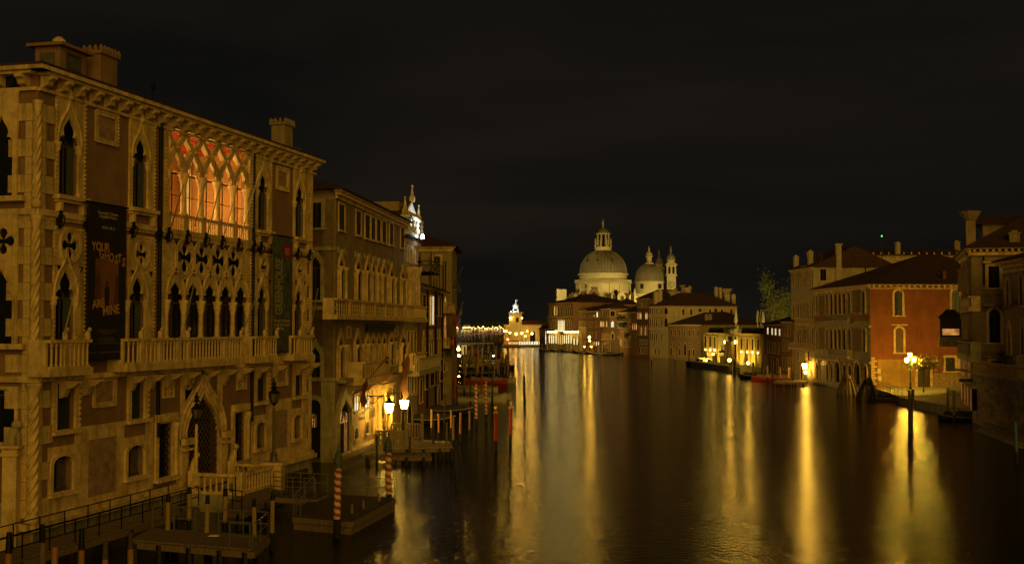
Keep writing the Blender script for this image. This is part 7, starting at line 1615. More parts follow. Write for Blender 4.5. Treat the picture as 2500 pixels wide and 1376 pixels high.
for px, yb, yt, xt, lab in ((408, 1345, 1205, 411, 'ochre post with a dark cap at the left of the wooden landing'), (461, 1302, 1188, 463, 'grey-brown post with a dark cap behind the landing, before the gate'), (503, 1352, 1208, 507, 'ochre post with a dark cap in the middle of the landing'), (548, 1308, 1194, 551, 'ochre post with a dark cap behind the railed landing'), (622, 1362, 1216, 620, 'ochre post with a dark cap at the near right corner of the landing'), (663, 1342, 1200, 666, 'ochre post with a dark cap standing apart right of the landing')):
    pole(px, yb, yt, 11.5, WOODY, lab, IRON, xt=xt, group='capped posts round the wooden landing', capf=.14)
for px, yb, yt, xt, w_, lab in ((822, 1312, 1108, 826, 17, 'big red and white striped post with a blue-green cap before the pontoon'), (949, 1245, 1076, 948, 15, 'red and white striped post with a blue-green cap at the pontoon tip')):
    t = pole(px, yb, yt, w_, None, lab, COPPER, xt=xt, group='striped mooring posts', stripes=True, capf=.17); b = t.location; h = atY(xt, yt, b.y).z; r = w_ / 2 / FPX * b.y
    put('cap_ring', (MB().lathe(((atY(xt, yt, b.y).x - b.x), 0, h - .15), [(r * 1.0, -.35), (r * 1.35, -.3), (r * 1.35, -.1), (r * 1.05, 0), (r * 1.05, .1), (r * .4, .35), (r * .15, .45), (r * .3, .55), (.01, .62)], 10), COPPER), t)
for px, yb, yt, w_, lab in ((1163, 1043, 935, 7, 'left one of the pair of slim red and white striped posts by the boats'), (1187, 1031, 928, 6.5, 'right one of the pair of slim red and white striped posts by the boats')): pole(px, yb, yt, w_, None, lab, REDP, group='striped mooring posts', stripes=True, capf=.03)
for px, yb, yt, xt, w_, lab in ((1210, 1103, 1005, 1211, 9, 'thick red post topped with a gilt ball, nearer the left bank'), (1246, 1086, 993, 1247, 8, 'red post topped with a gilt ball standing out in the open canal')): pole(px, yb, yt, w_, REDP, lab, None, xt=xt, group='red posts with gilt tops', ball=GOLD)
pole(1281, 975, 915, 7, WOODD, 'lone dark channel post with a thin tip in mid canal', xt=1279, group=None)
pole(1279, 940, 900, 2.5, IRON, 'slender dark rod on the lone channel post', group=None) if False else None
G3 = 'posts round the jetty of the ochre palace'
J = ((920, 1142, 1064, 6, WOODD, 'dark thin post left of the jetty steps, below the left lantern'), (938, 1098, 1040, 5, WOODP, 'brown post in front of the white jetty balustrade'), (965, 1103, 1040, 6, WOODP, 'brown post rising before the lit jetty balustrade'), (983, 1120, 1026, 7, WOODD, 'dark post with its top just under the right lantern'), (1000, 1128, 1066, 6, WOODD, 'short dark post right of the bright reflection'), (1024, 1112, 1050, 5, WOODP, 'brown post at the right end of the white balustrade'), (1032, 1108, 1008, 7, WOODY, 'ochre roped post lit by the lanterns'), (1053, 1062, 998, 5.5, WOODY, 'slim ochre post standing behind the jetty'), (1057, 1114, 1030, 6, WOODD, 'dark post crossing the jetty deck'), (1071, 1074, 1010, 5.5, ORANGEP, 'orange-lit post just behind the jetty deck'), (1090, 1122, 1030, 5.5, WOODP, 'brown post at the outer end of the jetty'), (1102, 1062, 1000, 5.5, WOODY, 'ochre post beyond the jetty end'), (1107, 1098, 1014, 5, WOODY, 'ochre post with a rope knot at the jetty tip'), (1123, 1080, 1006, 6, ORANGEP, 'orange-lit post standing clear of the jetty in the water'), (1146, 1068, 1002, 5.5, WOODP, 'brown post standing alone right of the jetty'), (1112, 1176, 1070, 3, WOODD, 'thin dark pole between the jetty and the open water'), (1084, 1050, 960, 5, WOODD, 'tall dark leaning post in front of the moored dark boat'), (1107, 1010, 925, 5, WOODD, 'tall dark post left of the wooden boat bow'), (1116, 1000, 940, 5, WOODD, 'dark post with a lantern-like knob by the wooden boat'), (1149, 985, 905, 4.5, WOODD, 'tall dark post crossing the middle of the wooden boat'), (1202, 985, 910, 4.5, WOODD, 'dark post at the stern of the wooden boat'), (1133, 962, 900, 4, WOODP, 'brown post behind the wooden boat'), (1175, 975, 915, 4.5, REDP, 'slim red post beside the striped pair'), (1110, 990, 922, 4, REDP, 'slim red post close to the left bank houses'))
for px, yb, yt, w_, m, lab in J: pole(px, yb, yt, w_, m, lab, group=G3)
Rr = random.Random(21)
for i in range(78):
    px = 1110 + Rr.random() * 132; yb = 868 + Rr.random() * 62; h = Rr.uniform(2.4, 4.2); b = atz(px, yb); yt = 796 + (10 - h) / b.y * FPX
    pole(px, yb, yt + 1, Rr.uniform(3.2, 4.4) * 100 / (yb - 796) ** .97, Rr.choice((WOODP, WOODY, WOODP, WOODD, WOODL, ORANGEP)), 'wooden post in the crowded moorings beyond the boats on the left bank', group='crowded mooring posts on the left bank')
for i in range(40):
    px = 1322 + 180 * (i + Rr.random()) / 40; yb = 858.5 + (px - 1322) / 180 * 8 + Rr.uniform(-2, 1); b = atz(px, yb); h = Rr.uniform(2.8, 4.2)
    pole(px, yb, 796 + (10 - h) / b.y * FPX, 1.8, Rr.choice((WOODP, WOODY, WOODD)), 'thin post in the row along the gondolas below the orange palace', group='thin posts below the orange palace')
for i in range(26):
    px = 1195 + 44 * (i + Rr.random()) / 26; yb = 836 + Rr.random() * 4; b = atz(px, yb); h = Rr.uniform(3.5, 5)
    pole(px, yb, 796 + (10 - h) / b.y * FPX, 1.5, Rr.choice((WOODP, WOODY)), 'thin post in the cluster left of the customs house', group='thin posts left of the customs house')
for px, yb, yt, w_, m, lab in ((1591, 886, 848, 3.5, WOODL, 'pale post in the water before the arcaded palace'), (1648, 884, 852, 3, WOODL, 'pale post at the left of the low ochre palace'), (1682, 888, 856, 3, WOODL, 'pale post at the doorway of the low ochre palace'), (1749, 902, 862, 4, WOODP, 'brown post at the front of the passenger boat'), (1793, 915, 878, 6, WOODD, 'stout dark post at the museum landing steps'), (1786, 912, 880, 3.5, WOODP, 'slim post left of the stout landing post'), (1799, 910, 876, 3, WOODP, 'slim post right of the stout landing post'), (1838, 925, 885, 4, WOODP, 'post below the right lamp of the museum landing'), (1874, 932, 893, 4.5, WOODY, 'ochre post at the left of the moored red boat'), (1887, 936, 896, 4.5, WOODD, 'dark post before the bow of the red boat'), (1905, 936, 895, 4.5, WOODY, 'ochre post in the middle of the red boat'), (1925, 934, 896, 4, WOODL, 'pale post at the stern of the red boat'), (1928.5, 934, 896, 3, WOODP, 'brown post touching the pale one by the red boat'), (1936, 938, 906, 4, WOODD, 'dark short post just left of the blazing lantern reflection')): pole(px, yb, yt, w_, m, lab, group='posts along the right bank')
for i in range(16): pole(1840 + i * 5.2, 912 + Rr.uniform(-3, 4), 884 + Rr.uniform(-3, 4), 3, Rr.choice((WOODD, WOODP)), 'dark post under the trees of the shadowy mooring right of the museum', group='posts of the shadowy mooring')
# right: two dolphins, tall pair, blue post
def dolphin(px, yb, yt, n, label, wb=1.5):
    b = atz(px, yb, 0); h = atY(px, yt, b.y).z; t = thing('mooring_dolphin', label, 'mooring post', (b.x, b.y, 0), 0, 'bundles of leaning timbers'); rr_ = random.Random(px)
    me = None
    for i in range(n):
        a = 2 * PI * i / n + rr_.uniform(-.2, .2); k = rr_.uniform(.75, 1.0); q = (math.cos(a) * wb * k, math.sin(a) * wb * k)
        put('timber', (MB().tube([(q[0] * 1.2, q[1] * 1.2, -1), (q[0] * .9, q[1] * .9, h * .25), (q[0] * .28, q[1] * .28, h * rr_.uniform(.88, 1.04))], [.19, .18, .15], 7), rr_.choice((WOODP, WOODD))), t)
    for z, rr2 in ((h * .72, wb * .52), (h * .78, wb * .47)): put('iron_band', (MB().tube([(rr2 * math.cos(a), rr2 * math.sin(a), z) for a in [i * PI / 6 for i in range(13)]], .05, 4), IRON), t)
dolphin(2069, 962, 913, 9, 'bundle of pale leaning timbers before the mosaic palace arches', 1.5); dolphin(2120, 977, 921, 9, 'darker bundle of leaning timbers at the corner of the red wall', 1.5)
pole(2219, 1082, 952, 7, WOODD, 'tall dark post in front of the street lamp, left of a crossing pair', xt=2220, group='tall posts before the lit square'); pole(2224, 1060, 950, 7.5, WOODD, 'tall dark leaning post in front of the street lamp, right of a crossing pair', xt=2229, group='tall posts before the lit square')
pole(2314, 1022, 946, 6, WOODP, 'left one of the two brown posts before the lit square at the right', group='tall posts before the lit square'); pole(2330, 1034, 952, 6.5, WOODP, 'right one of the two brown posts before the lit square at the right', group='tall posts before the lit square')
pole(2483, 1132, 1028, 8.5, BLUEP, 'blue painted post before the terrace steps at the right edge', xt=2478, group=None)

# landings built of planks
def deck(name, label, C, z, n, m=WOODP, cat='landing', t_=.12, rails=(), posts_=None, group=None, piles=(), beam=True, skirt=None, rh=1.0, rm=STEEL):
    """C: four corners (A,B along the front, C,D along the back) as world points; planks run from front to back"""
    o = thing(name, label, cat, (C[0][0], C[0][1], 0), 0, group); O = Vector((C[0][0], C[0][1], 0)); P = [Vector((c[0], c[1], z)) - O for c in C]
    for i in range(n):
        a0, a1 = i / n, (i + .93) / n; q = [P[0] + (P[1] - P[0]) * a0, P[0] + (P[1] - P[0]) * a1, P[3] + (P[2] - P[3]) * a1, P[3] + (P[2] - P[3]) * a0]; dz = R.uniform(0, .015)
        mb = MB(); b = mb.pts([(p.x, p.y, z + dz) for p in q] + [(p.x, p.y, z - .07) for p in q]); mb.f += [(b, b + 1, b + 2, b + 3), (b + 7, b + 6, b + 5, b + 4), (b, b + 4, b + 5, b + 1), (b + 1, b + 5, b + 6, b + 2), (b + 2, b + 6, b + 7, b + 3), (b + 3, b + 7, b + 4, b)]
        put('plank', (mb, m), o)
    if beam:
        mb = MB()
        for i in range(4): mb.bar(P[i] - Vector((0, 0, .22)), P[(i + 1) % 4] - Vector((0, 0, .22)), .18, .26)
        put('edge_beam', (mb, WOODP), o)
    if skirt:
        mb = MB(); b = mb.pts([(p.x, p.y, z - .09) for p in P] + [(p.x, p.y, -1.5) for p in P]); 
        for i in range(4): j = (i + 1) % 4; mb.f.append((b + i, b + 4 + i, b + 4 + j, b + j))
        put('float', (mb, skirt), o)
    for (i, f) in piles:
        p = P[i] + (P[(i + 1) % 4] - P[i]) * f; put('pile', (MB().tube([(p.x, p.y, -2.5), (p.x, p.y, z - .12)], .16, 7), WETW), o)
    for (i, f0_, f1_, k) in rails:
        a, c = P[i] + (P[(i + 1) % 4] - P[i]) * f0_, P[i] + (P[(i + 1) % 4] - P[i]) * f1_
        for h in (rh * .5, rh): put('rail', (MB().tube([a + Vector((0, 0, h)), c + Vector((0, 0, h))], .028, 5), rm), o)
        for j in range(k + 1): p = a + (c - a) * j / k; put('rail_post', (MB().tube([p, p + Vector((0, 0, rh))], .03, 5), rm), o)
    return o
def W2(u, y): v = F.world(u, y, 0); return (v.x, v.y)
deck('walkway', 'long planked walkway with thin railings hugging the gothic palace base', [W2(-7, -3.4), W2(8.6, -3.4), W2(8.6, -1.7), W2(-7, -1.7)], .95, 26, WOODP, 'walkway', rails=((0, .0, 1, 9), (2, .0, 1, 9)), piles=((0, .1), (0, .35), (0, .6), (0, .85)), rm=IRON)
c_ = [xy(atz(330, 1312, .95)), xy(atz(622, 1342, .95)), xy(atz(652, 1312, .95)), xy(atz(352, 1286, .95))]
deck('wooden_landing', 'weathered plank landing with steel rails among the capped posts', [xy(atz(318, 1316, .95)), xy(atz(616, 1340, .95)), xy(atz(655, 1306, .95)), xy(atz(372, 1288, .95))], .95, 22, WOODP, rails=((1, 0, 1, 2), (2, 0, .42, 2), (2, .62, 1, 2), (0, .82, .98, 1)), piles=((0, .05), (0, .25), (0, .5), (0, .75), (0, .95), (2, .2), (2, .5), (2, .8)))
deck('side_landing', 'plank platform beside the stone balustrade with a short dark railing', [xy(atz(545, 1242, .95)), xy(atz(590, 1248, .95)), xy(atz(690, 1196, .95)), xy(atz(600, 1182, .95))], .95, 14, WOODP, rails=((0, 0, 1, 2), (3, 0, .5, 2)), piles=((0, .1), (0, .9), (1, .5)), rm=IRON)
deck('gangway', 'narrow railed gangway linking the plank platform to the floating pontoon', [xy(atz(660, 1206, 1.0)), xy(atz(770, 1216, .9)), xy(atz(800, 1204, .9)), xy(atz(668, 1192, 1.0))], .95, 14, WOODD, rails=((0, 0, 1, 4), (2, 0, 1, 4)), rm=STEEL)
deck('pontoon', 'dark floating pontoon with railings and low bollards before the striped post', [xy(atz(717, 1256, .72)), xy(atz(858, 1268, .72)), xy(atz(964, 1214, .72)), xy(atz(770, 1203, .72))], .72, 18, WOODD, 'pontoon', rails=((2, 0, .75, 4), (3, .1, .9, 2), (0, 0, .12, 1)), skirt=WOODP, rm=STEEL)
for px, yb, yt, lab in ((859, 1268, 1230, 'low bollard at the near corner of the floating pontoon'), (887, 1256, 1219, 'low bollard along the right side of the floating pontoon, middle one'), (925, 1238, 1203, 'low bollard towards the tip of the floating pontoon')):
    b = atz(px, yb, .4); h = atY(px, yt, b.y).z - .4; o = put('bollard', (MB().tube([(0, 0, 0), (0, 0, h)], .08, 8), WOODP)); o.location = b; tag(o, lab, 'bollard')
# jetty of the ochre palace
zj = 1.0
deck('jetty', 'lit plank jetty reaching out from the ochre palace water door', [xy(atz(945, 1094, zj)), xy(atz(1105, 1090, zj)), xy(atz(1098, 1076, zj)), xy(atz(955, 1072, zj))], zj, 30, WOODL, 'jetty', piles=((0, .05), (0, .3), (0, .55), (0, .8), (0, .98)))
deck('lower_jetty', 'thin low plank walkway crossing in front of the lit jetty', [xy(atz(884, 1110, .7)), xy(atz(1052, 1112, .7)), xy(atz(1048, 1104, .7)), xy(atz(892, 1101, .7))], .7, 30, WOODP, 'jetty', piles=((0, .08), (0, .4), (0, .65), (0, .9)))
deck('stone_ramp', 'sloping plank landing along the foot of the ochre palace', [xy(atz(836, 1122, .8)), xy(atz(892, 1102, .8)), xy(atz(916, 1076, .8)), xy(atz(850, 1108, .8))], .8, 10, WOODL)
def fence_(label, a, b, z, h, n, m):
    a, b = Vector((*a, 0)), Vector((*b, 0)); t = thing('balustrade', label, 'railing', (a.x, a.y, z), math.atan2(b.y - a.y, b.x - a.x)); L_ = (b - a).length
    put('handrail', (MB().box(0, L_, -.09, .09, h - .14, h), m), t); put('bottom_rail', (MB().box(0, L_, -.06, .06, .1, .2), m), t)
    for i in range(n + 1): put('baluster', (MB().box(L_ * i / n - .06, L_ * i / n + .06, -.05, .05, 0 if i % 4 == 0 else .2, h - .141), m), t)
fence_('pale wooden balustrade glowing under the wall lanterns, farther one', xy(atz(955, 1074, zj)), xy(atz(1026, 1074, zj)), zj, 1.35, 11, WOODL)
fence_('pale wooden balustrade glowing under the wall lanterns, nearer one', xy(atz(917, 1090, zj)), xy(atz(992, 1092, zj)), zj, 1.25, 9, WOODL)

# stone landing of the gothic palace: gothic balustrade, obelisk lamp, lamp pedestal
LG_ = thing('stone_landing', 'stone landing with a gothic balustrade and seated lions before the water gate', 'landing', F.world(pu0, -.5, 0), F.rz)
uL, uR, oO = -.5, pu1 - pu0 + .5, 3.1
put('landing_slab', (MB().box(uL - .1, uR + .3, -oO - .1, 0, -.4, .95).box(uL + .5, uR - .3, -oO - .8, -oO - .11, -.6, .45), STONED), LG_)
bmm2 = MB().lathe((0, 0, 0), [(.1, 0), (.1, .1), (.065, .16), (.06, .75), (.1, .84), (.1, .9)], 6).mesh('baluster', STONE)
for (a, b) in (((uL, -oO), (uR, -oO)), ((uL, -.3), (uL, -oO)), ((uR, -.3), (uR, -oO))):
    L_ = math.hypot(b[0] - a[0], b[1] - a[1]); put('coping', (MB().bar((*a, 2.0), (*b, 2.0), .24, .16), STONE), LG_); put('plinth_rail', (MB().bar((*a, 1.03), (*b, 1.03), .26, .14), STONE), LG_); k = int(L_ / .34)
    for i in range(1, k): put('baluster', bmm2, LG_, Matrix.Translation((a[0] + (b[0] - a[0]) * i / k, a[1] + (b[1] - a[1]) * i / k, 1.08)))
for (u, y) in ((uL, -oO), (uR, -oO), (uL, -.3), (uR, -.3)): put('corner_pier', (MB().cbox((u, y, .95), .4, .4, 1.25), STONE), LG_, None); 
for (u, y) in ((uR, -.3), (uL, -.3)): put('seated_lion', (MB().tube([(u, y, 2.2), (u, y - .05, 2.5), (u, y - .15, 2.9)], [.22, .2, .13], 7).lathe((u, y - .22, 2.85), [(.05, 0), (.17, .12), (.15, .28), (.03, .36)], 8), STONE), LG_)
def old_lamp(label, base, zb, hpost, m1, scale=1.25):
    t = thing('lamp_post', label, 'lamp post', (base[0], base[1], zb)); put('post', (MB().lathe((0, 0, 0), [(.24, 0), (.18, .3), (.2, .4), (.1, .6), (.075, hpost - .2), (.05, hpost)], 8), m1), t)
    g, f = lantern_mesh(scale); M = Matrix.Translation((0, 0, hpost + .55)); lo = put('lantern', (f, IRON), t, M); put('unlit_glass', (g, CURT), lo)
    put('lamp_crown', (MB().lathe((0, 0, hpost + 1.1), [(.2, 0), (.08, .15), (.12, .25), (.02, .5)], 7), IRON), t)
q = F.world(*(lambda v: (v[0], -3.4, 0))(F.uz(478, 1205, -3.4))); old_lamp('unlit lantern on a white obelisk post before the iron water gate', (q.x, q.y), 2.1, 3.0, STONE, .85)
q = atz(657, 1204, .6); pd = thing('lamp_pedestal', 'stone pedestal block carrying the dark lamp post at the landing', 'pedestal', (q.x, q.y + 1.2, 0)); put('block', (MB().cbox((0, 0, -.4), 1.1, 1.1, 2.5).cbox((0, 0, 2.102), 1.3, 1.3, .15), STONE), pd)
old_lamp('unlit cast iron lamp post on a stone pedestal, right of the water gate', (q.x, q.y + 1.2), 2.26, 3.1, mat('bronze_patina', (.13, .10, .05), .5, .3, 5, .3, 20, metal=.4), 1.0)
# garden pillar with its lion at the left edge
q = atz(27, 1303, .9); gp = thing('lion_pillar', 'stone pillar topped by a seated lion statue at the left edge', 'pillar', (q.x, q.y, 0))
zt = atY(27, 1100, q.y).z; put('shaft', (MB().cbox((0, 0, -.3), .75, .75, 1.6).cbox((0, 0, 1.302), .62, .62, zt - 1.5), STONE), gp); put('capital', (MB().cbox((0, 0, zt - .2), .8, .8, .14).cbox((0, 0, zt - .058), .68, .68, .2).cbox((0, 0, zt + .144), .95, .95, .12), STONE), gp)
put('seated_lion', (MB().tube([(-.05, 0, zt + .27), (-.06, 0, zt + .55), (.08, 0, zt + .85), (.14, 0, zt + 1.05)], [.28, .26, .2, .14], 8).lathe((.18, 0, zt + .95), [(.08, 0), (.22, .1), (.24, .22), (.16, .36), (.03, .42)], 9).tube([(.3, .1, zt + .27), (.26, .1, zt + .8)], .07, 6).tube([(.3, -.1, zt + .27), (.26, -.1, zt + .8)], .07, 6), STONED), gp)
put('garden_wall', (MB().box(-3.4, -.42, .3, .6, -1, 2.2), STONED), gp)

# boats
def hull(L_, W_, H_, m, sheer=.35, n=14):
    mb = MB(); rings = []
    for i in range(n + 1):
        f = i / n; x = -L_ / 2 + L_ * f; w_ = W_ / 2 * (math.sin(PI * min(1, max(0, (f * .94 + .03)))) ** .45); z1 = H_ + sheer * (abs(2 * f - 1) ** 2.2)
        rings.append([(x, -w_, z1), (x, -w_ * .82, H_ * .3), (x, -w_ * .35, -.25), (x, w_ * .35, -.25), (x, w_ * .82, H_ * .3), (x, w_, z1)])
    b = mb.pts([p for r_ in rings for p in r_])
    for i in range(n):
        for j in range(5): mb.f.append((b + i * 6 + j, b + i * 6 + j + 1, b + (i + 1) * 6 + j + 1, b + (i + 1) * 6 + j))
    return mb, rings
def boat(label, px, py, L_, W_, H_, rz, hm, name='boat', cover=None, cabin=False, deckm=WOODL, group='moored boats', sheer=.35, outboard=False):
    q = atz(px, py, 0); t = thing(name, label, 'boat', (q.x, q.y, 0), rz, group); mb, rg = hull(L_, W_, H_, hm, sheer); put('hull', (mb, hm), t)
    r2 = MB()
    for s in (0, 5): r2.tube([rg[i][s] for i in range(len(rg))], .06, 5)
    put('gunwale', (r2, WOODL), t)
    dk = MB()
    for i in range(len(rg) - 1):
        a, c, d, e = rg[i][0], rg[i + 1][0], rg[i + 1][5], rg[i][5]; lo = .12 if i in (0, 1, 2, len(rg) - 2, len(rg) - 3) else H_ * .55
        dk.quad((a[0], a[1] * .95, a[2] - lo), (c[0], c[1] * .95, c[2] - lo), (d[0], d[1] * .95, d[2] - lo), (e[0], e[1] * .95, e[2] - lo))
    put('deck', (dk, deckm), t)
    if cover:
        cv = MB(); k = 10
        for i in range(k + 1):
            f = .12 + .76 * i / k; x = -L_ / 2 + L_ * f; w_ = W_ / 2 * math.sin(PI * f) ** .45 * 1.03; zz = H_ + .05; hh = .55 + .12 * math.sin(i * 1.9)
            cv.pts([(x, -w_, zz - .05), (x, -w_ * .55, zz + hh * .7), (x, 0, zz + hh), (x, w_ * .55, zz + hh * .7), (x, w_, zz - .05)])
        for i in range(k):
            for j in range(4): cv.f.append((i * 5 + j, i * 5 + j + 1, (i + 1) * 5 + j + 1, (i + 1) * 5 + j))
        put('boat_cover', (cv, cover), t)
    else:
        for f in (-.2, .05, .3): put('thwart', (MB().box(L_ * f, L_ * f + .25, -W_ * .42, W_ * .42, H_ * .75, H_ * .82), WOODL), t)
    if cabin:
        put('cabin', (MB().box(-L_ * .25, L_ * .28, -W_ * .38, W_ * .38, H_ * .6, H_ + 1.1).box(-L_ * .28, L_ * .31, -W_ * .42, W_ * .42, H_ + 1.102, H_ + 1.2), WHITEB), t)
        for s in (-1, 1):
            for j in range(6): put('cabin_window', (MB().box(-L_ * .23 + j * L_ * .083, -L_ * .23 + j * L_ * .083 + L_ * .06, s * W_ * .385 - .01, s * W_ * .385 + .01, H_ + .35, H_ + .9), GLASS), t)
    if outboard: put('outboard_motor', (MB().cbox((-L_ / 2 - .15, 0, H_ * .3), .3, .35, .75).cbox((-L_ / 2 - .2, 0, -.4), .12, .12, .8), IRON), t)
    return t
boat('long wooden topo boat with a bare plank deck moored nearest on the left bank', 1150, 984, 9.2, 2.1, .75, .05, WHITEB, 'wooden_boat', sheer=.6)
boat('small open pale boat overlapping the stern of the long wooden one', 1208, 975, 4.4, 1.6, .6, .1, WHITEB, 'rowing_boat', outboard=True)
boat('low boat under a cream cover behind the striped posts', 1155, 958, 7.5, 2.0, .6, .03, WHITEB, 'covered_boat', TARPG)
boat('boat with a tall tan tent cover among the posts', 1187, 938, 7.4, 2.2, .7, .04, REDP, 'covered_boat', TARPG)
boat('cream motor boat at the outer end of the left moorings', 1226, 935, 5.0, 1.8, .7, .1, WHITEB, 'motor_boat', cabin=False, outboard=True)
boat('dark covered boat tied close under the terracotta house', 1078, 1012, 7.2, 1.8, .5, .0, BLACKB, 'covered_boat', TARPB)
boat('second dark covered boat tied close under the terracotta house, nearer the jetty', 1045, 1035, 5.6, 1.7, .5, .15, BLACKB, 'covered_boat', TARPB)
boat('dark boat in the crowded left moorings beyond the tan tent', 1160, 918, 8, 2, .6, 0, BLACKB, 'covered_boat', TARPB)
for i, (px, py) in enumerate(((1140, 902), (1175, 896), (1215, 900), (1150, 886), (1200, 884))): boat('%s boat half hidden by the crowded posts of the left moorings' % ('dark', 'white', 'covered', 'far dark', 'far pale')[i], px, py, 8, 2, .6, R.uniform(-.3, .3), (BLACKB, WHITEB, BLACKB, BLACKB, WHITEB)[i], 'motor_boat', (None, None, TARPB, TARPB, None)[i], cabin=i == 1)
for k, (px, py, lab) in enumerate(((1345, 857, 'leftmost black gondola in the row below the orange palace'), (1372, 858.5, 'black gondola below the middle of the glowing pavilion'), (1400, 860, 'black gondola below the right end of the glowing pavilion'), (1430, 862.5, 'black gondola below the dormered house'), (1462, 865, 'black gondola below the orange brick corner house'), (1490, 867, 'rightmost black gondola in the row before the dark canal mouth'))): boat(lab, px, py, 9.5, 1.5, .45, -.15 - .05 * k, BLACKB, 'gondola', None, group='gondolas below the orange palace', sheer=.9, deckm=BLACKB)
for k, px in enumerate((1203, 1214, 1225, 1236)): boat('%s gondola in the cluster left of the customs house' % ('first', 'second', 'third', 'last')[k], px, 838.5 + k, 9.5, 1.5, .45, -.7, BLACKB, 'gondola', None, group='gondolas left of the customs house', sheer=.9, deckm=BLACKB)
boat('long passenger boat with a low windowed cabin moored left of the museum landing', 1733, 895, 14, 3.0, 1.0, -1.15 + .35, BLACKB, 'passenger_boat', cabin=True)
boat('red and cream flat boat moored below the blazing wall lantern', 1888, 928, 8.0, 2.0, .55, -.1, REDP, 'motor_boat', WHITEB and TARPG, sheer=.3)
boat('cream boat behind the red one, nearer the landing steps', 1925, 922, 7.0, 1.9, .6, -.1, WHITEB, 'motor_boat', None)
boat('dark boat with an outboard left of the red boat', 1842, 924, 5.5, 1.8, .6, -.2, BLACKB, 'motor_boat', TARPB, outboard=True)
boat('small dark rowing boat tied at the foot of the corner palace', 2352, 1027, 5.2, 1.5, .4, .0, BLACKB, 'rowing_boat', TARPB)
boat('low dark boat tied under the railing of the lit square', 2157, 978, 4.6, 1.5, .4, -.75, WOODP, 'rowing_boat', TARPB)
deck('landing_stage', 'pale plank landing stage in front of the blazing wall lantern', [xy(atz(1890, 931, .7)), xy(atz(1965, 933, .7)), xy(atz(1972, 928, .7)), xy(atz(1900, 926, .7))], .7, 22, WOODL, 'landing', piles=((0, .1), (0, .4), (0, .7), (0, .95)))
pg = thing('pergola_shelter', 'dark leafy shelter on posts over the shadowy mooring right of the museum', 'shelter', atz(1880, 908, 0)); mb = MB(); Rr = random.Random(9)
for i in range(1400): c = Vector((Rr.uniform(-4.5, 4.5), Rr.uniform(-2, 6), Rr.gauss(4.0, .35))); s = Rr.uniform(.12, .3); mb.quad(c + Vector((-s, 0, -s)), c + Vector((s, Rr.uniform(-s, s), -s)), c + Vector((s, 0, s)), c + Vector((-s, Rr.uniform(-s, s), s)))
put('leafy_roof', (mb, HEDGE), pg, kind='stuff')
for i in range(6): put('post', (MB().bar((-4 + 1.6 * i, -1.8, -1), (-4 + 1.6 * i, -1.8, 4), .16), WOODD), pg)
# ferry stop glowing on the left bank
fs_ = atz(1122, 872, 0); ft = thing('ferry_stop', 'glowing glass-sided ferry stop with a white roof edge on the left bank', 'ferry stop', (fs_.x, fs_.y, 0))
put('float', (MB().box(-4, 4.5, -3, 3, -.4, .6), WOODD), ft); put('roof', (MB().box(-4.4, 5, -3.3, 3.3, 4.3, 4.5), WHITEP), ft)
for i in range(6): put('roof_post', (MB().bar((-4 + 1.7 * i, -2.9, .6), (-4 + 1.7 * i, -2.9, 4.3), .12), STEEL), ft)
for i in range(3): put('glowing_panel', (MB().box(-3.6 + 2.2 * i, -2.1 + 2.2 * i, -2.6, -2.5, 1.0, 3.9), (WINW, WINB, WINY)[i]), ft)
for k, (px, py, Y_, r, nm) in enumerate(((1113, 884, 300, .22, 'small warm lamp low beside the ferry stop'), (1205, 868, 330, .2, 'small white lamp among the crowded posts'), (1119, 852, 320, .42, 'bright lamp inside the ferry stop'), (1121, 868, 285, .3, 'bright lamp at the near end of the ferry stop'), (1120, 918, 205, .14, 'tiny lamp over the roped posts on the left bank'))): point_lamp(px, py, Y_, r, (LAMPB if k > 1 else LAMP) if k != 1 else LAMPW, nm, 'lantern', 'lantern', .5)
ft2 = thing('ferry_stop', 'second long covered ferry stop beyond the glowing one', 'ferry stop', (atz(1160, 862, 0).x, atz(1160, 862, 0).y, 0)); put('float', (MB().box(-7, 7, -2, 2, -.4, .6), WOODD), ft2); put('roof', (MB().box(-7, 7, -2, 2, 3.6, 3.8), WHITEP), ft2)
for i in range(8): put('roof_post', (MB().bar((-7 + 2 * i, -2, .6), (-7 + 2 * i, -2, 3.6), .12), STEEL), ft2)
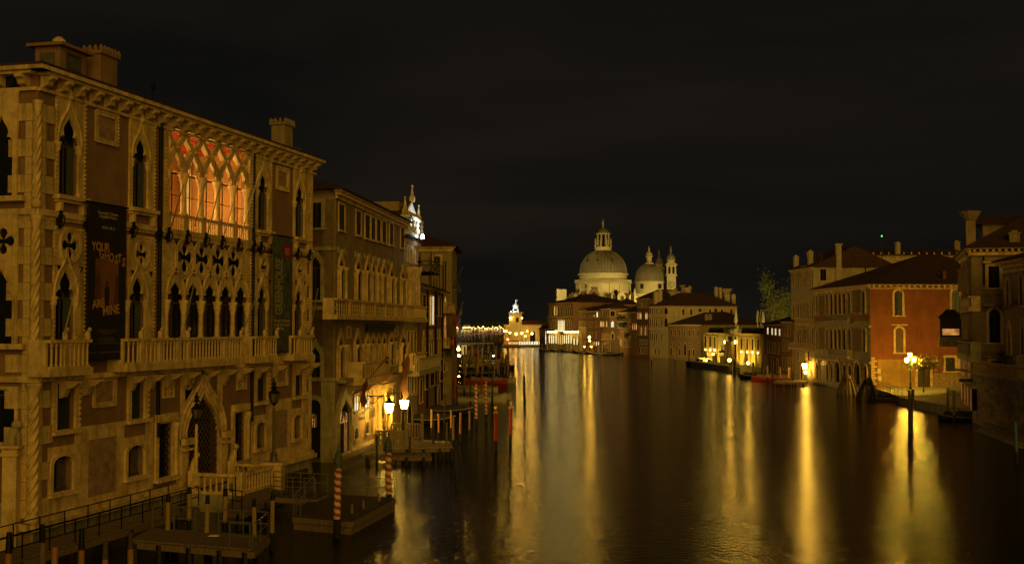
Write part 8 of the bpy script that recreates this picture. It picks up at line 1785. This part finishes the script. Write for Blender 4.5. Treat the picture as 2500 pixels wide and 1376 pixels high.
# flags
def flag(label, p0, p1, drop, w_, cols, name='flag', group='flags on the left bank', pr=.05):
    a, b = Vector(p0), Vector(p1); t = thing(name, label, 'flag', a, 0, group); d = b - a; put('flag_staff', (MB().tube([(0, 0, 0), tuple(d)], pr, 6), WOODL), t)
    n = len(cols); k = 6
    for c in range(n):
        mb = MB(); f0_ = .97 - w_ * c / n; f1_ = .97 - w_ * (c + 1) / n
        for i in range(k + 1):
            z = -drop * i / k; s = 1 - .35 * i / k
            for f in (f0_, f1_):
                fm = .97 - w_ / 2; g_ = fm + (f - fm) * s; P = d * g_; mb.pts([(P.x + .1 * math.sin(i * 1.3 + c), P.y + .12 * math.cos(i * 1.7 + f * 9), P.z + z)])
        for i in range(k): b0 = i * 2; mb.f.append((b0, b0 + 1, b0 + 3, b0 + 2))
        put('flag_cloth', (mb, cols[c]), t)
CLR = mat('red_cloth', (.42, .03, .03), .8); CLG = mat('green_cloth', (.03, .12, .05), .8); CLW = mat('white_cloth', (.5, .46, .38), .8); CLO = mat('orange_cloth', (.36, .15, .06), .8); CLB = mat('dark_blue_cloth', (.02, .03, .10), .8)
def on(fr, px, py, y): u, z = fr.uz(px, py, y); return fr.world(u, y, z)
flag('dark striped flag hanging from a tilted staff at the top of the brick house', on(FH, 1104, 705, -.2), on(FH, 1128, 655, -4.0), 2.2, .45, (CLB, CLG, CLR))
flag('long red banner hanging beside the brick house front', on(FH, 1105, 800, -.3), on(FH, 1116, 752, -2.0), 4.6, .6, (CLR,))
flag('green white and red flag on a long tilted staff low on the brick house', on(FH, 1097, 838, -.3), on(FH, 1130, 738, -4.2), 2.4, .3, (CLG, CLW, CLR))
flag('dull orange flag drooping from a red staff on the ochre palace', on(FB, 958, 914, -.3), on(FB, 1000, 862, -4.5), 3.2, .42, (CLO,))
flag('brown flag on a red staff crossing the bowed balcony of the ochre palace', on(FB, 904, 922, -1.6), on(FB, 948, 868, -4.5), .4, .1, (CLO,))
flag('brown drooping pennant left of the bowed balcony', on(FB, 872, 960, -.2), on(FB, 897, 925, -2.2), 1.6, .6, (CLO,))
# vaporetto-like wake lights and dog-sized details are left out; litter on the landing
o = put('paper_scrap', (MB().cbox((0, 0, 0), .5, .3, .05, .7), WHITEP)); q = atz(522, 1308, .99); o.location = (q.x, q.y, 1.0); tag(o, 'crumpled pale scrap lying on the plank landing', 'litter')
for ob in list(bpy.data.objects):
    if ob.type == 'MESH' and len(ob.data.polygons) == 0: bpy.data.objects.remove(ob)
